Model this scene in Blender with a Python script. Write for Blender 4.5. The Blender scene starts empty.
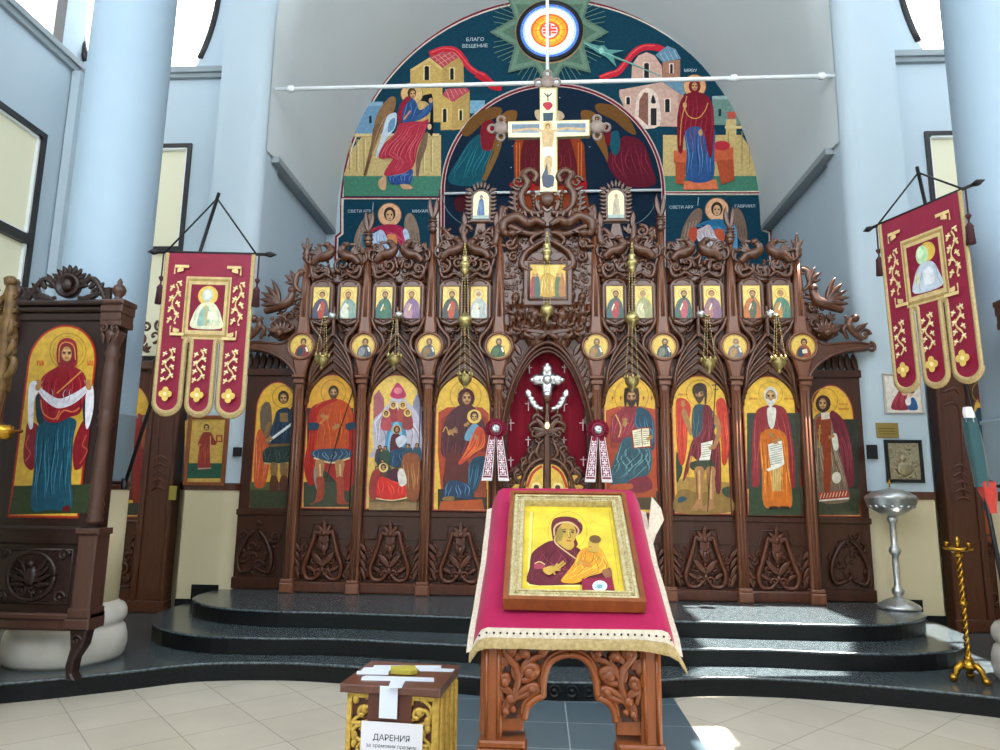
import bpy, math, random
from mathutils import Vector, Matrix, geometry
C = bpy.context.scene.collection
PI = math.pi
random.seed(7)

# ------------------------------------------------------------------ camera
FPX, EYE = 690.0, 1.6
pit, yaw, roll = math.radians(9.5), math.radians(3.35), math.radians(0.75)
_cy, _sy, _cp, _sp = math.cos(yaw), math.sin(yaw), math.cos(pit), math.sin(pit)
CF = Vector((-_sy*_cp, _cy*_cp, _sp)); _R = Vector((_cy, _sy, 0)); _U = _R.cross(CF)
CR = math.cos(roll)*_R + math.sin(roll)*_U
CU = math.cos(roll)*_U - math.sin(roll)*_R
CAM = Vector((0, 0, EYE))
cd = bpy.data.cameras.new('camera'); cam = bpy.data.objects.new('camera', cd); C.objects.link(cam)
cam.matrix_world = Matrix(((CR.x, CU.x, -CF.x, 0), (CR.y, CU.y, -CF.y, 0), (CR.z, CU.z, -CF.z, EYE), (0, 0, 0, 1)))
cd.sensor_width = 36; cd.lens = FPX/1000*36; cd.clip_start = 0.05
bpy.context.scene.camera = cam

def ray(px, py):
    return CF + CR*((px-500)/FPX) + CU*(-(py-375)/FPX)
def at(px, py, Y):                      # a point seen in the photograph, on the plane y = Y
    d = ray(px, py); return CAM + d*(Y/d.y)
def atX(px, py, X):
    d = ray(px, py); return CAM + d*(X/d.x)
def atP(px, py, p0, n):
    d = ray(px, py); return CAM + d*((p0-CAM).dot(n)/d.dot(n))

# ------------------------------------------------------------------ colours and materials
def lin(h):
    h = h.lstrip('#')
    if len(h) == 3: h = ''.join(c*2 for c in h)
    o = []
    for i in (0, 2, 4):
        v = int(h[i:i+2], 16)/255
        o.append(v/12.92 if v <= .04045 else ((v+.055)/1.055)**2.4)
    return (o[0], o[1], o[2], 1)

def mat(name, col, rough=.5, metal=0, spec=.5, coat=0, noise=None, bump=None, sheen=0):
    """noise = (scale, second colour, contrast, stretch xyz); bump = (scale, strength, distance)"""
    m = bpy.data.materials.new(name); m.use_nodes = True
    nt = m.node_tree; b = nt.nodes['Principled BSDF']
    b.inputs['Base Color'].default_value = lin(col)
    b.inputs['Roughness'].default_value = rough; b.inputs['Metallic'].default_value = metal
    b.inputs['Specular IOR Level'].default_value = spec
    if coat: b.inputs['Coat Weight'].default_value = coat; b.inputs['Coat Roughness'].default_value = .12
    if sheen: b.inputs['Sheen Weight'].default_value = sheen
    L = nt.links
    tc = nt.nodes.new('ShaderNodeTexCoord')
    if noise:
        mp = nt.nodes.new('ShaderNodeMapping'); L.new(tc.outputs['Object'], mp.inputs[0])
        if len(noise) > 3: mp.inputs['Scale'].default_value = noise[3]
        n = nt.nodes.new('ShaderNodeTexNoise'); n.inputs['Scale'].default_value = noise[0]
        n.inputs['Detail'].default_value = 5; n.inputs['Roughness'].default_value = .6
        L.new(mp.outputs[0], n.inputs['Vector'])
        r = nt.nodes.new('ShaderNodeValToRGB'); k = noise[2]
        r.color_ramp.elements[0].position = .5-k; r.color_ramp.elements[1].position = .5+k
        r.color_ramp.elements[0].color = lin(col); r.color_ramp.elements[1].color = lin(noise[1])
        L.new(n.outputs['Fac'], r.inputs[0]); L.new(r.outputs[0], b.inputs['Base Color'])
    if bump:
        n2 = nt.nodes.new('ShaderNodeTexNoise'); n2.inputs['Scale'].default_value = bump[0]; n2.inputs['Detail'].default_value = 3
        L.new(tc.outputs['Object'], n2.inputs['Vector'])
        bp = nt.nodes.new('ShaderNodeBump'); bp.inputs['Strength'].default_value = bump[1]; bp.inputs['Distance'].default_value = bump[2]
        L.new(n2.outputs['Fac'], bp.inputs['Height']); L.new(bp.outputs[0], b.inputs['Normal'])
    return m

def paint_mat(name, rough, spec, coat=0.0):
    m = bpy.data.materials.new(name); m.use_nodes = True
    nt = m.node_tree; b = nt.nodes['Principled BSDF']; L = nt.links
    a = nt.nodes.new('ShaderNodeAttribute'); a.attribute_name = 'pigment'
    tc = nt.nodes.new('ShaderNodeTexCoord'); n = nt.nodes.new('ShaderNodeTexNoise')
    n.inputs['Scale'].default_value = 22; n.inputs['Detail'].default_value = 4
    L.new(tc.outputs['Object'], n.inputs['Vector'])
    mr = nt.nodes.new('ShaderNodeMapRange'); mr.inputs[1].default_value = .3; mr.inputs[2].default_value = .7
    mr.inputs[3].default_value = .80; mr.inputs[4].default_value = 1.12
    L.new(n.outputs['Fac'], mr.inputs[0])
    mx = nt.nodes.new('ShaderNodeVectorMath'); mx.operation = 'SCALE'
    L.new(a.outputs['Color'], mx.inputs[0]); L.new(mr.outputs[0], mx.inputs['Scale'])
    L.new(mx.outputs[0], b.inputs['Base Color'])
    b.inputs['Roughness'].default_value = rough; b.inputs['Specular IOR Level'].default_value = spec
    if coat: b.inputs['Coat Weight'].default_value = coat; b.inputs['Coat Roughness'].default_value = .15
    return m

M = {}
M['wall'] = mat('blue_white_wall_paint', 'b0c1cd', .75, spec=.2, noise=(.8, 'bac8d2', .3), bump=(5, .12, .02))
M['wallw'] = mat('white_wall_paint', 'dfe6e8', .75, spec=.2, noise=(.8, 'e6ebec', .3), bump=(5, .12, .02))
M['vault'] = mat('grey_white_plaster', 'c2cacd', .8, spec=.2, noise=(.6, 'cdd4d6', .3), bump=(3, .2, .03))
M['column'] = mat('pale_blue_column_paint', '97aec1', .55, spec=.3, noise=(1.2, 'a0b6c8', .3))
M['beige'] = mat('beige_dado_paint', 'cdbf9c', .7, spec=.2, noise=(1.2, 'd4c8a8', .3))
M['ledge'] = mat('grey_ledge', '8d979c', .7)
M['marble'] = mat('white_marble', 'dcd9d2', .25, noise=(3, 'bfb9ae', .25), spec=.5)
M['granite'] = mat('black_granite', '22282c', .2, noise=(38, '5a656a', .2), spec=.55)
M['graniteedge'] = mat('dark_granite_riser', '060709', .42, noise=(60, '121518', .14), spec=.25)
M['wood'] = mat('walnut_wood', '3f1d10', .3, noise=(5, '5c2f1a', .25, (5, 5, .6)), spec=.5, bump=(30, .1, .004))
M['woodlight'] = mat('polished_walnut_post', '633a26', .28, noise=(5, '82523a', .25, (5, 5, .6)), spec=.6)
M['wooddark'] = mat('dark_walnut_panel', '31160c', .36, noise=(5, '482413', .3, (5, 5, .6)), spec=.45)
M['carve'] = mat('carved_walnut', '42210f', .3, noise=(9, '653b24', .25), spec=.65)
M['carvered'] = mat('carved_red_walnut', '431f10', .32, noise=(9, '64321a', .25), spec=.55)
M['kiot'] = mat('dark_stained_oak', '1e100d', .38, noise=(6, '301b16', .3, (5, 5, .6)), spec=.45)
M['kiotpost'] = mat('brown_stained_post', '40281f', .33, noise=(6, '543830', .3, (5, 5, .6)), spec=.5)
M['oak'] = mat('honey_oak', '6f3715', .32, noise=(6, '904d20', .25, (4, 4, .7)), spec=.5)
M['oakdark'] = mat('carved_honey_oak', '663014', .34, noise=(8, '854722', .25), spec=.5)
M['gold'] = mat('gilding', 'd8b45a', .35, metal=.75, noise=(25, 'b98d34', .25))
M['goldpaint'] = mat('gold_paint', 'dcb958', .4, metal=.3, noise=(60, 'b08a36', .2), bump=(60, .5, .004))
M['goldframe'] = mat('pale_gold_moulding', 'd8cda6', .45, metal=.25, noise=(70, 'a8925c', .2), bump=(70, .6, .003))
M['brass'] = mat('brass', 'c79a3c', .25, metal=.95, noise=(30, 'a87b28', .3))
M['palebrass'] = mat('pale_brass', 'c9bb88', .3, metal=.85, noise=(40, 'a08c50', .3))
M['palewood'] = mat('pale_weathered_carving', '7d6a62', .35, noise=(12, '9c8c84', .25), spec=.6)
M['silver'] = mat('silver', 'dcdddd', .33, metal=.85, noise=(30, 'b2b4b5', .3), bump=(40, .4, .004))
M['iron'] = mat('black_iron', '17161a', .45, metal=.3)
M['red'] = mat('crimson_satin', '7c0d30', .45, spec=.35, sheen=.1, noise=(6, '8c1338', .3))
M['velvet'] = mat('raspberry_velvet', '960c42', .7, spec=.2, sheen=.12, noise=(9, 'aa154e', .3))
M['curtain'] = mat('deep_red_velvet', '74071f', .8, spec=.15, sheen=.4, noise=(4, '840c27', .3))
M['fringe'] = mat('gold_thread', 'c6b184', .6, metal=.1, noise=(90, '9c8450', .25), bump=(120, .7, .003))
M['lace'] = mat('cream_braid', 'd9cfc0', .7, noise=(90, 'b5a792', .25), bump=(90, .5, .003))
M['white'] = mat('white_paint', 'e3e8ea', .45)
M['paper'] = mat('white_paper', 'e4e2ea', .7)
M['tape'] = mat('white_tape', 'dde4f2', .35)
M['ink'] = mat('black_ink', '20202a', .7)
M['frame'] = mat('dark_brown_window_frame', '1d1a1c', .4)
M['paint'] = paint_mat('tempera_under_varnish', .38, .35, .25)
M['fresco'] = paint_mat('fresco_paint', .8, .15)
M['thread'] = paint_mat('embroidery_thread', .6, .3)
M['glow'] = bpy.data.materials.new('stained_glass_in_daylight')

def blind_mat(name, col, e):
    m = bpy.data.materials.new(name); m.use_nodes = True; b = m.node_tree.nodes['Principled BSDF']
    b.inputs['Base Color'].default_value = lin(col); b.inputs['Roughness'].default_value = .5
    b.inputs['Emission Color'].default_value = lin(col); b.inputs['Emission Strength'].default_value = e
    return m
M['blind'] = blind_mat('cream_blind_lit_from_outside', 'cbc9b0', .28)
M['bulb'] = blind_mat('small_warm_lamp', 'ffd9a0', 2.5)
def glass_mat():
    m = bpy.data.materials.new('clear_window_glass'); m.use_nodes = True; nt = m.node_tree; nt.nodes.clear()
    o = nt.nodes.new('ShaderNodeOutputMaterial'); mx = nt.nodes.new('ShaderNodeMixShader'); t = nt.nodes.new('ShaderNodeBsdfTransparent')
    g = nt.nodes.new('ShaderNodeBsdfGlossy'); g.inputs['Roughness'].default_value = .05
    mx.inputs[0].default_value = .06; nt.links.new(t.outputs[0], mx.inputs[1]); nt.links.new(g.outputs[0], mx.inputs[2]); nt.links.new(mx.outputs[0], o.inputs[0])
    return m
M['glass'] = glass_mat()

def stained():
    m = M['glow']; m.use_nodes = True; nt = m.node_tree; b = nt.nodes['Principled BSDF']
    a = nt.nodes.new('ShaderNodeAttribute'); a.attribute_name = 'pigment'
    nt.links.new(a.outputs['Color'], b.inputs['Base Color']); nt.links.new(a.outputs['Color'], b.inputs['Emission Color'])
    b.inputs['Emission Strength'].default_value = .85; b.inputs['Roughness'].default_value = .3
stained()

# ------------------------------------------------------------------ objects
ORG = {}
def _own(o, world, parent):
    """place o with its origin at `world`; mesh data is shifted by the builder"""
    if parent is not None:
        o.parent = parent; o.location = Vector(world) - ORG[parent.name]
    else:
        o.location = world
    ORG[o.name] = Vector(world); C.objects.link(o)

def tag(o, label=None, cat=None, group=None, kind=None):
    if label: o['label'] = label
    if cat: o['category'] = cat
    if group: o['group'] = group
    if kind: o['kind'] = kind
    return o
def thing(name, loc, label, cat, group=None):
    o = bpy.data.objects.new(name, None); o.empty_display_size = .1
    _own(o, loc, None); return tag(o, label, cat, group)
def copy_tree(o, off, parent=None):
    c = o.copy(); C.objects.link(c)
    if parent is None: c.location = o.location + Vector(off); ORG[c.name] = ORG[o.name] + Vector(off)
    else: c.parent = parent; ORG[c.name] = ORG[parent.name] + c.location
    for ch in list(o.children): copy_tree(ch, off, c)
    return c

class MB:
    """collects shapes and links them as ONE mesh object"""
    def __init__(s): s.v = []; s.f = []; s.sm = []; s.mi = []; s.cur = 0
    def add(s, vs, fs, smooth=True):
        b = len(s.v); s.v += [Vector(v) for v in vs]
        s.f += [[i+b for i in f] for f in fs]; s.sm += [smooth]*len(fs); s.mi += [s.cur]*len(fs)
    def box(s, x0, x1, y0, y1, z0, z1, bev=0.0):
        if bev <= 0:
            s.add([(x, y, z) for x in (x0, x1) for y in (y0, y1) for z in (z0, z1)],
                  [(0, 1, 3, 2), (4, 6, 7, 5), (0, 4, 5, 1), (2, 3, 7, 6), (0, 2, 6, 4), (1, 5, 7, 3)], False); return
        s.prism([(x0, z0), (x1, z0), (x1, z1), (x0, z1)], y0, y1, bev)
    def prism(s, pts, y0, y1, bev=0.0, map2=None, smooth=False):
        """outline in (x, z), front face at y0 (towards the camera), back at y1; bevelled front edge"""
        n = len(pts)
        area = sum(pts[i][0]*pts[(i+1) % n][1]-pts[(i+1) % n][0]*pts[i][1] for i in range(n))
        if area < 0: pts = pts[::-1]
        rings = []
        if bev > 0:
            ins = []
            for i in range(n):
                a, b, c = Vector(pts[i-1]), Vector(pts[i]), Vector(pts[(i+1) % n])
                d1 = (b-a); d2 = (c-b)
                if d1.length < 1e-9 or d2.length < 1e-9: ins.append((b.x, b.y)); continue
                n1 = Vector((-d1.y, d1.x)).normalized(); n2 = Vector((-d2.y, d2.x)).normalized()
                m = (n1+n2); m = n1 if m.length < .2 else m.normalized()
                k = bev/max(.5, m.dot(n1)); q = b+m*k; ins.append((q.x, q.y))
            rings = [(ins, y0), (pts, y0+bev), (pts, y1)]
        else: rings = [(pts, y0), (pts, y1)]
        T = map2 or (lambda x, y, z: (x, y, z))
        vs = [T(p[0], y, p[1]) for r, y in rings for p in r]
        fs = [list(range(n))] + [[(k+1)*n+i, (k+1)*n+(i+1) % n, k*n+(i+1) % n, k*n+i] for k in range(len(rings)-1) for i in range(n)]
        fs.append([(len(rings)-1)*n+i for i in range(n)][::-1])
        s.add(vs, fs, smooth)
    def tube(s, pts, r, seg=6, up=(0, -1, 0), sq=1.0, caps=True):
        """round bar along pts; r a number or a list; sq flattens it along `up`"""
        pts = [Vector(p) for p in pts]; n = len(pts)
        if n < 2: return
        rs = r if isinstance(r, (list, tuple)) else [r]*n
        up = Vector(up); vs = []; fs = []
        for i in range(n):
            t = pts[min(i+1, n-1)]-pts[max(i-1, 0)]
            if t.length < 1e-9: t = Vector((0, 0, 1))
            t.normalize(); b = up - t*up.dot(t)
            if b.length < 1e-3: b = Vector((1, 0, 0))-t*t.x
            b.normalize(); a = t.cross(b)
            for k in range(seg):
                an = 2*PI*k/seg
                vs.append(pts[i]+a*(math.cos(an)*rs[i])+b*(math.sin(an)*rs[i]*sq))
        for i in range(n-1):
            for k in range(seg):
                fs.append((i*seg+k, i*seg+(k+1) % seg, (i+1)*seg+(k+1) % seg, (i+1)*seg+k))
        if caps: fs.append(list(range(seg))[::-1]); fs.append([(n-1)*seg+k for k in range(seg)])
        s.add(vs, fs)
    def lathe(s, prof, cx, cy, seg=20, axis='z', base=(0, 0, 0), smooth=True, closed=False):
        """prof [(r, h)]; around z through (cx, cy), or around y when axis='y' (cx, cz)"""
        vs = []; fs = []; n = len(prof)
        for r, h in prof:
            for k in range(seg):
                a = 2*PI*k/seg
                if axis == 'z': vs.append((cx+r*math.cos(a), cy+r*math.sin(a), h))
                else: vs.append((cx+r*math.cos(a), h, cy+r*math.sin(a)))
        for i in range(n-1):
            for k in range(seg): fs.append((i*seg+k, i*seg+(k+1) % seg, (i+1)*seg+(k+1) % seg, (i+1)*seg+k))
        fs.append(list(range(seg))[::-1]); fs.append([(n-1)*seg+k for k in range(seg)])
        s.add(vs, fs, smooth)
    def ball(s, c, rx, ry=None, rz=None, seg=8, ring=6, rot=0.0):
        ry = rx if ry is None else ry; rz = rx if rz is None else rz
        vs = []; fs = []; cr, sr = math.cos(rot), math.sin(rot)
        for i in range(ring+1):
            ph = PI*i/ring
            for k in range(seg):
                a = 2*PI*k/seg
                x, y, z = rx*math.sin(ph)*math.cos(a), ry*math.sin(ph)*math.sin(a), rz*math.cos(ph)
                vs.append((c[0]+x*cr-z*sr, c[1]+y, c[2]+x*sr+z*cr))
        for i in range(ring):
            for k in range(seg): fs.append((i*seg+k, i*seg+(k+1) % seg, (i+1)*seg+(k+1) % seg, (i+1)*seg+k))
        s.add(vs, fs)
    # ---- carving vocabulary, on a plane facing -y
    def scroll(s, cx, cz, r, y, th, turn=1.4, a0=0.0, flip=1, tail=None, seg=6):
        """a volute that winds in to (cx, cz); its outer end can run on along `tail`"""
        N = int(10+turn*12); P_ = []; R_ = []
        if tail:
            for q in tail: P_.append((q[0], y, q[1])); R_.append(th*.75)
        for i in range(N+1):
            t = i/N; a = a0+flip*turn*2*PI*t; rr = r*(1-.82*t)
            P_.append((cx+rr*math.cos(a), y-.25*th*t*2, cz+rr*math.sin(a))); R_.append(th*(1-.45*t))
        s.tube(P_, R_, seg)
        s.ball((cx, y-th*.6, cz), r*.2, r*.2, r*.2)
    def curve(s, pts, y, th, taper=.5, n=18, seg=6, yb=0.0):
        q = spline(pts, n); m = len(q)
        s.tube([(p[0], y-yb*math.sin(PI*i/(m-1)), p[1]) for i, p in enumerate(q)], [th*(1-taper*abs(2*i/(m-1)-1)**1.5) for i in range(m)], seg)
    def leaf(s, x, z, ang, ln, w, y, h=None, bend=0.0):
        h = w*.45 if h is None else h; N = 7; vs = []; fs = []
        for i in range(N+1):
            t = i/N; a = ang+bend*(t-.3)
            px = x+ln*t*math.cos(ang+bend*t*.5); pz = z+ln*t*math.sin(ang+bend*t*.5)
            ww = w*.5*math.sin(PI*min(1, t*.92+.08))**.8; nx, nz = -math.sin(a), math.cos(a)
            vs += [(px+nx*ww, y, pz+nz*ww), (px+nx*ww*.45, y-h*.9, pz+nz*ww*.45), (px, y-h*.45, pz), (px-nx*ww*.45, y-h*.9, pz-nz*ww*.45), (px-nx*ww, y, pz-nz*ww)]
        for i in range(N):
            for k in range(4): fs.append((i*5+k, i*5+k+1, (i+1)*5+k+1, (i+1)*5+k))
        for i in range(N): fs.append((i*5+4, i*5, (i+1)*5, (i+1)*5+4))
        s.add(vs, fs)
    def fan(s, x, z, ang, ln, w, y, n=5, spread=1.6, h=None):
        for k in range(n):
            t = (k/(n-1)-.5); s.leaf(x, z, ang+t*spread, ln*(1-.35*abs(t)*2), w, y-.002*k, h, bend=t*.6)
    def fill(s, poly, y, seed, step, th=None, mix=(.45, .8)):
        """carved foliage: scrolls, leaves and berries all over an outline"""
        rnd = random.Random(seed); xs = [p[0] for p in poly]; zs = [p[1] for p in poly]
        z = min(zs)+step*.4; row = 0
        while z < max(zs):
            x = min(xs)+step*(.3+.5*(row % 2))
            while x < max(xs):
                px, pz = x+rnd.uniform(-.2, .2)*step, z+rnd.uniform(-.2, .2)*step
                if inside(px, pz, poly):
                    u = rnd.random(); t = th or step*.13
                    if u < mix[0]: s.scroll(px, pz, step*rnd.uniform(.42, .6), y-rnd.uniform(0, .5)*t, t, rnd.uniform(.9, 1.4), rnd.uniform(0, 6.3), rnd.choice((-1, 1)))
                    elif u < mix[1]: s.fan(px, pz-step*.2, rnd.uniform(0, 6.3), step*rnd.uniform(.7, 1.0), step*.3, y, rnd.choice((3, 4)), 1.7)
                    else:
                        for q in range(3): s.ball((px+rnd.uniform(-.3, .3)*step, y-t*.5, pz+rnd.uniform(-.3, .3)*step), step*.17, step*.15, step*.17, 6, 4)
                x += step
            z += step*.85; row += 1
    def build(s, name, m, parent=None, origin=None, auto=None):
        mats = m if isinstance(m, (list, tuple)) else [m]
        if origin is None:
            if parent is not None: origin = ORG[parent.name]
            else:
                n = len(s.v); origin = Vector((sum(v.x for v in s.v)/n, sum(v.y for v in s.v)/n, min(v.z for v in s.v)))
        origin = Vector(origin)
        me = bpy.data.meshes.new(name)
        me.from_pydata([tuple(v-origin) for v in s.v], [], s.f)
        for q in mats: me.materials.append(q)
        me.polygons.foreach_set('use_smooth', s.sm); me.polygons.foreach_set('material_index', s.mi)
        me.update()
        o = bpy.data.objects.new(name, me); _own(o, origin, parent); return o

def inside(x, y, poly):
    c = False; j = len(poly)-1
    for i in range(len(poly)):
        a, b = poly[i], poly[j]
        if (a[1] > y) != (b[1] > y) and x < (b[0]-a[0])*(y-a[1])/(b[1]-a[1])+a[0]: c = not c
        j = i
    return c
def spline(pts, n=8, closed=False):
    """Catmull-Rom; n samples in all for an open curve, n per span for a closed one"""
    P_ = [Vector(p) for p in pts]; m = len(P_); out = []
    spans = m if closed else m-1
    per = n if closed else max(2, int(math.ceil(n/max(1, spans))))
    for i in range(spans):
        p0 = P_[i-1] if (closed or i > 0) else P_[0]; p1 = P_[i]; p2 = P_[(i+1) % m]
        p3 = P_[(i+2) % m] if (closed or i+2 < m) else P_[-1]
        for k in range(per):
            t = k/per
            out.append(.5*((2*p1)+(p2-p0)*t+(2*p0-5*p1+4*p2-p3)*t*t+(3*p1-p0-3*p2+p3)*t**3))
    if not closed: out.append(P_[-1])
    return out
def pts(txt): return [tuple(float(c) for c in q.split(',')) for q in txt.split()]
def arch(x0, x1, z0, zs, zt, n=16):
    """outline of a round-headed panel"""
    c = (x0+x1)/2; a = (x1-x0)/2
    return [(x0, z0), (x1, z0)] + [(c+a*math.cos(PI*i/n), zs+(zt-zs)*math.sin(PI*i/n)) for i in range(n+1)]

class Paint:
    """flat picture made of pigment shapes; fr = (x0, y0, k): authored coordinates are k times the photograph's, from x0, y0"""
    def __init__(s, fn, nrm, fr=(0, 0, 1), step=.00025):
        s.fn = fn; s.n = Vector(nrm); s.fr = fr; s.v = []; s.f = []; s.c = []; s.k = 0; s.step = step; s.hold = False
    def _p(s, x, y):
        return s.fn(s.fr[0]+x/s.fr[2], s.fr[1]+y/s.fr[2]) + s.n*(s.k*s.step)
    def raw(s, col, P_):
        b = len(s.v); s.v += [s._p(x, y) for x, y in P_]; s.f.append(list(range(b, b+len(P_)))); s.c.append(lin(col)); s.k += .12 if s.hold else 1
    def poly(s, col, t, smooth=True):
        P_ = pts(t) if isinstance(t, str) else t
        if smooth and len(P_) > 2: P_ = [(q.x, q.y) for q in spline(P_, 4, True)]
        s.raw(col, P_); return P_
    def rect(s, col, x0, y0, x1, y1): s.raw(col, [(x0, y0), (x1, y0), (x1, y1), (x0, y1)])
    def ell(s, col, cx, cy, rx, ry=None, rot=0, n=22):
        ry = rx if ry is None else ry; c, q = math.cos(rot), math.sin(rot)
        s.raw(col, [(cx+rx*math.cos(a)*c-ry*math.sin(a)*q, cy+rx*math.cos(a)*q+ry*math.sin(a)*c) for a in (2*PI*i/n for i in range(n))])
    def ring(s, col, cx, cy, r, w, ry=None, n=28, a0=0, a1=2*PI):
        ry = r if ry is None else ry
        s.line(col, [(cx+r*math.cos(a0+(a1-a0)*i/n), cy+ry*math.sin(a0+(a1-a0)*i/n)) for i in range(n+1)], w, False)
    def line(s, col, t, w, smooth=True, taper=False):
        P_ = pts(t) if isinstance(t, str) else list(t)
        if smooth and len(P_) > 2: P_ = [(q.x, q.y) for q in spline(P_, 4*len(P_))]
        n = len(P_); b = len(s.v)
        for i in range(n):
            a, c = P_[max(i-1, 0)], P_[min(i+1, n-1)]; dx, dy = c[0]-a[0], c[1]-a[1]; l = math.hypot(dx, dy) or 1
            ww = w*.5*(1 if not taper else max(.15, math.sin(PI*i/(n-1))))
            nx, ny = -dy/l*ww, dx/l*ww; x, y = P_[i][0], P_[i][1]
            s.v.append(s._p(x+nx, y+ny)); s.v.append(s._p(x-nx, y-ny))
        for i in range(n-1): s.f.append([b+2*i, b+2*i+1, b+2*i+3, b+2*i+2]); s.c.append(lin(col))
        s.k += .12 if s.hold else 1
    def folds(s, col, P_, n, w, seed=1, y0=0.0, y1=1.0, sway=.035):
        """drapery strokes running down inside an outline"""
        if isinstance(P_, str): P_ = pts(P_)
        rnd = random.Random(seed); ys = [p[1] for p in P_]; lo, hi = min(ys), max(ys)
        def ext(y):
            xs = []
            for i in range(len(P_)):
                a, b = P_[i-1], P_[i]
                if (a[1] > y) != (b[1] > y): xs.append(a[0]+(b[0]-a[0])*(y-a[1])/(b[1]-a[1]))
            return (min(xs), max(xs)) if len(xs) >= 2 else None
        for k in range(n):
            f = (k+.5+rnd.uniform(-.25, .25))/n; ph = rnd.uniform(0, 6); a = y0+rnd.uniform(0, .25)*(y1-y0); b_ = y1-rnd.uniform(.02, .25)*(y1-y0); q = []
            for i in range(9):
                y = lo+(hi-lo)*(a+(b_-a)*i/8); e = ext(y)
                if e: g = min(.95, max(.05, f+sway*math.sin(ph+i*.8))); q.append((e[0]+(e[1]-e[0])*g, y))
            if len(q) > 2: s.hold = True; s.line(col, q, w*rnd.uniform(.4, .85), False, True); s.hold = False
        s.k += 1
    def head(s, x, y, r, hair='3a2412', skin='a97a4a', beard=None, halo=None, hr=None, ring='b07a28', veil=None, turn=0.0, rim='6b3a1c'):
        """a face: halo, hair or veil, skin, eyes, brows, nose and mouth"""
        hr = hr or r*2.1
        if halo:
            s.ell(halo, x, y, hr, n=30); s.ring(rim, x, y, hr*.97, r*.1)
        if veil: s.ell(veil, x, y+r*.1, r*1.35, r*1.55)
        else: s.ell(hair, x, y-r*.15, r*1.05, r*1.25)
        if beard: s.poly(beard, [(x-r*.75, y), (x+r*.75, y), (x+r*.62, y+r*1.0), (x+r*.1, y+r*1.7), (x-r*.1, y+r*1.7), (x-r*.62, y+r*1.0)])
        s.ell('5a3a1e', x+turn*r*.15, y+r*.12, r*.76, r*1.04); s.ell(skin, x+turn*r*.18, y+r*.10, r*.66, r*.96)
        if beard: s.poly(beard, [(x-r*.72, y+r*.45), (x-r*.3, y+r*.5), (x, y+r*.62), (x+r*.3, y+r*.5), (x+r*.72, y+r*.45), (x+r*.55, y+r*1.15), (x, y+r*1.6), (x-r*.55, y+r*1.15)])
        t = turn*r*.22
        hl = 'd3a878'
        s.poly(hl, [(x+t-r*.4, y-r*.45), (x+t+r*.4, y-r*.45), (x+t+r*.3, y-r*.2), (x+t-r*.3, y-r*.2)])
        s.line(hl, [(x+t, y-r*.1), (x+t+r*.05, y+r*.38)], r*.18, False)
        s.hold = True
        for k in (-1, 1):
            s.line('2c170c', [(x+t+k*r*.14, y-r*.12), (x+t+k*r*.55, y-r*.1)], r*.13, False)
            s.ell('2c170c', x+t+k*r*.33, y+r*.05, r*.14, r*.1, n=8)
            if not beard: s.ell(hl, x+t+k*r*.4, y+r*.38, r*.17, r*.14, n=8)
        s.line('7a3020', [(x+t-r*.2, y+r*.62), (x+t+r*.2, y+r*.62)], r*.12, False); s.hold = False; s.k += 1
    def hand(s, x, y, r, ang=-1.2, skin='a97a4a'):
        s.hold = True; s.ell(skin, x, y, r, r*.75, ang)
        for k in range(4):
            a = ang+(k-1.5)*.28; s.line(skin, [(x, y), (x+r*2.0*math.cos(a), y+r*2.0*math.sin(a))], r*.36, False)
        a = ang+1.3; s.line(skin, [(x, y), (x+r*1.3*math.cos(a), y+r*1.3*math.sin(a))], r*.4, False); s.hold = False; s.k += 1
    def glyphs(s, col, x0, y, w, h, n, seed):
        """tiny lettering strokes"""
        rnd = random.Random(seed); cw = w/n; s.hold = True
        for k in range(n):
            x = x0+k*cw
            s.line(col, [(x, y), (x, y+h)], cw*.28, False)
            u = rnd.random()
            if u < .7: s.line(col, [(x, y+h*rnd.choice((.05, .5, .95))), (x+cw*.55, y+h*rnd.choice((.05, .5, .95)))], h*.16, False)
            if u > .35: s.line(col, [(x+cw*.55, y), (x+cw*.55, y+h)], cw*.24, False)
        s.hold = False; s.k += 1
    def build(s, name, m, parent=None, origin=None):
        if origin is None:
            origin = ORG[parent.name] if parent is not None else s.v[0]
        origin = Vector(origin); me = bpy.data.meshes.new(name)
        me.from_pydata([tuple(v-origin) for v in s.v], [], s.f)
        me.materials.append(m)
        ca = me.color_attributes.new('pigment', 'FLOAT_COLOR', 'CORNER'); buf = []
        for p, c in zip(s.f, s.c): buf += list(c)*len(p)
        ca.data.foreach_set('color', buf)
        # turn every shape to face the viewer's side
        me.update(); fl = [p.index for p in me.polygons if p.normal.dot(s.n) < 0]
        if fl:
            import bmesh
            bm = bmesh.new(); bm.from_mesh(me); bm.faces.ensure_lookup_table()
            bmesh.ops.reverse_faces(bm, faces=[bm.faces[i] for i in fl]); bm.to_mesh(me); bm.free()
        o = bpy.data.objects.new(name, me); _own(o, origin, parent); return o

def text_mesh(body, size, name, m, parent, place, extr=0.0006, align='CENTER', bold=0.0):
    """lettering as real geometry; place maps flat text coordinates (x, y) to the world"""
    cu = bpy.data.curves.new(name, 'FONT'); cu.body = body; cu.size = size; cu.align_x = align; cu.offset = bold; cu.resolution_u = 3
    t = bpy.data.objects.new(name+'_tmp', cu); C.objects.link(t); bpy.context.view_layer.update()
    me = bpy.data.meshes.new_from_object(t.evaluated_get(bpy.context.evaluated_depsgraph_get()))
    bpy.data.objects.remove(t); bpy.data.curves.remove(cu)
    org = ORG[parent.name]
    for v in me.vertices: v.co = place(v.co.x, v.co.y) - org
    me.materials.clear(); me.materials.append(m); me.update()
    o = bpy.data.objects.new(name, me); _own(o, org, parent); return o
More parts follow.
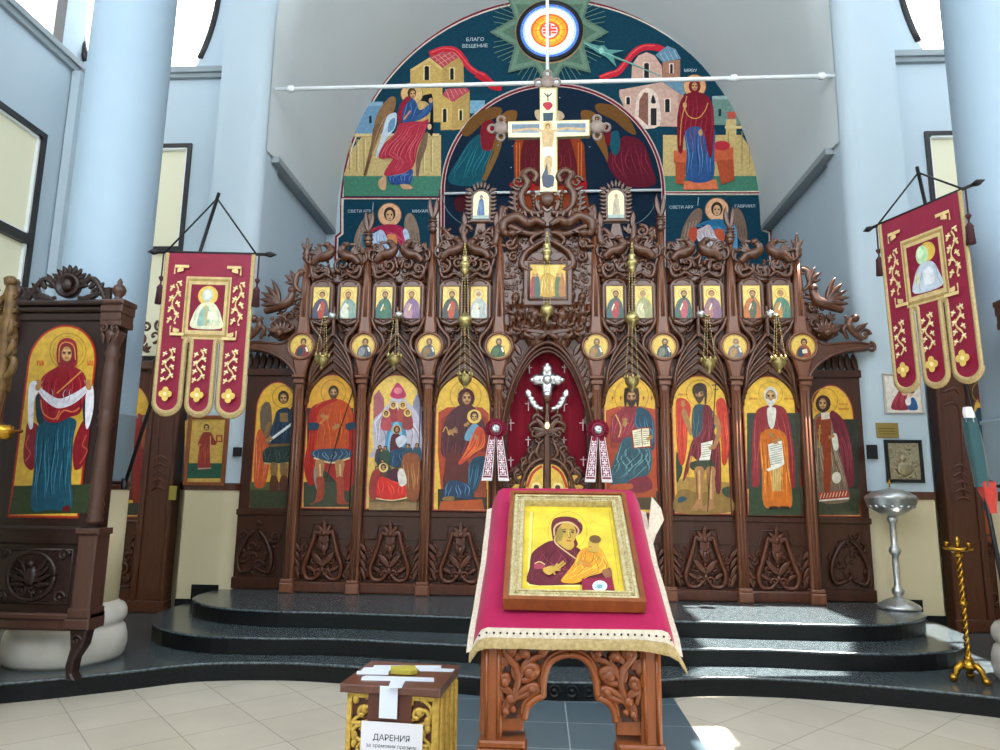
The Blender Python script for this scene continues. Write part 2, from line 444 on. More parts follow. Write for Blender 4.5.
# ================================================================== the room
XL, XR, YP, YR, YB = -6.45, 6.6, 7.95, 8.5, 10.8      # side walls, pier fronts, recess walls, back wall
X0 = 0.085                                              # axis of the sanctuary
def S(o): o['kind'] = 'structure'; return o

def floor_mat():
    m = bpy.data.materials.new('beige_stone_tiles'); m.use_nodes = True; nt = m.node_tree; L = nt.links; b = nt.nodes['Principled BSDF']
    tc = nt.nodes.new('ShaderNodeTexCoord'); mp = nt.nodes.new('ShaderNodeMapping'); mp.inputs['Rotation'].default_value[2] = math.radians(TILE_A)
    L.new(tc.outputs['Object'], mp.inputs[0])
    br = nt.nodes.new('ShaderNodeTexBrick'); br.offset = 0; br.squash = 1
    br.inputs['Scale'].default_value = 1; br.inputs['Brick Width'].default_value = .5; br.inputs['Row Height'].default_value = .5
    br.inputs['Mortar Size'].default_value = .004; br.inputs['Color1'].default_value = lin(TILE_C[0]); br.inputs['Color2'].default_value = lin(TILE_C[1]); br.inputs['Mortar'].default_value = lin(TILE_C[2])
    L.new(mp.outputs[0], br.inputs['Vector'])
    n = nt.nodes.new('ShaderNodeTexNoise'); n.inputs['Scale'].default_value = 3; n.inputs['Detail'].default_value = 6; L.new(tc.outputs['Object'], n.inputs['Vector'])
    mr = nt.nodes.new('ShaderNodeMapRange'); mr.inputs[3].default_value = .88; mr.inputs[4].default_value = 1.1; L.new(n.outputs['Fac'], mr.inputs[0])
    v = nt.nodes.new('ShaderNodeVectorMath'); v.operation = 'SCALE'; L.new(br.outputs['Color'], v.inputs[0]); L.new(mr.outputs[0], v.inputs['Scale'])
    L.new(v.outputs[0], b.inputs['Base Color']); b.inputs['Roughness'].default_value = .3
    return m
TILE_A, TILE_C = 47, ('c3b9a8', 'ccc3b4', '938b7e')
M['tile'] = floor_mat()
TILE_A, TILE_C = 0, ('4e5e68', '56666f', 'a9b2b6')
M['slate'] = floor_mat(); M['slate'].name = 'blue_grey_slate_tiles'

m = MB(); m.box(XL-.2, XR+.2, -3.5, 11, -.1, 0); S(m.build('floor', M['tile'], None, (0, 0, 0)))
m = MB(); m.box(-.85, 1.06, -3.4, 6.1, 0, .004); S(m.build('floor_strip', M['slate'], None, (.2, 5.68, 0)))

def slab(outline, z0, z1):
    m = MB(); n = len(outline); e = .012
    m.cur = 0; m.add([(x, y, z1) for x, y in outline], [list(range(n))], False)
    m.cur = 1
    vs = [(x, y, z) for z in (z0, z1) for x, y in outline]
    m.add(vs, [(i, (i+1) % n, n+(i+1) % n, n+i) for i in range(n)], False)
    # a thin rounded nosing along the front edge
    m.cur = 0
    m.tube([(x, y, z1-.012) for x, y in outline], .013, 6, up=(0, 0, 1))
    return m
def front(txt, n=60): return [(q.x, q.y) for q in spline(pts(txt), n)]
s1 = front('-6.45,4.7 -5.2,4.85 -4.5,5.0 -3.9,5.24 -3.31,5.6 -2.84,5.92 -2.2,6.03 -1.67,6.0 -1.1,5.9 -.5,5.76 .15,5.68 .75,5.77 1.3,5.94 1.8,5.97 2.3,5.91 2.9,5.77 3.4,5.6 4.0,5.3 4.9,5.0 6.6,4.7')
S(slab(s1 + [(XR, YB), (XL, YB)], 0, .15).build('floor_lower_step', [M['granite'], M['graniteedge']], None, (0, 6, 0)))
s2 = front('-3.97,7.95 -3.95,7.26 -3.6,6.62 -3.05,6.28 -2.4,6.24 -1.77,6.29 -.9,6.2 .1,6.12 1.1,6.24 1.9,6.3 2.5,6.25 3.1,6.28 3.6,6.5 4.0,7.0 4.12,7.6 4.12,7.95')
S(slab(s2 + [(4.12, 8.1), (-3.97, 8.1)], .15, .30).build('floor_middle_step', [M['granite'], M['graniteedge']], None, (0, 7, .15)))
s3 = front('-3.66,7.95 -3.62,7.34 -3.2,6.87 -2.6,6.7 -1.89,6.69 -.9,6.63 .1,6.58 1.2,6.68 2.33,6.68 2.95,6.7 3.4,6.87 3.76,7.25 3.86,7.6 3.86,7.95')
S(slab(s3 + [(3.57, 7.96), (3.57, YB), (-3.5, YB), (-3.5, 7.96)], .30, .45).build('floor_upper_step', [M['granite'], M['graniteedge']], None, (0, 7, .30)))
m = MB()
for k in range(9):                                     # frieze of small rosettes in front of the lowest riser
    x = -.42+k*.135; y = 5.70
    for q in range(24):
        if abs(s1[min(len(s1)-1, q)][0]-x) < .1: pass
    yy = min(s1, key=lambda p: abs(p[0]-x))[1]
    m.lathe([(.05, yy-.004), (.05, yy-.012), (.036, yy-.014), (.032, yy-.006), (.016, yy-.006), (.014, yy-.014), (.001, yy-.015)], x, .075, 14, 'y')
S(m.build('trim_step_rosettes', M['graniteedge']))

# piers left and right of the sanctuary, each with a rounded inner edge
def pier(xi, xo, name):
    k = 1 if xo > xi else -1; r = .16
    def prof(e=0.0):
        o = [(xo+k*e, YR), (xo+k*e, YP-e)]
        o += [(xi-k*e+k*r-k*r*math.sin(a), YP-e+r-r*math.cos(a)) for a in (PI/2*i/8 for i in range(9))]
        return o + [(xi-k*e, YR)]
    def col(p, z0, z1, mt, nm, parent=None, zt=None):
        m = MB(); n = len(p); m.add([(x, y, z) for z in (z0, z1) for x, y in p], [(i, (i+1) % n, n+(i+1) % n, n+i) for i in range(n)]+[list(range(n))[::-1], list(range(n, 2*n))], False)
        return m.build(nm, mt, parent, (xi, YP, 0) if parent is None else None)
    w = S(col(prof(), 1.6, 12, M['wall'], name))
    S(col(prof(), 0.1, 1.6, M['beige'], 'dado', w)); S(col(prof(.012), 1.56, 1.645, M['wood'], 'dado_rail', w))
pier(-3.52, -4.13, 'wall_left_pier'); pier(3.66, 4.33, 'wall_right_pier')

def sliced_wall(place, a0, a1, z0, z1, th, solid, cuts):
    """wall between a0 and a1; solid(a) -> list of (lo, hi) at that slice"""
    m = MB(); A = sorted(set([a0, a1]+[c for c in cuts if a0 < c < a1]))
    for p, q in zip(A, A[1:]):
        for lo, hi in solid((p+q)/2):
            lo, hi = max(lo, z0), min(hi, z1)
            if hi > lo: place(m, p, q, lo, hi, th)
    return m
def recess(x0, x1, name, sgn, win, ax):
    """wall behind a side bay: a tall window below, an arched one above the ledge"""
    wx0, wx1, wz0, wz1 = win; ac, ar, az = ax
    def solid(x):
        o = []; z = 1.6
        if wx0 < x < wx1: o += [(z, wz0), (wz1, 7.3)]
        else: o += [(z, 7.3)]
        if abs(x-ac) < ar: e = 1.9*math.sqrt(1-((x-ac)/ar)**2); o += [(7.3, az-e), (az+e, 12)]
        else: o += [(7.3, 12)]
        return o
    cuts = [wx0, wx1]+[ac+ar*math.cos(PI*i/90) for i in range(91)]
    w = S(sliced_wall(lambda m, p, q, lo, hi, th: m.box(p, q, YR, YR+th, lo, hi), x0, x1, 1.6, 12, .25, solid, cuts).build(name, M['wall'], None, ((x0+x1)/2, YR, 0)))
    m = MB(); m.box(x0, x1, YR, YR+.25, .1, 1.6); S(m.build('dado', M['beige'], w))
    m = MB(); m.box(x0, x1, YR-.012, YR, 1.56, 1.645); S(m.build('dado_rail', M['wood'], w))
    m = MB(); m.box(x0, x1, YR-.1, YR+.26, 7.22, 7.3); m.box(x0, x1, YR-.06, YR, 7.16, 7.22); S(m.build('ledge', M['ledge'], w))
    return w
LW = (-5.72, -4.73, 3.2, 6.2); RW = (4.9, 5.9, 3.2, 6.2)
recess(XL, -4.13, 'wall_left_recess', -1, LW, (-5.57, 1.02, 8.6)); recess(4.33, XR, 'wall_right_recess', 1, RW, (5.77, 1.02, 8.6))
def sash(n, x0, x1, z0, z1, bars, Y):
    m = MB(); t = .055
    m.box(x0, x0+t, Y-.03, Y+.06, z0, z1); m.box(x1-t, x1, Y-.03, Y+.06, z0, z1)
    m.box(x0+t, x1-t, Y-.03, Y+.06, z1-t, z1); m.box(x0+t, x1-t, Y-.03, Y+.06, z0, z0+t)
    for b in bars: m.box(x0+t, x1-t, Y-.03, Y+.06, b-.035, b+.035)
    w = S(m.build('window_%d' % n, M['frame'], None, ((x0+x1)/2, Y, z0)))
    m = MB(); i = .025
    m.box(x0+t, x0+t+i, Y-.015, Y+.05, z0+t, z1-t); m.box(x1-t-i, x1-t, Y-.015, Y+.05, z0+t, z1-t); m.box(x0+t, x1-t, Y-.015, Y+.05, z1-t-i, z1-t)
    S(m.build('inner_frame', M['white'], w))
    m = MB(); m.box(x0+t, x1-t, Y+.05, Y+.06, z0+t, z1-t); S(m.build('pane', M['blind'], w))
sash(1, *LW, (4.7,), YR); sash(2, *RW, (4.7,), YR)
def arched_window(n, c, r, z, Y):
    E_ = [a for a in (-PI/2+2*PI*i/60 for i in range(61)) if z+1.9*math.sin(a) > 7.33]
    E_ = sorted([math.atan2(math.sin(a), math.cos(a)) if math.cos(a) >= 0 else a for a in E_])
    q = [(c+r*math.cos(a), z+1.9*math.sin(a)) for a in E_]
    m = MB(); m.tube([(x, Y+.02, zz) for x, zz in q], .055, 6, sq=1.0)
    h = q[0][0]-c; m.box(c-abs(h), c+abs(h), Y+.0, Y+.1, 7.3, 7.34)
    for d in (-.33, .33): m.box(c+d*r*2-.03 if False else c+d-.03, c+d+.03, Y+.02, Y+.08, 7.34, z+1.75)
    w = S(m.build('window_%d' % n, M['frame'], None, (c, Y, 7.3)))
    p = MB(); p.add([(x, Y+.1, zz) for x, zz in q], [list(range(len(q)))], False)
    S(p.build('pane', M['glass'], w))
arched_window(3, -5.57, 1.02, 8.6, YR); arched_window(4, 5.77, 1.02, 8.6, YR)

# side walls with their rows of windows
def side(X, sg, name, k0):
    ws = [(6.0, 8.02, 3.0, 6.1), (3.2, 5.3, 3.0, 6.1), (.4, 2.5, 3.0, 6.1), (-2.4, -.3, 3.0, 6.1)]
    ar = [(7.15, .95), (4.25, .95), (1.45, .95), (-1.35, .95)]
    def solid(y):
        o = []
        if any(a < y < b for a, b, _, _ in ws): o += [(1.6, 3.0), (6.1, 7.38)]
        else: o += [(1.6, 7.38)]
        h = [8.5+math.sqrt(r*r-(y-c)**2)*1.15 for c, r in ar if abs(y-c) < r]
        o += [(h[0], 10.6)] if h else [(7.38, 10.6)]
        return o
    cuts = [v for w in ws for v in w[:2]]+[c+r*math.cos(PI*i/16) for c, r in ar for i in range(17)]
    w = S(sliced_wall(lambda m, p, q, lo, hi, th: m.box(min(X, X+sg*th), max(X, X+sg*th), p, q, lo, hi), -3.5, YR, 1.6, 10.6, .25, solid, cuts).build(name, M['wall'], None, (X, 3, 0)))
    m = MB(); m.box(min(X, X+sg*.25), max(X, X+sg*.25), -3.5, YR, 0, 1.6); S(m.build('dado', M['beige'], w))
    m = MB(); m.box(min(X-sg*.012, X), max(X-sg*.012, X), -3.5, YR, 1.56, 1.645); S(m.build('dado_rail', M['wood'], w))
    m = MB(); a, b = sorted((X-sg*.1, X+sg*.25)); m.box(a, b, -3.5, YR-.1, 7.3, 7.38); a, b = sorted((X-sg*.06, X)); m.box(a, b, -3.5, YR-.1, 7.22, 7.3); S(m.build('ledge', M['ledge'], w))
    m = MB(); a, b = sorted((X-sg*.02, X-sg*.14)); m.box(a, b, 8.32, YR, 1.645, 7.22); S(m.build('corner_strip', M['wall'], w))
    for i, (a, b, z0, z1) in enumerate(ws):
        m = MB(); t = .075; p, q = sorted((X-sg*.03, X+sg*.05))
        m.box(p, q, a, a+t, z0, z1); m.box(p, q, b-t, b, z0, z1); m.box(p, q, a+t, b-t, z1-t, z1); m.box(p, q, a+t, b-t, z0, z0+t); m.box(p, q, a+t, b-t, 4.58, 4.70); m.box(p, q, (a+b)/2-.04, (a+b)/2+.04, z0+t, z1-t)
        f = S(m.build('window_%d' % (k0+i), M['frame'], None, (X, (a+b)/2, z0)))
        m = MB(); p, q = sorted((X+sg*.0, X+sg*.045)); u = .03
        m.box(p, q, b-t-u, b-t, z0+t, z1-t); m.box(p, q, a+t, b-t, z1-t-u, z1-t); m.box(p, q, a+t, b-t, 4.70, 4.73); S(m.build('inner_frame', M['white'], f))
        m = MB(); p, q = sorted((X+sg*.05, X+sg*.06)); m.box(p, q, a+t, b-t, z0+t, z1-t); S(m.build('pane', M['blind'], f))
    for i, (c, r) in enumerate(ar):
        m = MB(); m.tube([(X+sg*.05, c+r*math.cos(PI*j/24), 8.5+1.15*r*math.sin(PI*j/24)) for j in range(25)], .05, 6, up=(1, 0, 0))
        p, q = sorted((X, X+sg*.1)); m.box(p, q, c-r, c-r+.06, 7.38, 8.5); m.box(p, q, c+r-.06, c+r, 7.38, 8.5); m.box(p, q, c-.03, c+.03, 7.38, 8.5+1.15*r)
        f = S(m.build('window_%d' % (k0+4+i), M['frame'], None, (X, c, 7.38)))
        m = MB(); m.add([(X+sg*.1, c+r*math.cos(PI*j/24), 8.5+1.15*r*math.sin(PI*j/24)) for j in range(25)]+[(X+sg*.1, c-r, 7.38), (X+sg*.1, c+r, 7.38)], [list(range(27))], False)
        S(m.build('pane', M['glass'], f))
side(XL, -1, 'wall_left', 5); side(XR, 1, 'wall_right', 13)

# sanctuary: side walls, ledges, vault, back wall
SW0, SW1 = -3.57, 3.71
for x, sg, nm in ((SW0, -1, 'wall_sanctuary_left'), (SW1, 1, 'wall_sanctuary_right')):
    m = MB(); a, b = sorted((x, x+sg*.2)); m.box(a, b, YP+.2, YB, .3, 6.1); w = S(m.build(nm, M['wall'], None, (x, 9.3, .3)))
    m = MB(); a, b = sorted((x-sg*.16, x)); m.box(a, b, 8.25, YB, 5.79, 5.87); S(m.build('ledge', M['ledge'], w))
m = MB(); NS, NT = 12, 40; vs = []
for i in range(NS+1):
    s_ = i/NS; y = YP+.12+(YB-YP-.12)*s_
    if s_ == 0: zc, a, b = 7.6, 3.56, 3.6
    else: zc = 7.2+(6.2-7.2)*s_; a = 3.53+(3.46-3.53)*s_; b = 3.72+(3.88-3.72)*s_
    sec = [(-a, 5.86), (-a, (5.86+zc)/2)]+[(-a*math.cos(PI*j/NT), zc+b*math.sin(PI*j/NT)) for j in range(NT+1)]+[(a, (5.86+zc)/2), (a, 5.86)]
    vs += [(.07+p[0]*1.005, y, p[1]) for p in sec]
k = NT+5
m.add(vs, [(i*k+j, i*k+j+1, (i+1)*k+j+1, (i+1)*k+j) for i in range(NS) for j in range(k-1)])
S(m.build('ceiling_vault', M['vault'], None, (0, 9.4, 6)))
m = MB(); m.box(-4.2, 4.2, YP, YP+.3, 11.15, 12.2)
for j in range(96):                                     # wall above the arch
    a0, a1 = PI*j/96, PI*(j+1)/96; x0, x1 = .07-3.6*math.cos(a0), .07-3.6*math.cos(a1)
    m.box(min(x0, x1), max(x0, x1), YP, YP+.14, max(8.5, 7.6+3.55*min(math.sin(a0), math.sin(a1))), 11.2)
S(m.build('wall_front', M['wall'], None, (0, YP, 11)))
m = MB(); m.box(-3.8, 3.95, YB, YB+.2, .3, 11); WB = S(m.build('wall_back', M['wall'], None, (0, YB, .3)))

# ceiling over the nave, with added openings shaped to cast the sun patches
SUN = Vector((2.6, .35, 7.6))
def roofspot(x, y, z, Z=10.6):
    t = (Z-z)/SUN.z; return (x+SUN.x*t, y+SUN.y*t)
HOLES = []
def hole(p): HOLES.append([roofspot(*q) for q in p])
hole([(1.2, 5.95, .15), (2.4, 5.9, .15), (2.95, 6.9, .45), (2.9, 7.6, .45), (1.5, 7.65, .45), (1.75, 6.8, .45)])
hole([(1.02, 4.55, 0), (1.2, 4.4, 0), (1.28, 5.5, 0), (1.12, 5.6, 0)])
hole([(.6, -1.2, 0), (2.9, -1.4, 0), (2.9, 3.2, 0), (1.9, 3.4, 0), (1.3, 1.0, 0)])  # added opening: its unseen sun patch bounces warm light to the right
def ceiling():
    import bmesh
    m = MB(); step = .06; x = XL
    ys0, ys1 = -2.2, YR
    nx = int((XR-XL)/step)+1
    for i in range(nx):
        xa, xb = XL+i*step, min(XR, XL+(i+1)*step); c = (xa+xb)/2; cut = []
        for h in HOLES:
            e = []
            for j in range(len(h)):
                a, b = h[j-1], h[j]
                if (a[0] > c) != (b[0] > c): e.append(a[1]+(b[1]-a[1])*(c-a[0])/(b[0]-a[0]))
            if len(e) >= 2: cut.append((min(e), max(e)))
        cut.sort(); y = ys0
        for a, b in cut:
            if a > y: m.add([(xa, y, 10.6), (xb, y, 10.6), (xb, a, 10.6), (xa, a, 10.6)], [(0, 3, 2, 1)], False)
            y = max(y, b)
        m.add([(xa, y, 10.6), (xb, y, 10.6), (xb, ys1, 10.6), (xa, ys1, 10.6)], [(0, 3, 2, 1)], False)
    return m
S(ceiling().build('ceiling', M['vault'], None, (0, 3, 10.6)))

# columns
def column(cx, cy, label):
    c = thing('column', (cx, cy, .15), label, 'column'); c['kind'] = 'structure'
    m = MB(); m.lathe([(.362, 2.235), (.358, 2.25), (.358, 6), (.358, 10.6)], cx, cy, 48); S(m.build('shaft', M['column'], c))
    m = MB(); m.lathe([(.366, 1.63), (.363, 2.21), (.375, 2.215), (.375, 2.235), (.358, 2.24)], cx, cy, 48); S(m.build('lower_shaft', M['column'], c))
    m = MB(); m.lathe([(.366, .6), (.366, 1.57)], cx, cy, 48); S(m.build('dado', M['beige'], c))
    m = MB(); m.lathe([(.366, 1.565), (.379, 1.57), (.379, 1.635), (.366, 1.64)], cx, cy, 48); S(m.build('dado_rail', M['wood'], c))
    m = MB(); m.lathe([(.425, .15), (.45, .18), (.465, .25), (.46, .33), (.44, .40), (.42, .415), (.42, .44), (.435, .455), (.447, .49), (.443, .54), (.42, .58), (.38, .60), (.362, .63)], cx, cy, 48); S(m.build('base', M['marble'], c))
    return c
column(-4.02, 5.95, 'round pale blue column behind the tall icon cabinet, white marble base')
column(4.10, 5.95, 'round pale blue column cut by the photo edge behind the tilted banner')

# skirting around the steps
m = MB()
for x0, x1, z0, z1 in ((-4.13, -3.95, .15, .34), (-3.95, -3.64, .30, .50)): m.box(x0, x1, YP-.02, YP, z0, z1)
S(m.build('baseboard_left', M['graniteedge']))
m = MB()
for x0, x1, z0, z1 in ((4.1, 4.33, .15, .34), (3.84, 4.1, .30, .50)): m.box(x0, x1, YP-.02, YP, z0, z1)
S(m.build('baseboard_right', M['graniteedge']))

m = MB(); m.box(XL-.2, XR+.2, -3.75, -3.5, 0, 5.6); S(m.build('wall_rear_light_block', M['wall'], None, (0, -3.6, 0)))  # unseen wall added to hold back low light from behind the camera
# ================================================================== the painted back wall
P = Paint(lambda x, y: at(x, y, YB-.004), (0, -1, 0), step=.00016)
cx0, cy0, R0 = 552, 210, 212
outl = [(cx0+R0*math.cos(PI+PI*i/48), cy0+R0*math.sin(PI+PI*i/48)) for i in range(49)]+[(765, 227), (772, 230), (774, 300), (333, 300), (335, 236), (340, 232)]
P.raw('7a1630', outl)
P.raw('d8cfc4', [(cx0+(R0-2)*math.cos(PI+PI*i/48), cy0+(R0-2)*math.sin(PI+PI*i/48)) for i in range(49)]+[(763, 229), (770, 232), (772, 300), (335, 300), (337, 237), (342, 233)])
P.raw('0f3d50', [(cx0+(R0-3.4)*math.cos(PI+PI*i/48), cy0+(R0-3.4)*math.sin(PI+PI*i/48)) for i in range(49)]+[(761.6, 231), (768.4, 233), (770.5, 300), (336.5, 300), (338.5, 238), (343.5, 234)])
def arc_y(x): return cy0-math.sqrt(max(0, (R0-3.6)**2-(x-cx0)**2))
# ground and low walls of the two side scenes
for sx in (0, 1):
    xa, xb = (343.6, 441) if sx == 0 else (663, 761)
    P.raw('47806a', [(xa, 176), (xb, 176), (xb, 196), (xa, 196)])
    E_ = [(343.6+k, 0) for k in ()]
    xs = [xa+(xb-xa)*i/10 for i in range(11)]
    P.raw('c8b078', [(x, min(175.5, max(135, arc_y(x)+1))) for x in xs]+[(xb, 176), (xa, 176)])
P.fr = (340, 80, 6.25)
P.poly('6f96b4', '90,330 150,180 190,135 270,135 270,335 110,335', False)
P.poly('8fb0c6', '150,180 190,140 262,140 262,160 170,162', False)
for x in (190, 325): P.rect('1c2a33', x-8, 225, x+8, 270)
P.rect('d8c48e', 90, 335, 620, 352); P.rect('ae9660', 90, 352, 620, 358)
for x in (60, 105, 150, 520, 570): P.line('a58e58', [(x, 370), (x, 575)], 7, False); P.line('dccb98', [(x+9, 370), (x+9, 575)], 5, False)
P.line('e8dfc8', '12,735 622,735', 8, False)
# left building
P.fr = (340, 20, 6.25)
P.poly('c9a862', '440,310 560,235 640,300 640,640 440,640', False); P.poly('b8975a', '640,300 770,215 775,400 640,420', False)
P.poly('d8bc7a', '440,310 560,235 640,300 632,312 560,255 446,322', False)
P.poly('b34a50', '560,235 600,185 690,165 775,215 640,298', False)
for k in range(6): P.line('d88a86', [(585+k*30, 225-k*6), (655+k*22, 290-k*14)], 5, False); 
for k in range(3): P.line('d88a86', [(575+k*22, 240+k*18), (700+k*24, 170+k*16)], 4, False)
P.poly('c9a862', '630,480 690,445 805,440 810,680 630,690', False); P.poly('b8975a', '700,520 810,440 810,680 700,690', False)
P.poly('b8505a', '640,470 670,430 790,425 812,445 705,515', False)
for k in range(5): P.line('dc8f8b', [(660+k*28, 432), (690+k*25, 505-k*14)], 4, False)
for x, y, w, h in ((543, 335, 14, 42), (700, 340, 11, 34), (655, 600, 11, 40), (755, 598, 8, 30)):
    P.rect('e0cc94', x-w-8, y-h-8, x+w+8, y+h); P.rect('1d2226', x-w, y-h+6, x+w, y+h); P.ell('1d2226', x, y-h+6, w, 10)
P.line('c4283a', '560,215 640,185 720,190 770,240 800,290 850,330 900,350 940,390 960,400', 34)
P.line('e2565a', '570,205 640,180 715,188 765,235 800,280 850,322 905,345', 8)
P.line('b8202e', '850,345 900,375 950,420 1010,430', 30)

P.rect('7aa8c0', 812, 505, 905, 585)
# angel walking on the left
P.fr = (340, 80, 6.25)
P.poly('12161c', '505,130 520,100 550,92 580,110 582,330 560,330 565,180 540,140')
P.poly('8d6a48', '215,290 240,200 290,130 325,105 350,120 340,190 300,240 250,285')
P.poly('7a5a40', '215,290 290,285 250,350 215,440 185,530 165,600 150,595 165,520 195,400')
P.poly('c2d2e0', '290,240 325,210 355,215 345,300 290,370 250,450 225,490 230,450 260,350')
P.poly('6a94b8', '310,260 345,240 340,300 300,330')
P.line('5c4230', '180,500 165,560 150,595', 8)
P.poly('7c6250', '520,350 550,330 540,420 505,520 490,610 475,590 480,480')
for a in ('200,470 235,330 290,220', '190,520 225,400 280,260'): P.line('b8936a', a, 4)
P.head(450, 88, 26, '3c2a1c', 'b58a62', None, 'd9b47a', 70, turn=1)
b = P.poly('2c4f7e', '420,110 470,130 500,190 560,150 575,115 580,160 555,215 500,250 440,270 395,270 380,220 385,150')
P.folds('5b84b4', b, 5, 6, 2)
P.poly('8e2236', '380,150 420,105 440,120 400,180 385,250 370,290 360,220')
P.line('d08a6a', '400,250 440,195', 10); P.ell('c99a70', 568, 130, 12, 16); P.ell('d9b08a', 560, 295, 13, 18)
b = P.poly('b03446', '370,280 440,265 520,260 555,245 530,330 490,420 460,540 390,590 280,600 300,540 330,490 245,490 270,410 340,340')
P.folds('d86a74', b, 9, 7, 5); P.folds('7a1c30', b, 6, 6, 8)
b = P.poly('2d4c86', '300,605 390,590 455,560 440,650 380,655 320,650'); P.folds('7a9cc8', b, 5, 5, 3)
P.poly('c9a27a', '255,620 285,600 290,660 280,690 250,680 240,640'); P.poly('c9a27a', '380,655 430,655 455,680 400,685')
# right building
P.fr = (600, 20, 6.25)
P.line('c4283a', '0,370 60,345 110,330 160,270 210,210 270,175 350,175 400,195', 40)
P.line('e2565a', '0,360 60,335 115,315 165,255 215,198 275,165 345,165', 8)
P.poly('cfa99a', '195,375 200,280 240,225 290,205 340,225 385,290 390,375', False); P.poly('a87a66', '390,265 500,250 500,370 390,375', False)
P.poly('6a90a8', '345,222 420,165 470,185 505,245 392,268', False)
for k in range(4): P.line('9ab8c8', [(375+k*28, 215-k*8), (405+k*26, 262-k*6)], 5, False)
P.poly('c9a596', '120,440 390,390 490,460 490,670 200,665 120,480', False); P.poly('b18a7a', '390,395 430,410 520,465 520,670 490,670 488,462', False)
P.poly('6a90a8', '400,395 520,375 560,440 520,470 490,460', False)
P.poly('e4cdbf', '225,665 230,500 265,440 310,430 350,460 368,520 370,665'); P.poly('8a5e50', '240,610 245,505 275,455 300,460 300,665', False)
P.poly('2a2a2e', '318,520 330,470 348,520', True); P.rect('2a2a2e', 316, 555, 352, 662)
for x, y, w, h in ((290, 320, 15, 45), (445, 310, 8, 28), (175, 510, 11, 22), (420, 540, 14, 40)):
    P.rect('e4cdbf', x-w-7, y-h-8, x+w+7, y+h); P.rect('20242a', x-w, y-h+6, x+w, y+h); P.ell('20242a', x, y-h+6, w, 9)

P.line('7ba79b', '-40,180 80,235 200,280 380,355', 9, False)
P.poly('6f9088', '700,480 860,470 925,660 700,660', False); P.rect('9cb4b4', 700, 480, 860, 500)
P.rect('1f3540', 738, 560, 756, 605); P.poly('c0584a', '790,580 850,575 845,620 800,622', False); P.rect('cdb47a', 785, 625, 850, 760)
# standing woman on the right
P.fr = (660, 0, 2.941)
P.rect('d8c48e', 190, 372, 285, 380)
for x in (200, 240, 262): P.line('a58e58', [(x, 388), (x, 485)], 3, False)
P.poly('c4603f', '40,445 215,435 215,475 40,480', False); P.poly('b04f33', '45,480 75,480 70,545 45,540', False); P.poly('b04f33', '165,475 215,470 218,530 180,545', False)
P.poly('d8744e', '70,535 165,530 170,558 68,560', False); P.ell('b8303a', 180, 430, 25, 14)
P.head(101, 255, 13, '7a1c2c', 'b98a60', None, 'dba878', 34, veil='7e1c2c')
b = P.poly('2f5488', '75,370 155,370 158,450 152,530 80,530 78,450'); P.folds('6f96c4', b, 6, 3, 3); P.folds('1a345c', b, 4, 3, 6)
b = P.poly('7c1a2c', '85,275 120,275 150,300 158,360 152,460 140,455 130,400 115,375 85,378 70,400 65,450 52,440 50,350 62,295')
P.folds('a63a48', b, 7, 3, 5); P.line('d9a05a', '78,285 72,320 85,345 110,350 130,330 140,305', 2.5); P.line('d9a05a', '58,430 62,360 75,300', 2)
P.ell('c9986c', 72, 312, 6, 9); P.ell('c9986c', 118, 392, 6, 10)
P.line('e8dfc8', '10,567 302,565', 3.5, False)
# the two archangels below
for side_ in (0, 1):
    P.fr = (330, 190, 8.333) if side_ == 0 else (660, 185, 8.333)
    if side_ == 0:
        P.rect('7a1630', 90, 62, 935, 74); P.rect('d8cfc4', 100, 74, 920, 82); P.rect('d8cfc4', 888, 78, 908, 520); P.rect('7a1630', 912, 0, 940, 520)
        P.rect('d8cfc4', 98, 80, 108, 370)
        dx = 0; wing, rob, und, cl = '8c7768', 'a8264a', 'b8c8e4', '2f7088'
    else:
        P.rect('7a1630', 20, 66, 870, 78); P.rect('d8cfc4', 40, 78, 860, 88); P.rect('d8cfc4', 34, 88, 44, 420); P.rect('7a1630', 0, 0, 30, 420)
        wing, rob, und, cl = '7d6658', '2a6e96', 'c9b8b8', 'c4503a'
    o = 0 if side_ == 0 else -30
    P.poly(wing, [(x+o, y) for x, y in pts('190,640 195,480 220,360 280,250 340,200 375,220 370,300 310,380 290,520 260,640')])
    P.poly(wing, [(x+o, y) for x, y in pts('620,300 635,220 670,198 710,240 745,350 750,500 700,480 640,380')])
    for k in range(4):
        P.line('b09a88', [(215+o+k*28, 520-k*30), (250+o+k*28, 330-k*10)], 5); P.line('5d4a40', [(650+o+k*25, 330+k*10), (665+o+k*24, 440)], 5)
    P.head(500+o, 212, 46, '3c2616', 'cfa884', None, 'e2b088', 100)
    b = P.poly(rob, [(x+o, y) for x, y in pts('430,300 500,290 570,300 630,340 650,440 600,500 560,420 480,400 400,340 340,360 330,340')])
    P.folds('d8607a' if side_ == 0 else '5ba0c4', b, 6, 8, 3)
    b = P.poly(und, [(x+o, y) for x, y in pts('380,360 440,340 500,440 580,500 540,600 400,600 380,520 340,470 330,390')]); P.folds('eef2fa', b, 5, 10, 4); P.folds('7d94c0', b, 4, 8, 9)
    P.poly(cl, [(x+o, y) for x, y in pts('270,380 330,360 330,450 300,490 270,460')]); P.poly('d88a5a' if side_ == 0 else 'c8583c', [(x+o, y) for x, y in pts('480,380 550,380 560,470 500,450')])
    P.poly('b8c8e4' if side_ == 0 else '5c9cc8', [(x+o, y) for x, y in pts('610,350 640,330 665,400 670,560 640,560 630,440')])
    P.poly('8a2440' if side_ == 0 else '2b5878', [(x+o, y) for x, y in pts('380,560 560,560 640,620 640,760 360,760 350,640')])
    
    P.line('8fa4b0', [(365+(o*1.6), 110), (358+(o*1.6), 180)], 7, False)
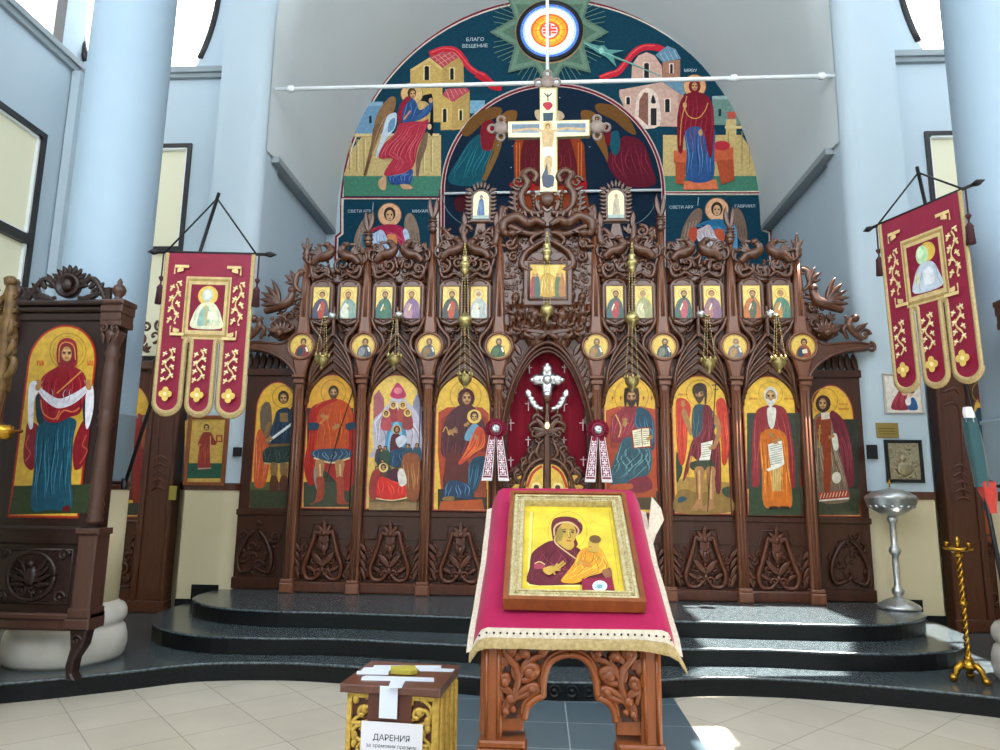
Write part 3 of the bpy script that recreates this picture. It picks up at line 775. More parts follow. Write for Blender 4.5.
# the round-headed inner field
P.fr = (0, 0, 1)
inn = lambda d: [(553+(111-d)*math.cos(PI+PI*i/40), 193+(108-d)*math.sin(PI+PI*i/40)) for i in range(41)]+[(664-d, 300), (442+d, 300)]
P.raw('c9b7b0', inn(-1.2)); P.raw('6e1730', inn(0)); P.raw('d8b8b0', inn(2.2)); P.raw('0d2236', inn(3))
P.fr = (440, 80, 4.545)
# throne
P.poly('8f3a1a', '335,300 350,265 630,265 655,300 665,520 690,620 330,620 340,520', False)
P.poly('5c1722', '375,300 430,250 560,250 600,300 610,470 380,470'); P.folds('8a2a30', pts('375,300 600,300 610,470 380,470'), 10, 5, 4)
for x in (348, 362, 628, 642): P.line('c06a34', [(x, 290), (x, 560)], 5, False)
P.poly('a8121e', '325,470 420,460 420,510 330,500'); P.poly('a8121e', '570,470 655,455 660,500 570,510')
P.poly('c9b090', '430,150 455,140 540,145 565,170 540,190 450,190')
# angel left and right of the throne
P.poly('6e4a22', '100,240 150,170 230,130 280,135 270,170 200,200 130,260'); P.poly('7a5226', '270,180 310,145 350,150 340,200 300,260 240,340 200,470 180,480 210,380 250,270')
b = P.poly('15505e', '80,370 140,280 200,250 240,310 210,400 190,480 60,480 40,440'); P.folds('2f7884', b, 7, 6, 3)
P.poly('7a1a26', '195,200 240,190 250,250 235,320 195,320 185,260'); P.ell('b8845a', 258, 215, 12, 15); P.line('7a5a30', '280,240 260,330 200,460', 22)
P.poly('6e4a22', '890,250 850,170 780,120 710,115 715,150 790,190 850,240'); P.poly('7a5226', '720,180 680,145 640,150 650,200 690,260 740,340 760,380 760,320')
b = P.poly('5c1426', '800,300 840,260 920,290 960,400 975,480 860,490 790,440 760,370'); P.folds('8c2c40', b, 8, 6, 6)
P.poly('15505e', '770,250 810,240 815,320 790,350 770,300'); P.ell('b8845a', 742, 215, 12, 15); P.poly('6a1020', '750,230 775,225 770,300 750,290')
P.hold = True
for k in range(60):
    a = random.uniform(40, 960); y = random.uniform(60, 480)
    if ((a-498)/480)**2+((y-510)/470)**2 < .9 and (abs(a-498) < 60 and y < 140 or 260 < a < 330 or 670 < a < 740): P.ell('8fb0b8', a, y, 3, 3, n=6)
P.hold = False; P.k += 1
P.poly('4a1420', '70,540 130,530 140,590 80,600'); P.line('6d8890', '8,520 30,590 75,640 120,665', 3); P.line('6d8890', '985,520 965,590 920,640 870,665', 3)
# the eight-pointed star round the window
P.fr = (500, 0, 7.143)
sx, sy = 352, 240
P.hold = True
for k in range(64):
    a = 2*PI*k/64; r1 = 300+70*abs(math.sin(4*a)); 
    if 25 < sy+r1*math.sin(a): P.line('6d8f80', [(sx+230*math.cos(a), sy+230*math.sin(a)), (sx+r1*1.15*math.cos(a), sy+r1*1.05*math.sin(a))], 4, False)
P.hold = False; P.k += 1
star = []
for k in range(16):
    a = PI*k/8; r = (425 if k % 4 == 0 else 420) if k % 2 == 0 else 268
    star.append((sx+r*math.cos(a), max(-8, sy+r*.98*math.sin(a))))
P.raw('5e7a6a', star); P.raw('6d8a76', [(sx+(x-sx)*.93, max(0, sy+(y-sy)*.93)) for x, y in star]); P.raw('587464', [(sx+(x-sx)*.8, max(2, sy+(y-sy)*.8)) for x, y in star])
P.poly('5f9a94', '590,310 640,320 700,340 740,335 770,365 885,372 800,395 830,490 760,420 700,390 640,350', False)
P.line('8cc4b8', '600,318 720,375 1000,490', 7, False); P.ell('9fd0c4', 722, 372, 18, 22)
P.ell('a88a6a', sx, sy, 244, 226, n=44)
print('mural layers', P.k)
fresco = P.build('mural', M['fresco'], WB); fresco['kind'] = 'structure'

def inscription(t, px, py, hpx):
    o = at(px, py, YB-.058); k = (at(px, py-hpx, YB-.058)-o).length
    w = text_mesh(t, k*1.35, 'inscription', M['inscr'], fresco, lambda x, y: Vector((o.x+x, YB-.058, o.z+y))); w['kind'] = 'structure'
M['inscr'] = mat('pale_blue_lettering', 'b9cdd6', .8)
for t, px, py, h_ in (('БЛАГО', 475, 41, 3.6), ('ВЕЩЕНИЕ', 475, 47.5, 3.6), ('МР', 687.5, 72, 3.2), ('ΘУ', 693.8, 72, 3.2), ('СВЕТИ АРХ', 359.5, 212.5, 3), ('МИХАИЛ', 421.5, 212.5, 3), ('СВЕТИ АРХ', 681.5, 208.5, 3), ('ГАВРИИЛ', 745, 207.5, 3)): inscription(t, px, py, h_)
# round stained-glass window in the back wall
c = at(549.5, 33.5, YB); e = at(582.8, 33.5, YB); rr = (e-c).length
m = MB(); m.lathe([(rr*1.0, YB), (rr*1.0, YB-.09), (rr*.9, YB-.10), (rr*.87, YB-.06)], c.x, c.z, 48, 'y')
W0 = S(m.build('window_21', M['iron'], None, c))
G = Paint(lambda x, y: Vector((c.x+x*rr, YB-.075, c.z+y*rr)), (0, -1, 0), step=.0005)
for r, col in ((.88, '3c64b4'), (.80, '9cc0ea'), (.75, 'eef2e0'), (.56, 'd8541c'), (.50, 'ee8a1e'), (.38, 'f2b02a'), (.30, 'd8481e'), (.24, 'd8c4c0')): G.ell(col, 0, 0, r, n=44)
for k in range(24): a = 2*PI*k/24; G.line('8a8f88', [(.56*math.cos(a), .56*math.sin(a)), (.86*math.cos(a), .86*math.sin(a))], .014, False)
for k in range(12): a = 2*PI*k/12; G.line('a8481c', [(.3*math.cos(a), .3*math.sin(a)), (.55*math.cos(a), .55*math.sin(a))], .014, False)
for r in (.75, .66, .56, .3): G.ring('6b5a3a', 0, 0, r, .014)
G.line('c4321e', [(-.2, 0), (.2, 0)], .07, False); G.line('c4321e', [(0, -.2), (0, .2)], .07, False)
for k in (-1, 1): G.line('c4321e', [(-.2, k*.1), (-.06, k*.1)], .05, False); G.line('c4321e', [(.2, k*.1), (.06, k*.1)], .05, False)
S(G.build('pane', M['glow'], W0))

# white tie rods
def rod(name, a, b, r, label, knobs=()):
    t = MB(); t.tube([a, b], r, 10)
    for f in knobs: p = a.lerp(b, f); d = (b-a).normalized(); t.tube([p-d*.05, p-d*.03, p+d*.03, p+d*.05], [r, r*1.7, r*1.7, r], 10)
    o = t.build(name, M['white'], None, (a+b)/2); tag(o, label, 'tie rod'); return o
rod('tie_rod', at(275, 89.3, 8.1), at(839, 75.8, 8.1), .026, 'long white horizontal rod spanning the vault above the gilded cross', (.03, .82, .97))
rod('tie_rod', at(444, 193.5, YB-.12), at(662, 190, YB-.12), .022, 'thin white rod across the lower part of the dark arched mural field')
rod('hanger_rod', at(547.5, 84, 8.17), at(547, -60, 8.17)+Vector((0, 0, .2)), .022, 'upright white rod hanging in front of the round stained-glass window')
# ================================================================== the carved icon screen
ICO = thing('iconostasis', (X0, 7.85, .45), 'tall carved walnut icon screen with rows of gilded icons on black granite steps', 'iconostasis')
PXS = [-2.80, -2.06, -1.285, -.475, .645, 1.41, 2.205, 2.96]
BAYS = [(0, 1), (1, 2), (2, 3), (4, 5), (5, 6), (6, 7)]
FN = (0, -1, 0)

def lab(o, t): o['label'] = t; return o
# posts swell into a round medallion and run up to a finial
POST_TOP = [4.32, 4.5, 4.66, 4.62, 4.62, 4.66, 4.5, 4.32]
for i, x in enumerate(PXS):
    zt = POST_TOP[i]
    m = MB()
    prof = [(.052, .56), (.05, 2.72), (.062, 2.86), (.06, 2.90), (.08, 3.0)]
    prof += [(.178*math.cos(a), 3.245+.178*math.sin(a)) for a in (-.9+2.0*k/9 for k in range(10))]
    prof += [(.078, 3.44), (.066, 3.56), (.062, 3.7), (.05, 4.0), (.036, zt-.1), (.03, zt)]
    m.prism([(x+r, z) for r, z in prof]+[(x-r, z) for r, z in prof[::-1]], 7.80, 7.90, .022)
    m.tube([(x-.018, 7.797, .6), (x-.018, 7.797, 2.74)], .015, 6); m.tube([(x+.018, 7.797, .6), (x+.018, 7.797, 2.74)], .015, 6)
    m.tube([(x-.01, 7.797, 3.6), (x-.006, 7.797, zt-.05)], .012, 6); m.tube([(x+.012, 7.797, 3.6), (x+.008, 7.797, zt-.05)], .012, 6)
    m.box(x-.066, x+.066, 7.77, 7.92, 2.80, 2.85, .008); m.box(x-.078, x+.078, 7.76, 7.93, 2.865, 2.90, .008)
    po = m.build('post', M['woodlight'], ICO)
    m = MB(); m.box(x-.078, x+.078, 7.76, 7.92, .45, .56, .012); m.box(x-.072, x+.072, 7.77, 7.92, .56, .60, .01); m.build('foot', M['woodlight'], po)
    m = MB(); m.lathe([(.172, 7.805), (.172, 7.79), (.155, 7.775), (.142, 7.79), (.139, 7.81)], x, 3.245, 28, 'y'); m.build('medallion_rim', M['woodlight'], po)
    # finial
    m = MB(); m.lathe([(.03, zt-.04), (.055, zt), (.04, zt+.03), (.058, zt+.055), (.04, zt+.085), (.052, zt+.11), (.03, zt+.14), (.02, zt+.18)], x, 7.80, 12)
    if i in (1, 2, 5, 6):
        for k in (-1, 1): m.leaf(x, zt+.14, PI/2+k*.35, .28, .07, 7.80, bend=-k*.4)
        for k in range(4): m.ball((x, 7.77, zt+.03+.035*k), .062, .03, .012)
    else: m.fan(x, zt+.1, PI/2, .16, .05, 7.79, 3, 1.2)
    m.build('finial', M['carve'], po)
    # medallion with a half-length saint
    px, py = [(303, 346.5), (366, 346.5), (433, 346.5), (497, 346), (596, 346), (664, 346), (735, 346), (804, 347)][i]
    G = Paint(lambda a, b, x=x: Vector((x+a*.136, 7.797, 3.245-b*.136)), FN)
    G.ell('e0bd58', 0, 0, 1, n=36); G.ring('8a5a20', 0, 0, .94, .05)
    robe = ['8a2a24', '3a4450', '4a5a6a', '28503e', '6a6a58', '32404c', '6a6a72', '9a4a34'][i]; r2 = ['23364a', '8a8a90', '8a6a3a', '4a6a4a', 'a07a4a', '7a7a6a', 'b08a5a', '2c3c50'][i]; d = [.12, .1, -.05, -.05, 0, .05, .05, .05][i]
    b = G.poly(robe, [(-.62+d, .78), (-.5+d, .2), (-.15+d, -.1), (.25+d, -.08), (.5+d, .25), (.55+d, .78), (0+d, .96)]); G.folds(r2, b, 4, .08, i)
    G.poly(r2, [(-.5+d, .75), (-.35+d, .2), (0+d, .15), (.05+d, .6), (-.2+d, .9)])
    G.head(d+.05, -.34, .25, ['2c1c12', '3a2a1a', '5a4a3a', '4a4438', '6a5a48', '4a4a44', '8a8478', '2c1c12'][i], 'a87848', [None, None, '5a4a3a', '4a4438', '6a5a48', '4a3a2a', 'b0a898', None][i])
    if i == 7: G.poly('e4d8c0', [(-.1, .3), (.3, .2), (.35, .55), (-.05, .6)], False)
    else: G.line('efe6cc', [(d+.3, .1), (d+.45, .5)], .16, False)
    G.build('medallion_icon', M['paint'], po)

# ------------------------------------------------------------------ the six bays
def ogee(x0, x1, xc, z0, zk, t):
    """one side of an ogee arch from the post up to its keel"""
    def bz(a, b, c, d, u): return a*(1-u)**3+3*b*u*(1-u)**2+3*c*u*u*(1-u)+d*u**3
    return [(bz(x0, x0, xc+(x0-xc)*.42, xc, u/14), bz(z0, z0+(zk-z0)*.55, zk-(zk-z0)*.22, zk, u/14)) for u in range(15)]
for bi, (ia, ib) in enumerate(BAYS):
    x0, x1 = PXS[ia]+.06, PXS[ib]-.06; xc = (x0+x1)/2; w = x1-x0
    m = MB(); m.box(x0-.03, x1+.03, 7.915, 7.96, .55, 4.22)
    m.box(x0, x1, 7.895, 7.92, 1.29, 1.355, .008)
    pan = m.build('panel', M['wooddark'], ICO)
    m = MB(); m.box(x0-.02, x1+.02, 7.83, 7.95, .45, .57, .015); m.build('base_rail', M['wood'], pan)
    # raised surround of the tall icon, a plank with a round-headed opening
    ax0, ax1 = x0+.03, x1-.03; a = (ax1-ax0)/2; zs = 2.58
    m = MB()
    for k in range(16):
        t0, t1 = PI*k/16, PI*(k+1)/16
        p, q = (xc+a*math.cos(t0), zs+.35*math.sin(t0)), (xc+a*math.cos(t1), zs+.35*math.sin(t1))
        m.prism([p, q, (q[0], 3.02), (p[0], 3.02)], 7.885, 7.92)
    for k in range(5):                                    # nested ogee ribs on both sides
        for sx in (x0+.005+.012*k, x1-.005-.012*k):
            c = ogee(sx, 0, xc, 2.55+.05*k, 2.99+.105*k, 0)
            m.tube([(p[0], 7.87-.012*k+.02*abs(0), p[1]) for p in c], .021, 6, sq=1.5)
    for k in range(4):                                    # solid web under the ribs
        L_ = ogee(x0+.012*k, 0, xc, 2.6+.05*k, 3.04+.105*k, 0); R_ = ogee(x1-.012*k, 0, xc, 2.6+.05*k, 3.04+.105*k, 0)
        m.prism(L_+R_[::-1][1:]+[(x1, 2.5), (x1-.05, 2.5)]+[(xc+(a-.0)*math.cos(PI*j/12), zs+.36*math.sin(PI*j/12)) for j in range(13)]+[(x0+.05, 2.5), (x0, 2.5)], 7.895-.006*k, 7.905)
    m.prism([(xc-.022, 3.36), (xc+.022, 3.36), (xc+.016, 3.72), (xc-.016, 3.72)], 7.79, 7.9, .01)
    m.build('ogee_arch', M['carve'], pan)
    m = MB(); m.tube([(p[0], 7.882, p[1]) for p in arch(ax0+.005, ax1-.005, 1.36, zs, 2.93, 20)[1:]], .011, 6); m.build('red_fillet', M['carvered'], pan)
    # carved leaves between medallion and keel
    m = MB()
    for k in (-1, 1):
        e = xc+k*w*.5
        for j in range(9):
            t = j/8; m.ball((xc+k*(.05+.10*math.sin(t*2.4)), 7.86, 3.56-.3*t), .02, .016, .02, 6, 4)
        m.curve([(xc+k*.05, 3.40), (xc+k*.12, 3.33), (xc+k*.2, 3.38), (xc+k*.24, 3.5), (e-k*.02, 3.58)], 7.87, .018, .3)
        m.curve([(xc+k*.03, 3.52), (xc+k*.09, 3.44), (xc+k*.15, 3.47), (xc+k*.17, 3.56)], 7.87, .016, .3)
        m.scroll(xc+k*.15, 3.53, .05, 7.87, .015, 1.2, 0, k); m.fan(xc+k*.19, 3.42, PI/2+k*.3, .14, .05, 7.87, 3, 1.0)
        m.curve([(e-k*.01, 3.05), (e-k*.03, 3.12), (e-k*.155, 3.22), (e-k*.155, 3.35), (e-k*.06, 3.47), (e-k*.01, 3.6)], 7.83, .028, .2)
    m.build('leaf_carving', M['carve'], pan)
    # two small framed apostles
    for k in (-1, 1):
        fx = xc+k*.165; fz0, fz1 = 3.57, 3.975
        o = [(fx-.15, fz0+.02), (fx-.10, fz0-.05), (fx, fz0-.085), (fx+.10, fz0-.05), (fx+.15, fz0+.02), (fx+.15, fz1), (fx+.12, fz1+.05), (fx+.06, fz1+.085), (fx-.06, fz1+.085), (fx-.12, fz1+.05), (fx-.15, fz1)]
        m = MB(); m.prism(o, 7.80, 7.92, .016)
        m.tube([(fx-.105, 7.798, fz0), (fx+.105, 7.798, fz0), (fx+.105, 7.798, fz1-.01), (fx-.105, 7.798, fz1-.01), (fx-.105, 7.798, fz0)], .011, 6)
        m.tube([(fx+.08*math.cos(PI*j/10), 7.80, fz1+.02+.045*math.sin(PI*j/10)) for j in range(11)], .013, 6)
        for j in range(-3, 4): m.ball((fx+j*.025, 7.80, fz0-.04-.012*abs(j)*-1), .014, .012, .014, 6, 4)
        fr = lab(m.build('apostle_frame', M['carve'], pan), 'small carved frame around a half-length saint on gold')
        n = bi*2+(k > 0)
        A = Paint(lambda u, v, fx=fx: Vector((fx+u*.1, 7.796, 3.775-v*.19)), FN)
        A.rect('ddb94c', -1, -1, 1, 1); A.rect('e8ca6c', -.92, -.95, .92, .5)
        c1 = ['2c4260', '7a9a90', '23605a', '7a5a86', '1c4038', 'a8b0ac', '1f5c58', '9a9a6a', '2a5e50', '7c5a78', 'c06a28', '3f7a6a'][n]
        c2 = ['b03a24', 'd8dcc8', '2f6a4a', 'b48a90', 'b8401e', 'd8dad0', 'a82c34', 'c8c49a', 'b04a58', 'a8706a', '4a5a44', 'c08a4a'][n]
        hc = ['3a2214', '6a3a1c', '3f3a2c', '7a4a24', '4a3420', 'b8b4a8', '4a3424', '9a8a5a', '3a2414', '7a4a28', '4a3a2a', 'a07a3a'][n]
        bd = [None, '7a4a24', '3f3a2c', '7a4a24', '4a3420', 'c8c4b8', '4a3424', 'a89a6a', '3a2414', None, '5a4a3a', None][n]
        t = .12 if k < 0 else -.05
        A.ring('a87c2c', t, -.47, .6, .04, .32); 
        b = A.poly(c1, [(-1, 1), (-.92, .4), (-.55, -.06), (t-.15, -.22), (t+.3, -.2), (.8, .08), (.97, .6), (.95, 1)]); A.folds(c2, b, 5, .07, n)
        A.poly(c2, [(-.2, 1), (-.3, .4), (t, -.08), (t+.35, .1), (.5, .5), (.3, 1)] if n % 2 == 0 else [(-.8, .9), (-.7, .35), (-.3, .05), (0, .4), (.05, 1)])
        A.line('efe4c4', [(-.35, .55), (-.05, .15)], .13, False); A.ell('a87848', .05, .42, .12, .07)
        A.ell(hc, t, -.5, .36, .2); A.ell('b5834f', t, -.44, .26, .17)
        if bd: A.poly(bd, [(t-.27, -.4), (t-.1, -.35), (t+.1, -.35), (t+.27, -.4), (t+.18, -.22), (t, -.12), (t-.18, -.22)])
        A.line('3a2214', [(t-.12, -.47), (t-.03, -.465)], .025, False); A.line('3a2214', [(t+.03, -.465), (t+.12, -.47)], .025, False)
        A.build('apostle_icon', M['paint'], fr)
    # lyre carving at the foot
    m = MB(); y = 7.90
    for k in (-1, 1):
        m.curve([(xc+k*.03, 1.08), (xc+k*.09, 1.12), (xc+k*.12, 1.02), (xc+k*.17, .86), (xc+k*.215, .72), (xc+k*.18, .61), (xc+k*.09, .60), (xc+k*.025, .66)], y-.03, .03, .35, 40)
        m.scroll(xc+k*.045, .665, .045, y-.035, .016, 1.2, -.6 if k > 0 else PI+.6, k)
        m.leaf(xc, .74, PI/2+k*.7, .2, .09, y-.02); m.leaf(xc+k*.02, .86, PI/2+k*.5, .16, .07, y-.02)
        m.scroll(xc+k*.10, .80, .055, y-.015, .016, 1.2, 1, k); m.fan(xc+k*.03, .98, PI/2+k*.5, .16, .055, y-.02, 3, 1.0)
        m.leaf(xc+k*.09, .68, PI/2-k*1.0, .12, .06, y-.02)
        for j in range(4): m.leaf(xc+k*.27, .60+.10*j, PI/2-k*(.25+.12*j), .17, .06, y-.01, bend=-k*.4)
        m.scroll(xc+k*.26, .66, .05, y-.01, .014, 1.1, 0, -k)
    m.fan(xc, 1.08, PI/2, .17, .06, y-.03, 5, 2.2); m.ball((xc, y-.03, 1.1), .04); m.ball((xc, y-.03, .93), .035, .03, .05); m.ball((xc, y-.03, .7), .03, .03, .04)
    for j in range(5): m.ball((xc, y-.02, .76+.035*j), .018)
    for k in (-1, 1): m.fill([(xc+k*w*.47, .62), (xc+k*.215, .62), (xc+k*.25, .74), (xc+k*.16, 1.0), (xc+k*w*.47, 1.02)], y-.0, 500+bi*2+k, .085)
    m.fill([(xc-.16, .64), (xc+.16, .64), (xc+.17, .76), (xc+.08, 1.0), (xc-.08, 1.0), (xc-.17, .76)], y+.005, 520+bi, .085)
    m.build('lyre_carving', M['carvered'], pan)
    m = MB(); yy = 7.893
    q = [(x0+.02, .60), (x1-.02, .60), (x1-.02, 1.04)]+[(xc+.17, 1.04), (xc+.14, 1.2), (xc-.14, 1.2), (xc-.17, 1.04), (x0+.02, 1.04)]
    n = len(q); m.tube([(a_, 7.912, b_) for a_, b_ in q+[q[0]]], .012, 6)
    m.build('sunk_panel_moulding', M['wooddark'], pan)
    # crest: scrolls and beasts above
    m = MB(); zb = 4.06; H = [.28, .42, .62, .60, .42, .28][bi]; rnd = random.Random(40+bi)
    for k in (-1, 1):
        m.curve([(xc+k*.04, zb+.0), (xc+k*.13, zb+.06), (xc+k*.2, zb+.02), (xc+k*.27, zb+.02), (xc+k*.30, zb+.12), (xc+k*.25, zb+.17), (xc+k*.2, zb+.13)], 7.79, .026, .35, 30)
        m.scroll(xc+k*.235, zb+.125, .05, 7.785, .018, 1.2, 0, k)
        m.curve([(xc+k*.30, zb+.1), (xc+k*.33, zb+.26), (xc+k*.26, zb+.36)], 7.80, .024, .5)
        # a small winged beast: body, neck, head, wing, tail
        bx, bz_ = xc+k*.16, zb+.2+H*.18
        m.curve([(bx+k*.12, bz_-.08), (bx+k*.05, bz_), (bx-k*.04, bz_+.02), (bx-k*.1, bz_+.08), (bx-k*.06, bz_+.15)], 7.76, .064, .4)
        m.ball((bx-k*.045, 7.75, bz_+.16), .05, .04, .035); m.leaf(bx-k*.01, bz_+.16, 0 if k < 0 else PI, -.10*1, .04, 7.75)
        for j in range(4): m.leaf(bx+k*.02, bz_+.01, PI/2-k*(.1+.28*j), .17-.012*j, .045, 7.755-.003*j, bend=-k*.5)
        m.curve([(bx+k*.12, bz_-.08), (bx+k*.2, bz_-.03), (bx+k*.19, bz_+.07), (bx+k*.13, bz_+.05)], 7.77, .02, .5)
    if H > .35:
        for k in (-1, 1):
            m.curve([(xc+k*.02, zb+.12), (xc+k*.08, zb+.3), (xc+k*.2, zb+H*.85), (xc+k*.3, zb+H), (xc+k*.31, zb+H*.78)], 7.80, .03, .4, 24)
            m.scroll(xc+k*.25, zb+H*.80, .07, 7.79, .02, 1.3, 0, k)
    m.fill([(xc-.3, zb+.02), (xc+.3, zb+.02), (xc+.29, zb+H*.72), (xc, zb+H*.9), (xc-.29, zb+H*.72)], 7.83, 300+bi, .12)
    m.fill([(xc-.33, zb+.08), (xc+.33, zb+.08), (xc+.31, zb+H*.9), (xc+.1, zb+H*1.0), (xc-.1, zb+H*1.0), (xc-.31, zb+H*.9)], 7.80, 700+bi, .17, .026, (.5, .95))
    m.prism([(xc-.32, zb-.04), (xc+.32, zb-.04), (xc+.28, zb+H*.5), (xc, zb+H*.62), (xc-.28, zb+H*.5)], 7.845, 7.92, .02)
    m.build('crest_carving', M['carve'], pan)

# ------------------------------------------------------------------ the tall icons (authored over the photograph's own zooms)
def saint(fr, ax0, ax1, Y, z0, zs, zt, parent, label, paint, border='c98a5a', gold='dfae3c'):
    p0 = [(x, z) for x, z in arch(ax0, ax1, z0, zs, zt, 20)]
    fn = lambda px, py: at(px, py, Y)
    A = Paint(fn, FN, fr, .00022)
    # ground shapes are laid in metres through a second painter that shares the lists
    B = Paint(lambda x, z: Vector((x, Y, z)), FN); 
    def both(col, e): 
        A.v += [Vector((x, Y, z))+Vector(FN)*(A.k*A.step) for x, z in arch(ax0+e, ax1-e, z0+e, zs, zt-e, 24)]; n = len(arch(ax0, ax1, z0, zs, zt, 24))
        A.f.append(list(range(len(A.v)-n, len(A.v)))); A.c.append(lin(col)); A.k += 1
    both('8a2418', 0); both(border, .012); both(gold, .02)
    paint(A)
    return lab(A.build('saint_icon', M['paint'], parent), label)
pans = [o for o in ICO.children if o.name.startswith('panel')]
def bay_icon(bi, fr, label, paint, **kw):
    ia, ib = BAYS[bi]; x0, x1 = PXS[ia]+.078, PXS[ib]-.078
    saint(fr, x0, x1, 7.875, 1.365, 2.57, 2.925, pans[bi], label, paint, **kw)

def warrior(A):                                             # 300..355, frame of the 5x zoom (240,370)
    A.rect('2c3326', 336, 190, 566, 560); A.rect('39402c', 318, 560, 566, 685)
    A.poly('a01c16', '350,200 420,160 520,165 580,260 590,480 560,580 520,600 420,500 380,560 345,575 320,480 345,330')
    A.folds('c83824', pts('350,200 345,330 320,480 345,575 380,560 400,300'), 4, 7, 3)
    A.head(468, 112, 25, '2c2018', '9c7448', '4a3a28', None, ring='a87a2c'); A.ring('a87a2c', 468, 112, 62, 4)
    A.poly('8a8a80', '375,480 420,470 395,600 372,560'); 
    b = A.poly('b8481c', '380,180 440,150 510,150 555,190 565,260 545,300 540,400 480,425 380,410 390,300 355,265'); A.folds('d87a34', b, 6, 6, 4); A.folds('7a2a10', b, 5, 5, 7)
    A.poly('a01c16', '355,210 440,150 490,150 400,200 375,300 350,260'); A.poly('1f3d52', '350,265 395,268 385,300 345,295'); A.poly('1f3d52', '530,270 575,262 580,290 535,300')
    b = A.poly('24425c', '375,400 540,395 550,440 460,465 370,440'); A.folds('7a9ab0', b, 9, 5, 3)
    A.line('d8c08a', '370,440 460,464 550,440', 8)
    for x, kx in ((400, -1), (500, 1)):
        A.poly('a8784a', [(x-22, 455), (x+22, 455), (x+16, 520), (x+12, 545), (x-14, 545), (x-18, 520)]); A.poly('9a3a22', [(x-18, 540), (x+18, 540), (x+22, 600), (x+18+kx*8, 650), (x+kx*45, 668), (x-20+kx*10, 668), (x-14, 610)])
        A.line('d8a878', [(x, 470), (x+3, 530)], 8)
    A.hand(428, 240, 14, -2.5); A.hand(488, 280, 14, 2.6); A.line('2c1a10', '575,80 500,300 430,560', 6, False); A.line('2c1a10', '575,80 590,50', 9, False)
    A.line('c8783c', '400,270 440,230', 10)
bay_icon(0, (240, 370, 5), 'tall icon of a bearded soldier in red cloak holding a spear', warrior, gold='d9a038')

def synaxis(A):                                             # the crowded blue-mandorla icon; frame (350,365) 4.84
    A.poly('a8606a', '112,300 115,150 140,120 165,160 168,300', False); A.poly('6a6a86', '330,300 325,130 345,90 350,400', False); A.poly('8a8aa0', '300,280 305,180 322,140 340,180 340,300', False)
    A.rect('9a7a52', 92, 640, 332, 702); A.rect('8a6a46', 92, 655, 332, 662)
    A.poly('b8b4c4', '115,400 110,280 150,230 190,180 230,130 280,180 330,240 345,330 342,450 110,450'); A.folds('e4e0ea', pts('115,400 110,280 230,130 345,330 342,450'), 9, 7, 3); A.folds('8f6a7a', pts('115,400 110,280 230,130 345,330 342,450'), 7, 6, 6)
    A.poly('4a8ab0', '180,460 170,380 190,290 222,250 255,280 275,360 268,460 225,480'); A.poly('7ab4d0', '190,440 185,370 205,300 225,272 248,310 258,380 250,450'); A.poly('b8305a', '195,150 210,110 230,85 255,110 272,150 235,165'); A.ell('d87a8a', 232, 125, 20, 16)
    for k, (x, y) in enumerate(((210, 195), (256, 196), (176, 236), (280, 232))):
        A.poly(('9a3a44', 'a84a3a', 'b04a52', '8a3a3a')[k], [(x-24, y+75), (x-20, y+15), (x, y+8), (x+20, y+15), (x+24, y+75)]); A.head(x, y, 10, '3a2414', 'a87848', None, 'e4c070', 20)
    A.poly('5a1c24', '195,420 200,350 220,330 245,345 255,420 225,440'); A.poly('c8d0dc', '222,360 262,340 275,370 240,400'); A.head(228, 312, 12, '3a2414', 'a87848', None, 'e0c06a', 22, veil='4a1820')
    b = A.poly('1f3f5c', '180,430 270,400 300,440 285,490 200,490'); A.folds('4a7a9a', b, 5, 5, 3)
    cr = ('2c4a5c', '5a3a2c', '8a5a2c', '33503c', '6a2c2c', '23384c')
    rnd = random.Random(4)
    for k in range(14):
        x = (118+rnd.uniform(0, 70)) if k % 2 else (270+rnd.uniform(0, 65)); y = 380+rnd.uniform(0, 130)
        A.poly(cr[k % 6], [(x-22, y+70), (x-18, y+14), (x, y+5), (x+18, y+14), (x+22, y+70)]); A.head(x, y, 9, '2c1c10', '9c7044', '3a2a1a' if k % 3 else None)
    A.poly('8a4a24', '255,470 275,430 320,430 342,470 335,640 280,640'); A.folds('c08a4a', pts('255,470 275,430 320,430 342,470 335,640 280,640'), 5, 6, 3)
    A.poly('9a3030', '100,560 120,510 150,520 150,640 100,640'); A.poly('4a2030', '190,520 235,500 250,560 200,580')
    b = A.poly('d0241c', '140,640 135,570 160,540 210,560 260,575 275,600 270,640 210,652'); A.folds('f0543c', b, 6, 7, 3)
    A.poly('e0d8cc', '235,520 262,505 278,570 245,585'); A.head(166, 497, 13, '3a2414', 'a87848', None, 'e6c880', 24)
    A.line('e0cc9a', '130,645 205,655 280,642', 5)
bay_icon(1, (350, 365, 4.84), 'tall icon of a crowd of saints around a blue oval', synaxis, gold='e4c060')

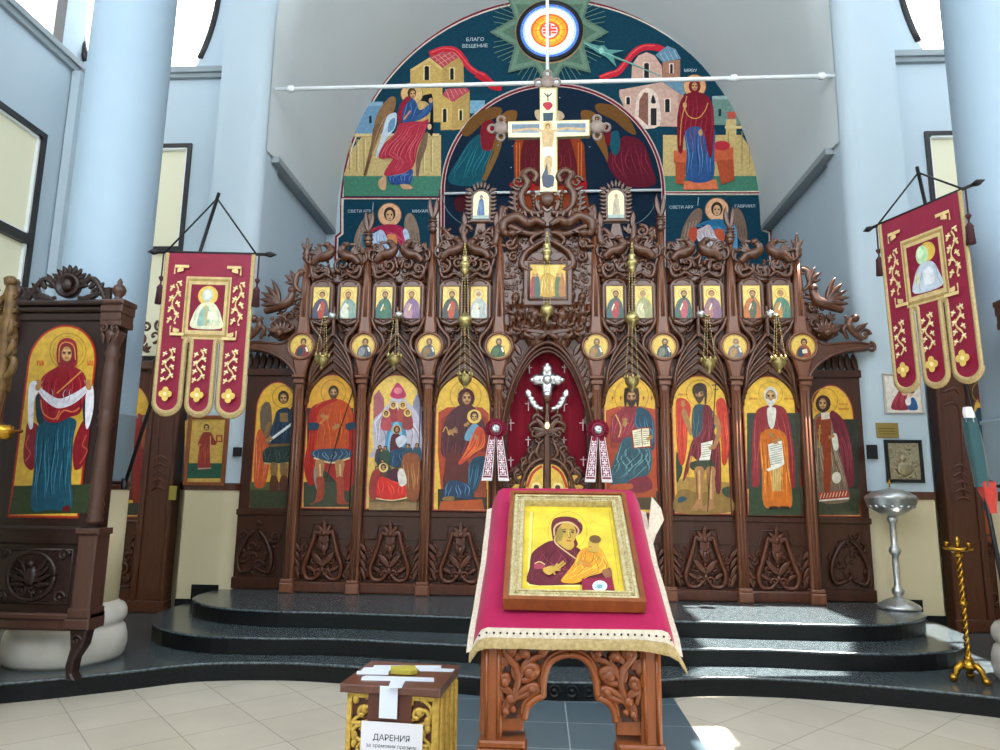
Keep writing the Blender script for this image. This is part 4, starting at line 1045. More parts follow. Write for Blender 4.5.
def throned_mother(A):                                       # frame (350,365) 4.84
    A.poly('a83c22', '428,230 470,205 560,200 640,205 672,235 672,420 655,600 440,600 425,420', False); A.poly('8a2c1a', '440,260 520,215 620,215 660,260 660,420 440,420', False); A.rect('2c2c26', 425, 600, 664, 700); A.poly('b0501f', '440,660 640,650 650,700 430,700', False); A.poly('9a4420', '600,560 660,560 660,640 600,640', False)
    A.ring('b8862c', 560, 150, 75, 4)
    b = A.poly('4a1a20', '500,215 540,190 590,195 640,260 655,330 620,420 560,480 585,600 470,625 450,560 465,470 440,420 445,330 470,250'); A.folds('7a3038', b, 9, 7, 3); A.folds('2c0c10', b, 6, 6, 9)
    A.poly('5c2018', '470,430 560,450 600,600 470,610'); b = A.poly('1c4258', '580,470 640,440 655,470 630,560 595,625 570,600'); A.folds('4a82a0', b, 5, 6, 3)
    b = A.poly('1f3a58', '450,625 480,560 560,570 590,600 590,650 510,640 470,655'); A.folds('5f8ab0', b, 6, 6, 3)
    A.poly('8a6a3a', '455,640 500,635 500,655 450,655')
    A.head(562, 158, 31, '3a1014', 'a8784a', None, None, veil='4a161c', turn=.6); A.line('c09a4a', '522,160 530,110 575,100 605,140', 4)
    A.hand(488, 325, 17, -.4); A.line('c09a4a', '450,325 465,300 480,340', 5)
    A.poly('6a98b0', '560,330 595,285 625,300 620,360 560,365'); b = A.poly('c4401f', '545,440 580,370 615,300 650,320 655,390 600,430 540,480 525,470'); A.folds('ea7a34', b, 6, 7, 3)
    A.head(602, 250, 19, '2c1a10', 'b08050', None, 'e4be5c', 36); A.hand(610, 352, 9, -2); A.hand(560, 290, 10, -.6)
bay_icon(2, (350, 365, 4.84), 'tall icon of a veiled mother in dark red on a throne with child', throned_mother, gold='e2b640')

def throned_man(A):                                          # frame (600,365) 4.84
    A.poly('b0441f', '28,220 90,200 200,200 272,215 280,430 275,620 30,620', False); A.poly('943418', '50,250 110,215 230,215 262,260 265,400 50,400', False); A.rect('4a3a24', 30, 610, 282, 700); A.poly('a84a20', '40,600 270,590 270,640 40,645', False)
    A.ring('b8862c', 152, 150, 82, 4)
    for x in (60, 100, 210, 250): A.line('a83020', [(x, 150), (x, 172)], 4, False); A.line('a83020', [(x-6, 160), (x+8, 160)], 4, False)
    b = A.poly('8a2430', '60,250 115,205 180,205 175,300 120,370 60,370 48,330'); A.folds('b8505a', b, 6, 7, 3)
    b = A.poly('1d4258', '185,205 235,225 262,290 262,400 240,400 230,320 170,300 170,250'); A.folds('3f7a98', b, 5, 7, 3)
    b = A.poly('2f5460', '110,360 160,350 230,380 250,430 240,520 180,560 60,580 50,520 80,430'); A.folds('6a949a', b, 9, 9, 3, sway=.15); A.folds('173a46', b, 6, 7, 8, sway=.15)
    A.poly('7a2430', '140,560 230,540 250,600 150,620'); A.poly('b8562a', '60,580 150,575 150,600 50,605')
    A.head(152, 152, 32, '3a2010', 'a8744a', '3a2212'); A.ell('3a2010', 152, 118, 30, 14); A.poly('3a2010', '115,150 122,110 130,180 120,205'); A.poly('3a2010', '190,150 182,110 174,180 184,205'); 
    A.poly('8a2a1c', '148,310 240,298 250,400 160,405', False); A.poly('e8e0c0', '156,318 198,308 203,396 166,400', False); A.poly('e8e0c0', '202,308 236,306 242,392 206,396', False)
    for k in range(7): A.line('6a6a50', [(164, 328+k*10), (196, 322+k*10)], 2.5, False); A.line('6a6a50', [(208, 322+k*10), (234, 320+k*10)], 2.5, False)
    A.hand(120, 285, 14, -1.5); A.hand(245, 350, 12, 2.6); A.line('d8b060', '75,240 100,300 90,350', 5)
bay_icon(3, (600, 365, 4.84), 'tall icon of a bearded man with an open book on a throne', throned_man, gold='e4b43c')

def forerunner(A):                                           # frame (600,365) 4.84
    A.poly('a8823f', '372,560 420,540 560,560 632,570 632,712 372,715', False); A.poly('8a6a34', '372,620 420,600 470,620 560,610 632,640 632,712 372,715'); A.poly('2c4a58', '375,650 400,635 420,650 385,668'); A.poly('33402c', '370,420 400,500 380,560 370,560'); A.poly('33402c', '590,600 630,590 630,640 600,630')
    A.ring('b8862c', 480, 135, 62, 4); A.glyphs('a83020', 380, 138, 45, 10, 5, 2)
    for k, t in ((0, '366,190 385,160 420,170 440,210 425,300 420,400 405,480 385,470 372,380'), (1, '560,200 580,160 605,175 620,260 625,400 610,480 590,470 585,360')):
        b = A.poly('bf3420', t); A.folds('e86a48', b, 4, 5, 3)
    A.poly('a8784a', '400,210 420,225 440,300 450,330 435,340 415,290 395,240'); A.hand(402, 195, 12, -1.7)
    b = A.poly('2f4a52', '450,210 490,190 540,215 560,270 545,330 470,370 445,330'); A.folds('5a7a80', b, 5, 6, 3)
    b = A.poly('6a1c26', '500,200 540,215 555,330 580,380 585,600 560,610 545,470 480,470 440,440 425,520 400,560 430,420 450,360 490,330'); A.folds('96404a', b, 9, 7, 3)
    A.poly('38402c', '440,470 540,460 545,500 450,510'); A.poly('a8784a', '545,230 580,270 585,330 560,400 545,400 565,320 550,280')
    for x in (480, 535): A.poly('a8784a', [(x-22, 500), (x+22, 500), (x+16, 590), (x+14, 670), (x+18, 695), (x-38, 708), (x-40, 695), (x-16, 660), (x-18, 580)]); A.line('d0a06a', [(x, 510), (x+2, 650)], 9); A.line('6a4424', [(x-14, 520), (x-10, 650)], 5)
    A.line('3a2412', '560,85 520,710', 5, False); A.line('3a2412', '540,98 582,96', 5, False); A.line('3a2412', '548,120 572,118', 4, False)
    A.poly('e8e4d4', '488,380 545,365 540,400 530,460 478,462 490,430', False)
    for k in range(6): A.line('6a6a60', [(494, 390+k*11), (532, 384+k*11)], 2.5, False)
    A.head(480, 138, 29, '3a2616', '9c7044', '4a3420'); A.poly('3a2616', '450,140 452,100 490,88 515,110 514,180 505,190 500,130'); A.hand(545, 395, 11, 2.5)
bay_icon(4, (600, 365, 4.84), 'tall icon of a red-winged bearded man in camel cloth holding a scroll', forerunner, gold='e2b440')

def elder(A):                                                # frame (735,365) 4.84
    A.rect('3a4438', 58, 232, 316, 600); A.rect('33432c', 66, 590, 328, 728)
    A.ring('c89a3c', 172, 140, 58, 4); A.glyphs('b04a24', 240, 158, 48, 10, 6, 2); A.glyphs('b04a24', 70, 158, 40, 10, 5, 5)
    b = A.poly('8a2a30', '100,230 140,200 210,195 255,240 285,420 290,590 260,560 255,420 235,330 130,330 120,560 95,590 80,560 85,330'); A.folds('b05a5c', b, 8, 7, 3)
    b = A.poly('c86a1c', '125,330 240,330 262,500 275,680 210,690 140,680 130,520'); A.folds('f0a048', b, 9, 8, 3); A.folds('8f4010', b, 6, 6, 8)
    A.poly('c8a05a', '175,480 225,480 222,610 178,612', False); A.folds('e0c48a', pts('175,480 225,480 222,610 178,612'), 4, 4, 2)
    A.poly('d8d4c8', '155,215 172,205 198,215 190,290 175,310 160,280'); A.head(172, 150, 32, 'd0ccc0', 'b08a5a', 'd4d0c4')
    A.poly('e8e6da', '158,385 225,365 238,480 205,500 160,515 150,505 172,495', False)
    for k in range(9): A.line('7a7a70', [(168, 395+k*11), (226, 382+k*11)], 3, False)
    A.hand(195, 370, 14, -.6); A.hand(180, 345, 12, -2.4); A.poly('2c1c14', '170,685 205,685 205,698 165,698'); A.poly('2c1c14', '215,685 255,685 262,698 220,698')
bay_icon(5, (735, 365, 4.84), 'tall icon of a white-bearded elder in orange robe with a scroll', elder, gold='e6ba44')

# ------------------------------------------------------------------ side wings, set back, with their own icons
def wing(x0, x1, ax0, ax1, zt, fr, label, paint, side, zs=2.52, za=2.86):
    m = MB(); m.box(x0, x1, 8.06, 8.12, .45, 3.02); m.box(x0, x0+.09, 8.02, 8.07, .45, 3.02, .01); m.box(x1-.09, x1, 8.02, 8.07, .45, 3.02, .01); m.box(x0+.09, x1-.09, 8.035, 8.07, .45, .58, .01)
    m.box(x0+.09, x1-.09, 8.035, 8.07, 1.28, 1.35, .01); m.box(x0, x1, 8.03, 8.07, 2.93, 3.02, .01)
    o = m.build('wing_panel', M['wooddark'], ICO)
    m = MB(); c = (x0+x1)/2
    for k in range(9): m.leaf(x0+.06+(x1-x0-.12)*k/8, 3.0, PI/2+(k-4)*.06, .2+.06*math.sin(PI*k/8), .09, 8.09)
    m.build('crest_carving', M['wooddark'], o)
    m = MB(); m.fill([(x0+.17, .66), (x1-.17, .66), (x1-.17, 1.08), (c, 1.2), (x0+.17, 1.08)], 8.055, 61+side, .13)
    for k in (-1, 1): m.curve([(c+k*.03, 1.1), (c+k*.12, 1.0), (c+k*.2, .8), (c+k*.16, .64), (c+k*.03, .68)], 8.03, .026, .3, 24)
    m.build('lyre_carving', M['wooddark'], o)
    saint(fr, ax0, ax1, 8.05, 1.36, zs, za, o, label, paint)
def angel(A):                                                # frame (240,370) 5
    A.rect('5a5c3a', 50, 560, 262, 690); A.rect('3c4430', 50, 600, 262, 690)
    A.poly('6a5a48', '100,260 105,190 130,160 155,180 160,300 150,420 120,400'); A.poly('6a2c24', '250,200 290,220 290,420 255,430')
    A.poly('c2542e', '80,340 110,300 150,420 130,560 100,590 70,560'); A.folds('e48a5a', pts('80,340 110,300 150,420 130,560 100,590 70,560'), 4, 6, 3)
    A.ring('a87a2c', 218, 135, 55, 4)
    b = A.poly('1f3145', '190,200 250,195 265,290 255,380 160,385 150,330 170,250'); A.folds('44607c', b, 5, 5, 3); A.rect('8a6a3c', 200, 215, 240, 260)
    b = A.poly('283a38', '130,390 255,385 252,460 190,470 120,465'); A.folds('5a6a58', b, 6, 5, 3); A.line('b8a878', '120,466 190,471 252,462', 9); A.line('7a5a2c', '150,378 258,372', 12)
    for x in (170, 220): A.poly('8a6844', [(x-18, 470), (x+18, 470), (x+12, 540), (x-12, 540)]); A.poly('5c3222', [(x-16, 535), (x+16, 535), (x+20, 600), (x-20, 605)])
    A.head(218, 140, 26, '2a1a10', '9c7446'); A.line('c8d0d4', '145,355 270,262', 13, False); A.line('e8eef0', '150,350 268,262', 4, False); A.hand(140, 352, 14, -.6); A.line('8a6844', '150,260 125,330', 18)
def martyr(A):                                               # frame (735,365) 4.84
    A.rect('2e3026', 376, 262, 600, 640); A.rect('3a3f2c', 380, 600, 604, 726)
    A.ring('b8862c', 435, 175, 62, 4); A.glyphs('b03a20', 505, 185, 45, 10, 5, 2); A.glyphs('b03a20', 505, 208, 48, 10, 5, 5)
    b = A.poly('6a1e2c', '470,220 520,260 550,330 575,480 570,590 520,560 505,400 470,330 455,260'); A.folds('94404c', b, 6, 6, 3)
    b = A.poly('7a6450', '385,250 450,235 480,330 520,480 548,600 545,660 410,660 385,520 380,380'); A.folds('b8a488', b, 10, 5, 3); A.folds('4a3a2c', b, 7, 5, 8)
    A.poly('8a3a1c', '395,260 455,245 465,330 460,600 430,600 425,400 400,360'); A.poly('cfc4b0', '415,232 455,228 458,260 418,265', False)
    A.poly('a8382c', '405,620 548,605 552,640 410,655', False)
    for k in range(9): A.line('e0c8a0', [(412+k*15, 646-k*1.5), (420+k*15, 622-k*1.5)], 4, False)
    A.line('e4dccc', '405,657 550,645', 8, False); A.poly('d8d4c4', '468,340 490,335 500,400 485,415 472,390'); A.ell('d8d0bc', 490, 545, 22, 28); A.line('c8a04a', '410,290 405,400', 5)
    A.head(425, 185, 27, '2c1c14', 'a87c4c', None, veil='3a2016', turn=-.4); A.hand(405, 330, 11, -1.4); A.hand(470, 345, 11, 2.8)
wing(-3.70, -2.86, -3.40, -2.90, 3.0, (240, 370, 5), 'arched icon of an armoured angel with a drawn sword, on set-back wing', angel, 0)
wing(3.02, 3.80, 3.10, 3.58, 3.0, (735, 365, 4.84), 'arched icon of a dark-haired woman in a red cloak, on set-back wing', martyr, 1, 2.5, 2.85)

# bracket arms that curl outwards above the wings
for sg, xo in ((-1, PXS[0]), (1, PXS[7])):
    f = lambda d, z: (xo+sg*d, z)
    m = MB()
    low = spline([f(.02, 2.72), f(.06, 2.88), f(.16, 3.02), f(.32, 3.13), f(.52, 3.19), f(.74, 3.21)], 18); top = spline([f(.74, 3.29), f(.6, 3.31), f(.4, 3.30), f(.22, 3.30), f(.06, 3.46)], 16)
    o = [(p.x, p.y) for p in low]+[(p.x, p.y) for p in top]
    m.prism(o, 7.83, 7.95, .02)
    m.tube([(p.x, 7.83, p.y+.02) for p in low], .02, 6); m.tube([(p.x, 7.83, p.y-.01) for p in top], .016, 6)
    m.scroll(xo+sg*.76, 3.245, .055, 7.84, .024, 1.2, PI/2, -sg)
    ar = m.build('bracket_arm', M['carve'], ICO)
    m = MB()                                              # birds, flowers and scrolls standing on the arm
    m.fill([f(.05, 3.42), f(.26, 3.34), f(.45, 3.36), f(.42, 3.62), f(.25, 3.72), f(.06, 3.95)], 7.83, 90+sg, .12)
    m.prism([f(.04, 3.42), f(.3, 3.32), f(.44, 3.4), f(.36, 3.6), f(.2, 3.68), f(.05, 3.85)], 7.86, 7.92, .02)
    for j in range(7): m.leaf(*f(.27, 3.4), PI/2+(j-3)*.42, .17, .07, 7.80-.002*j)
    m.ball((xo+sg*.27, 7.78, 3.4), .05)
    b = f(.30, 3.72)                                       # bird
    m.curve([(b[0]+sg*.16, b[1]-.06), b, (b[0]-sg*.12, b[1]+.06), (b[0]-sg*.16, b[1]+.18)], 7.78, .065, .4); m.ball((b[0]-sg*.15, 7.77, b[1]+.2), .05, .045, .045)
    for j in range(5): m.leaf(b[0]-sg*.02, b[1]+.02, (PI/2-sg*(.15+.33*j)), .32-.025*j, .075, 7.76-.004*j, bend=-sg*.4)
    for j in range(3): m.leaf(b[0]-sg*.08, b[1]+.05, PI/2+sg*(.5+.3*j), .2, .06, 7.80, bend=sg*.4)
    m.curve([f(.04, 3.9), f(.12, 3.98), f(.10, 4.12), f(.02, 4.16)], 7.80, .04, .5); m.scroll(*f(.06, 4.13), .06, 7.80, .02, 1.2)
    m.fan(*f(.1, 4.0), PI/2-sg*.7, .22, .06, 7.80, 4, 1.2)
    b = f(.56, 3.36)
    m.curve([(b[0]+sg*.1, b[1]-.04), (b[0], b[1]+.06), (b[0]-sg*.04, b[1]+.16), (b[0]+sg*.04, b[1]+.22)], 7.80, .045, .4); m.ball((b[0]+sg*.03, 7.79, b[1]+.21), .05); m.scroll(b[0]+sg*.12, b[1]+.02, .07, 7.80, .024, 1.3); m.leaf(b[0]+sg*.02, b[1]+.06, PI/2-sg*1.0, .17, .07, 7.79)
    m.curve([f(.5, 3.33), f(.46, 3.45), f(.54, 3.52), f(.48, 3.6)], 7.80, .03, .4)
    m.build('bird_carving', M['carve'], ar)

# ------------------------------------------------------------------ centre: pointed arch, relief, royal doors, crowning cross
xa, xb = PXS[3]+.06, PXS[4]-.06; xc = (xa+xb)/2
def gothic(x0, x1, zs, zp, n=14):
    L_ = [(x0+(xc-x0)*(1-math.cos(PI/2*i/n)*1)**1.0*1.0, zs+(zp-zs)*math.sin(PI/2*i/n)**.9) for i in range(n+1)]
    return L_
def gcurve(d, zp, zs=1.9, n=24):
    """left half of the pointed arch, inset by d"""
    hw = xc-(xa+d); o = []
    for i in range(n+1):
        w_ = 1-(i/n)**1.6; o.append((xc-hw*w_, zs+(zp-zs)*max(0, 1-w_**1.85)**.54))
    return o
mir = lambda q: [(2*xc-x, z) for x, z in q[::-1]]
m = MB()
inn_ = gcurve(-.02, 3.19); out_ = gcurve(-.0, 3.34)
face = [(xa, 3.0), (xa, 1.95)]+inn_+mir(inn_)[1:]+[(xb, 1.95), (xb, 3.0), (xb, 4.0), (xa, 4.0)]
# spandrels in vertical slices so that the face stays clean
full = inn_+mir(inn_)[1:]
for p, q in zip(full, full[1:]): m.prism([p, q, (q[0], 4.35), (p[0], 4.35)], 7.86, 7.95)
m.box(xa-.03, xa+.05, 7.86, 7.95, .45, 4.35); m.box(xb-.05, xb+.03, 7.86, 7.95, .45, 4.35)
CEN = m.build('arch_board', M['wooddark'], ICO)
m = MB()
for d, zp, y, r in ((-.015, 3.195, 7.84, .016), (-.03, 3.235, 7.82, .016), (-.045, 3.29, 7.80, .022), (-.055, 3.36, 7.83, .016)):
    g = gcurve(d, zp); m.tube([(x, y, z) for x, z in [(g[0][0], .9)]+g+mir(g)[1:]+[(2*xc-g[0][0], .9)]], r, 6)
m.build('pointed_arch_moulding', M['wood'], CEN)
for k in (-1, 1):
    m = MB(); e = xc+k*(xb-xa)/2; m.prism([(e, 2.1), (e-k*.03, 2.1), (e-k*.10, 2.7), (e-k*.2, 3.0), (e-k*.34, 3.2), (e, 3.2)], 7.852, 7.87)
    m.fill([(e, 2.2), (e-k*.03, 2.2), (e-k*.10, 2.7), (e-k*.22, 3.0), (e-k*.36, 3.2), (e, 3.1)], 7.85, 120+k, .10)
    for j in range(6): m.leaf(e-k*(.02+.035*j), 2.45+.14*j, PI/2-k*.5, .16, .07, 7.84)
    m.build('spandrel_carving', M['carve'], CEN)
# supper relief: seated figures, heads and haloes above the arch
m = MB(); m.prism([(xa, 3.45), (xc, 3.30), (xb, 3.45), (xb, 4.36), (xa, 4.36)], 7.85, 7.9)
def fig(x, z, s, turn=0):
    m.ball((x, 7.80, z), .062*s, .06*s, .075*s, 10, 8); m.lathe([(.10*s, 7.85), (.10*s, 7.838), (.08*s, 7.832)], x, z+.01, 16, 'y')
    m.ball((x, 7.76, z-.01), .014*s, .03*s, .02*s, 6, 4); m.ball((x-.025*s, 7.765, z-.07*s), .035*s, .03*s, .05*s, 6, 4)
    m.ball((x+turn*.03, 7.83, z-.19*s), .12*s, .07*s, .14*s, 10, 8)
    for k in (-1, 1): m.tube([(x+turn*.03+k*.10*s, 7.80, z-.10*s), (x+turn*.03+k*.11*s, 7.76, z-.2*s), (x+turn*.06+k*.02*s, 7.74, z-.23*s)], [.035*s, .03*s, .022*s], 6)
    for j in range(3): m.tube([(x+turn*.03+(j-1)*.05*s, 7.765, z-.12*s), (x+turn*.03+(j-1)*.07*s, 7.76, z-.28*s)], .01*s, 5)
for x, z in ((-.43, 3.83), (-.30, 3.84), (.33, 3.86), (.47, 3.83), (-.36, 3.63), (-.22, 3.66), (.25, 3.68), (.38, 3.63), (-.47, 3.58), (.48, 3.57)): fig(xc+x, z, .9, -.3 if x > 0 else .3)
fig(xc-.17, 3.62, 1.25, .4); fig(xc+.2, 3.62, 1.25, -.4); fig(xc-.05, 3.78, .8); fig(xc+.1, 3.8, .8)
m.prism([(xc-.4, 3.42), (xc, 3.36), (xc+.4, 3.42), (xc+.34, 3.47), (xc, 3.44), (xc-.34, 3.47)], 7.74, 7.85, .02)
for v in m.v: v.x = xc+(v.x-xc)*.86; v.y += .03
m.box(xa-.04, xb+.04, 7.845, 7.9, 3.42, 4.4, .01); m.fill([(xa-.02, 3.5), (xa+.12, 3.5), (xa+.12, 4.3), (xa-.02, 4.3)], 7.84, 801, .085); m.fill([(xb-.12, 3.5), (xb+.02, 3.5), (xb+.02, 4.3), (xb-.12, 4.3)], 7.84, 802, .085)
m.build('supper_relief', M['carve'], CEN)
# vines and volutes around the square icon
m = MB(); z0 = 4.0
m.fill([(xa+.02, 3.92), (xc-.27, 3.92), (xc-.27, 4.35), (xc-.2, 4.6), (xa+.04, 4.62)], 7.84, 131, .085); m.fill([(xc+.27, 3.92), (xb-.02, 3.92), (xb-.04, 4.62), (xc+.2, 4.6), (xc+.27, 4.35)], 7.84, 132, .085)
m.prism([(xa+.02, 4.3), (xb-.02, 4.3), (xb-.02, 4.62), (xc+.2, 4.72), (xc-.2, 4.72), (xa+.02, 4.62)], 7.86, 7.93, .02)
for k in (-1, 1):
    m.curve([(xc+k*.04, 4.52), (xc+k*.14, 4.46), (xc+k*.26, 4.36), (xc+k*.30, 4.22), (xc+k*.2, 4.16), (xc+k*.14, 4.25), (xc+k*.2, 4.3)], 7.80, .045, .4, 34)
    m.curve([(xc+k*.03, 4.62), (xc+k*.12, 4.6), (xc+k*.2, 4.52), (xc+k*.14, 4.44)], 7.79, .03, .4)
    # dragon along the top edge: arched body, neck, jaws, fins
    m.curve([(xc+k*.03, 4.70), (xc+k*.14, 4.76), (xc+k*.24, 4.72), (xc+k*.36, 4.80), (xc+k*.5, 4.74), (xc+k*.52, 4.62), (xc+k*.44, 4.58)], 7.76, .07, .5, 34)
    m.ball((xc+k*.42, 7.74, 4.59), .07, .05, .045); m.leaf(xc+k*.40, 4.58, PI/2+k*1.2, .12, .04, 7.73); m.ball((xc+k*.43, 7.69, 4.61), .014)
    for j in range(6): m.leaf(xc+k*(.1+.075*j), 4.78+.02*math.sin(j), PI/2-k*.3, .10, .045, 7.76)
    m.curve([(xc+k*.5, 4.66), (xc+k*.56, 4.8), (xc+k*.54, 4.95), (xc+k*.5, 4.88)], 7.80, .03, .4)
    m.curve([(xc+k*.05, 4.86), (xc+k*.2, 4.88), (xc+k*.34, 4.86), (xc+k*.3, 4.93)], 7.80, .035, .4); m.scroll(xc+k*.43, 4.48, .075, 7.80, .026, 1.3, 0, k); m.scroll(xc+k*.40, 4.32, .06, 7.80, .022, 1.3, 1, -k)
m.build('dragon_carving', M['carve'], CEN)
# square icon
c0, c1 = at(530.5, 264, 7.76), at(565.5, 297.5, 7.76)
m = MB(); m.box(c0.x-.09, c1.x+.09, 7.77, 7.9, c1.z-.1, c0.z+.06, .02); m.tube([(c0.x-.02, 7.77, c1.z-.02), (c1.x+.02, 7.77, c1.z-.02), (c1.x+.02, 7.77, c0.z+.02), (c0.x-.02, 7.77, c0.z+.02), (c0.x-.02, 7.77, c1.z-.02)], .016, 6)
fr = m.build('square_frame', M['carve'], CEN)
A = Paint(lambda x, y: at(x, y, 7.765), FN, (500, 225, 6.25)); A.rect('dcb23c', 190, 248, 408, 445); A.poly('f0d470', '225,255 375,250 345,320 290,300 240,320', False)
A.poly('c89a30', '250,440 250,340 290,300 340,330 345,440'); A.folds('f4e08a', pts('250,440 250,340 290,300 340,330 345,440'), 5, 7, 2)
for x, c in ((210, '9a2028'), (232, '2c5a52'), (362, '4a6a3a'), (388, 'a86a24')): A.poly(c, [(x-18, 440), (x-15, 340), (x, 318), (x+15, 340), (x+18, 440)]); A.ell('b08050', x, 312, 9, 11)
lab(A.build('square_icon', M['paint'], fr), 'square gilded icon of a figure in light among standing people')

# crowning cross
m = MB(); Y = 7.80
q = [at(x, y, Y) for x, y in ((539.5, 87), (557.5, 87), (557.5, 120), (590, 119.4), (590, 136), (557.5, 136.6), (557.5, 192), (540, 192), (540, 137), (508, 137.5), (508, 121), (540, 120.4))]
m.prism([(p.x, p.z) for p in q], 7.80, 7.86, .006)
CR_ = m.build('cross', M['palebrass'], ICO)
A = Paint(lambda x, y: at(x, y, 7.797), FN, (440, 80, 4.545), .0003)
A.poly('f0e6bc', '456,40 527,40 527,186 676,182 676,252 527,258 527,505 456,507 456,260 310,260 310,192 456,188', False)
A.rect('8a9aa8', 326, 200, 452, 240); A.poly('6f8494', '326,205 452,200 452,218 326,222', False); A.rect('8a9aa8', 532, 196, 662, 238); A.poly('6f8494', '532,200 662,198 662,216 532,216', False)
A.poly('b0283a', '470,105 500,100 512,118 490,138 470,120'); A.poly('2c4454', '468,150 515,148 512,185 470,188', False); A.line('2c4454', '475,60 490,75 508,60', 5); A.line('2c4454', '490,62 491,96', 5, False)
A.line('c8a878', '330,232 420,222 470,236', 10); A.line('c8a878', '660,226 570,220 510,236', 10)
A.poly('c8a878', '465,230 515,230 512,300 500,330 478,330 468,300'); A.ell('d8b878', 490, 210, 22); A.ell('6a4a2c', 490, 212, 11, 14); A.ell('c8a070', 490, 215, 8, 11)
A.poly('dfe4e0', '468,310 512,308 508,355 476,360'); A.poly('c8a878', '475,355 508,352 502,430 480,435'); A.poly('3a4a58', '462,440 480,400 486,370 492,440 520,440 515,485 468,485', False); A.poly('2c3c58', '470,440 515,435 505,485 475,485')
lab(A.build('crucifix_painting', M['paint'], CR_), 'painted figure on a pale gold cross')
def quatre(cx_, cz_, sg, vert=False):
    m = MB()
    m.lathe([(.085, 7.86), (.085, 7.80), (.06, 7.785), (.03, 7.77), (.001, 7.765)], cx_, cz_, 16, 'y')
    for a in ((0, 1, -1, 2) if vert else (0, 1, 2, 3)):
        an = a*PI/2; m.tube([(cx_+.11*math.cos(an)+.045*math.cos(t), 7.82, cz_+.11*math.sin(an)+.05*math.sin(t)) for t in (2*PI*i/12 for i in range(13))], .017, 6)
    lab(m.build('cross_rosette', M['palewood'], CR_), 'grey carved rosette at an end of the cross')
for px, py in ((501, 128.5), (597, 127.5), (547.5, 82.5)): p = at(px, py, 7.82); quatre(p.x, p.z, 1)
p = at(547.5, 198, 7.82); quatre(p.x, p.z, 1)
m = MB()
for k in (-1, 1):
    f = lambda px, py: (lambda p: (p.x, p.z))(at(547.5+k*px, py, 7.80))
    m.curve([f(4, 212), f(14, 214), f(24, 207), f(26, 195), f(20, 184), f(24, 175), f(17, 171), f(11, 176), f(14, 183)], 7.79, .05, .35, 44)
    m.curve([f(3, 226), f(10, 218), f(20, 220), f(30, 214), f(33, 200), f(31, 190)], 7.82, .035, .4, 30)
    m.curve([f(5, 232), f(18, 234), f(34, 228), f(42, 224), f(44, 212), f(40, 208)], 7.80, .05, .4, 30)
    m.scroll(*f(29, 182), .08, 7.80, .024, 1.3, 0, k)
    for j in range(5): m.leaf(*f(27+j*.8, 190+j*5), (PI/2-k*1.2), .13, .06, 7.81)
    for j in range(6): m.ball((lambda q: (q[0], 7.81, q[1]))(f(15-.4*j, 192+3.5*j)), .03)
    m.leaf(*f(8, 212), PI/2-k*.3, .16, .07, 7.78)
m.lathe([(.09, 7.85), (.10, 7.80), (.06, 7.77), (.02, 7.76)], p.x, p.z-.02, 16, 'y')
m.prism([(xc-.2, 4.70), (xc+.2, 4.70), (xc+.13, 4.95), (xc-.13, 4.95)], 7.83, 7.9, .02)
m.build('volute_carving', M['carve'], CR_)

# two little crown icons on carved brackets
for n, (px, py) in enumerate(((481, 206), (616, 205))):
    c = at(px, py, 7.80); m = MB()
    o = [(c.x-.10, c.z-.17), (c.x+.10, c.z-.17), (c.x+.10, c.z+.1)]+[(c.x+.10*math.cos(a), c.z+.1+.09*math.sin(a)) for a in (PI*i/10 for i in range(11))]+[(c.x-.10, c.z+.1)]
    m.prism([(c.x+(x-c.x)*1.32, c.z+(z-c.z)*1.2) for x, z in o], 7.81, 7.88, .015)
    for j in range(9):
        z = c.z-.2+.05*j
        for k in (-1, 1): m.leaf(c.x+k*.115, z, 0 if k > 0 else PI, .08, .045, 7.80, bend=.5*k)
    for j in range(7): m.leaf(c.x-.1+.2*j/6, c.z+.16+.07*math.sin(PI*j/6), PI/2-(j-3)*.18, .09, .04, 7.80)
    fr = m.build('crown_icon_frame', M['carve'], ICO)
    A = Paint(lambda u, v, c=c: Vector((c.x+u*.1, 7.80, c.z-v*.17)), FN); A.raw('e6dcae', [(-.95, .95), (.95, .95), (.95, -.55)]+[(.95*math.cos(a), -.55-.55*math.sin(a)) for a in (PI*i/12 for i in range(13))]+[(-.95, -.55)])
    b = A.poly('2c5a8a' if n == 0 else 'b8a890', [(-.4, .8), (-.3, -.2), (-.15, -.5), (.2, -.5), (.35, -.2), (.4, .8)]); A.folds('7a9ac0' if n == 0 else '7a7a70', b, 4, .08, 2); A.ell('2c5a8a' if n == 0 else '8a7a60', .02, -.66, .2, .16); A.ell('b08a5a', .02, -.62, .13, .11); A.rect('9ab0a8', -.95, .7, .95, .95)
    lab(A.build('crown_icon', M['paint'], fr), 'small arched icon of a standing figure in %s' % ('blue' if n == 0 else 'pale robes'))
    m = MB(); b0, b1 = at(px-14, 224, 7.8), at(px+16, 244, 7.8)
    for k in (-1, 1):
        m.curve([(c.x+k*.02, b1.z+.06), (c.x+k*.16, b1.z), (c.x+k*.2, b1.z+.12), (c.x+k*.19, b0.z+.06)], 7.80, .045, .35, 20); m.leaf(c.x+k*.18, b0.z-.05, PI/2-k*.1, .2, .08, 7.79); m.curve([(c.x+k*.2, b1.z), (c.x+k*.36, b1.z-.02), (c.x+k*.42, b1.z+.12), (c.x+k*.36, b1.z+.2)], 7.81, .035, .4)
    m.box(c.x-.17, c.x+.17, 7.80, 7.88, b1.z-.04, b1.z+.04, .015); m.prism([(c.x-.1, b1.z+.04), (c.x+.1, b1.z+.04), (c.x+.05, b0.z+.02), (c.x-.05, b0.z+.02)], 7.82, 7.87, .01)
    m.tube([(c.x, 7.85, b1.z-.7), (c.x, 7.85, b1.z)], .03, 6)
    m.build('bracket_carving', M['carve'], fr)

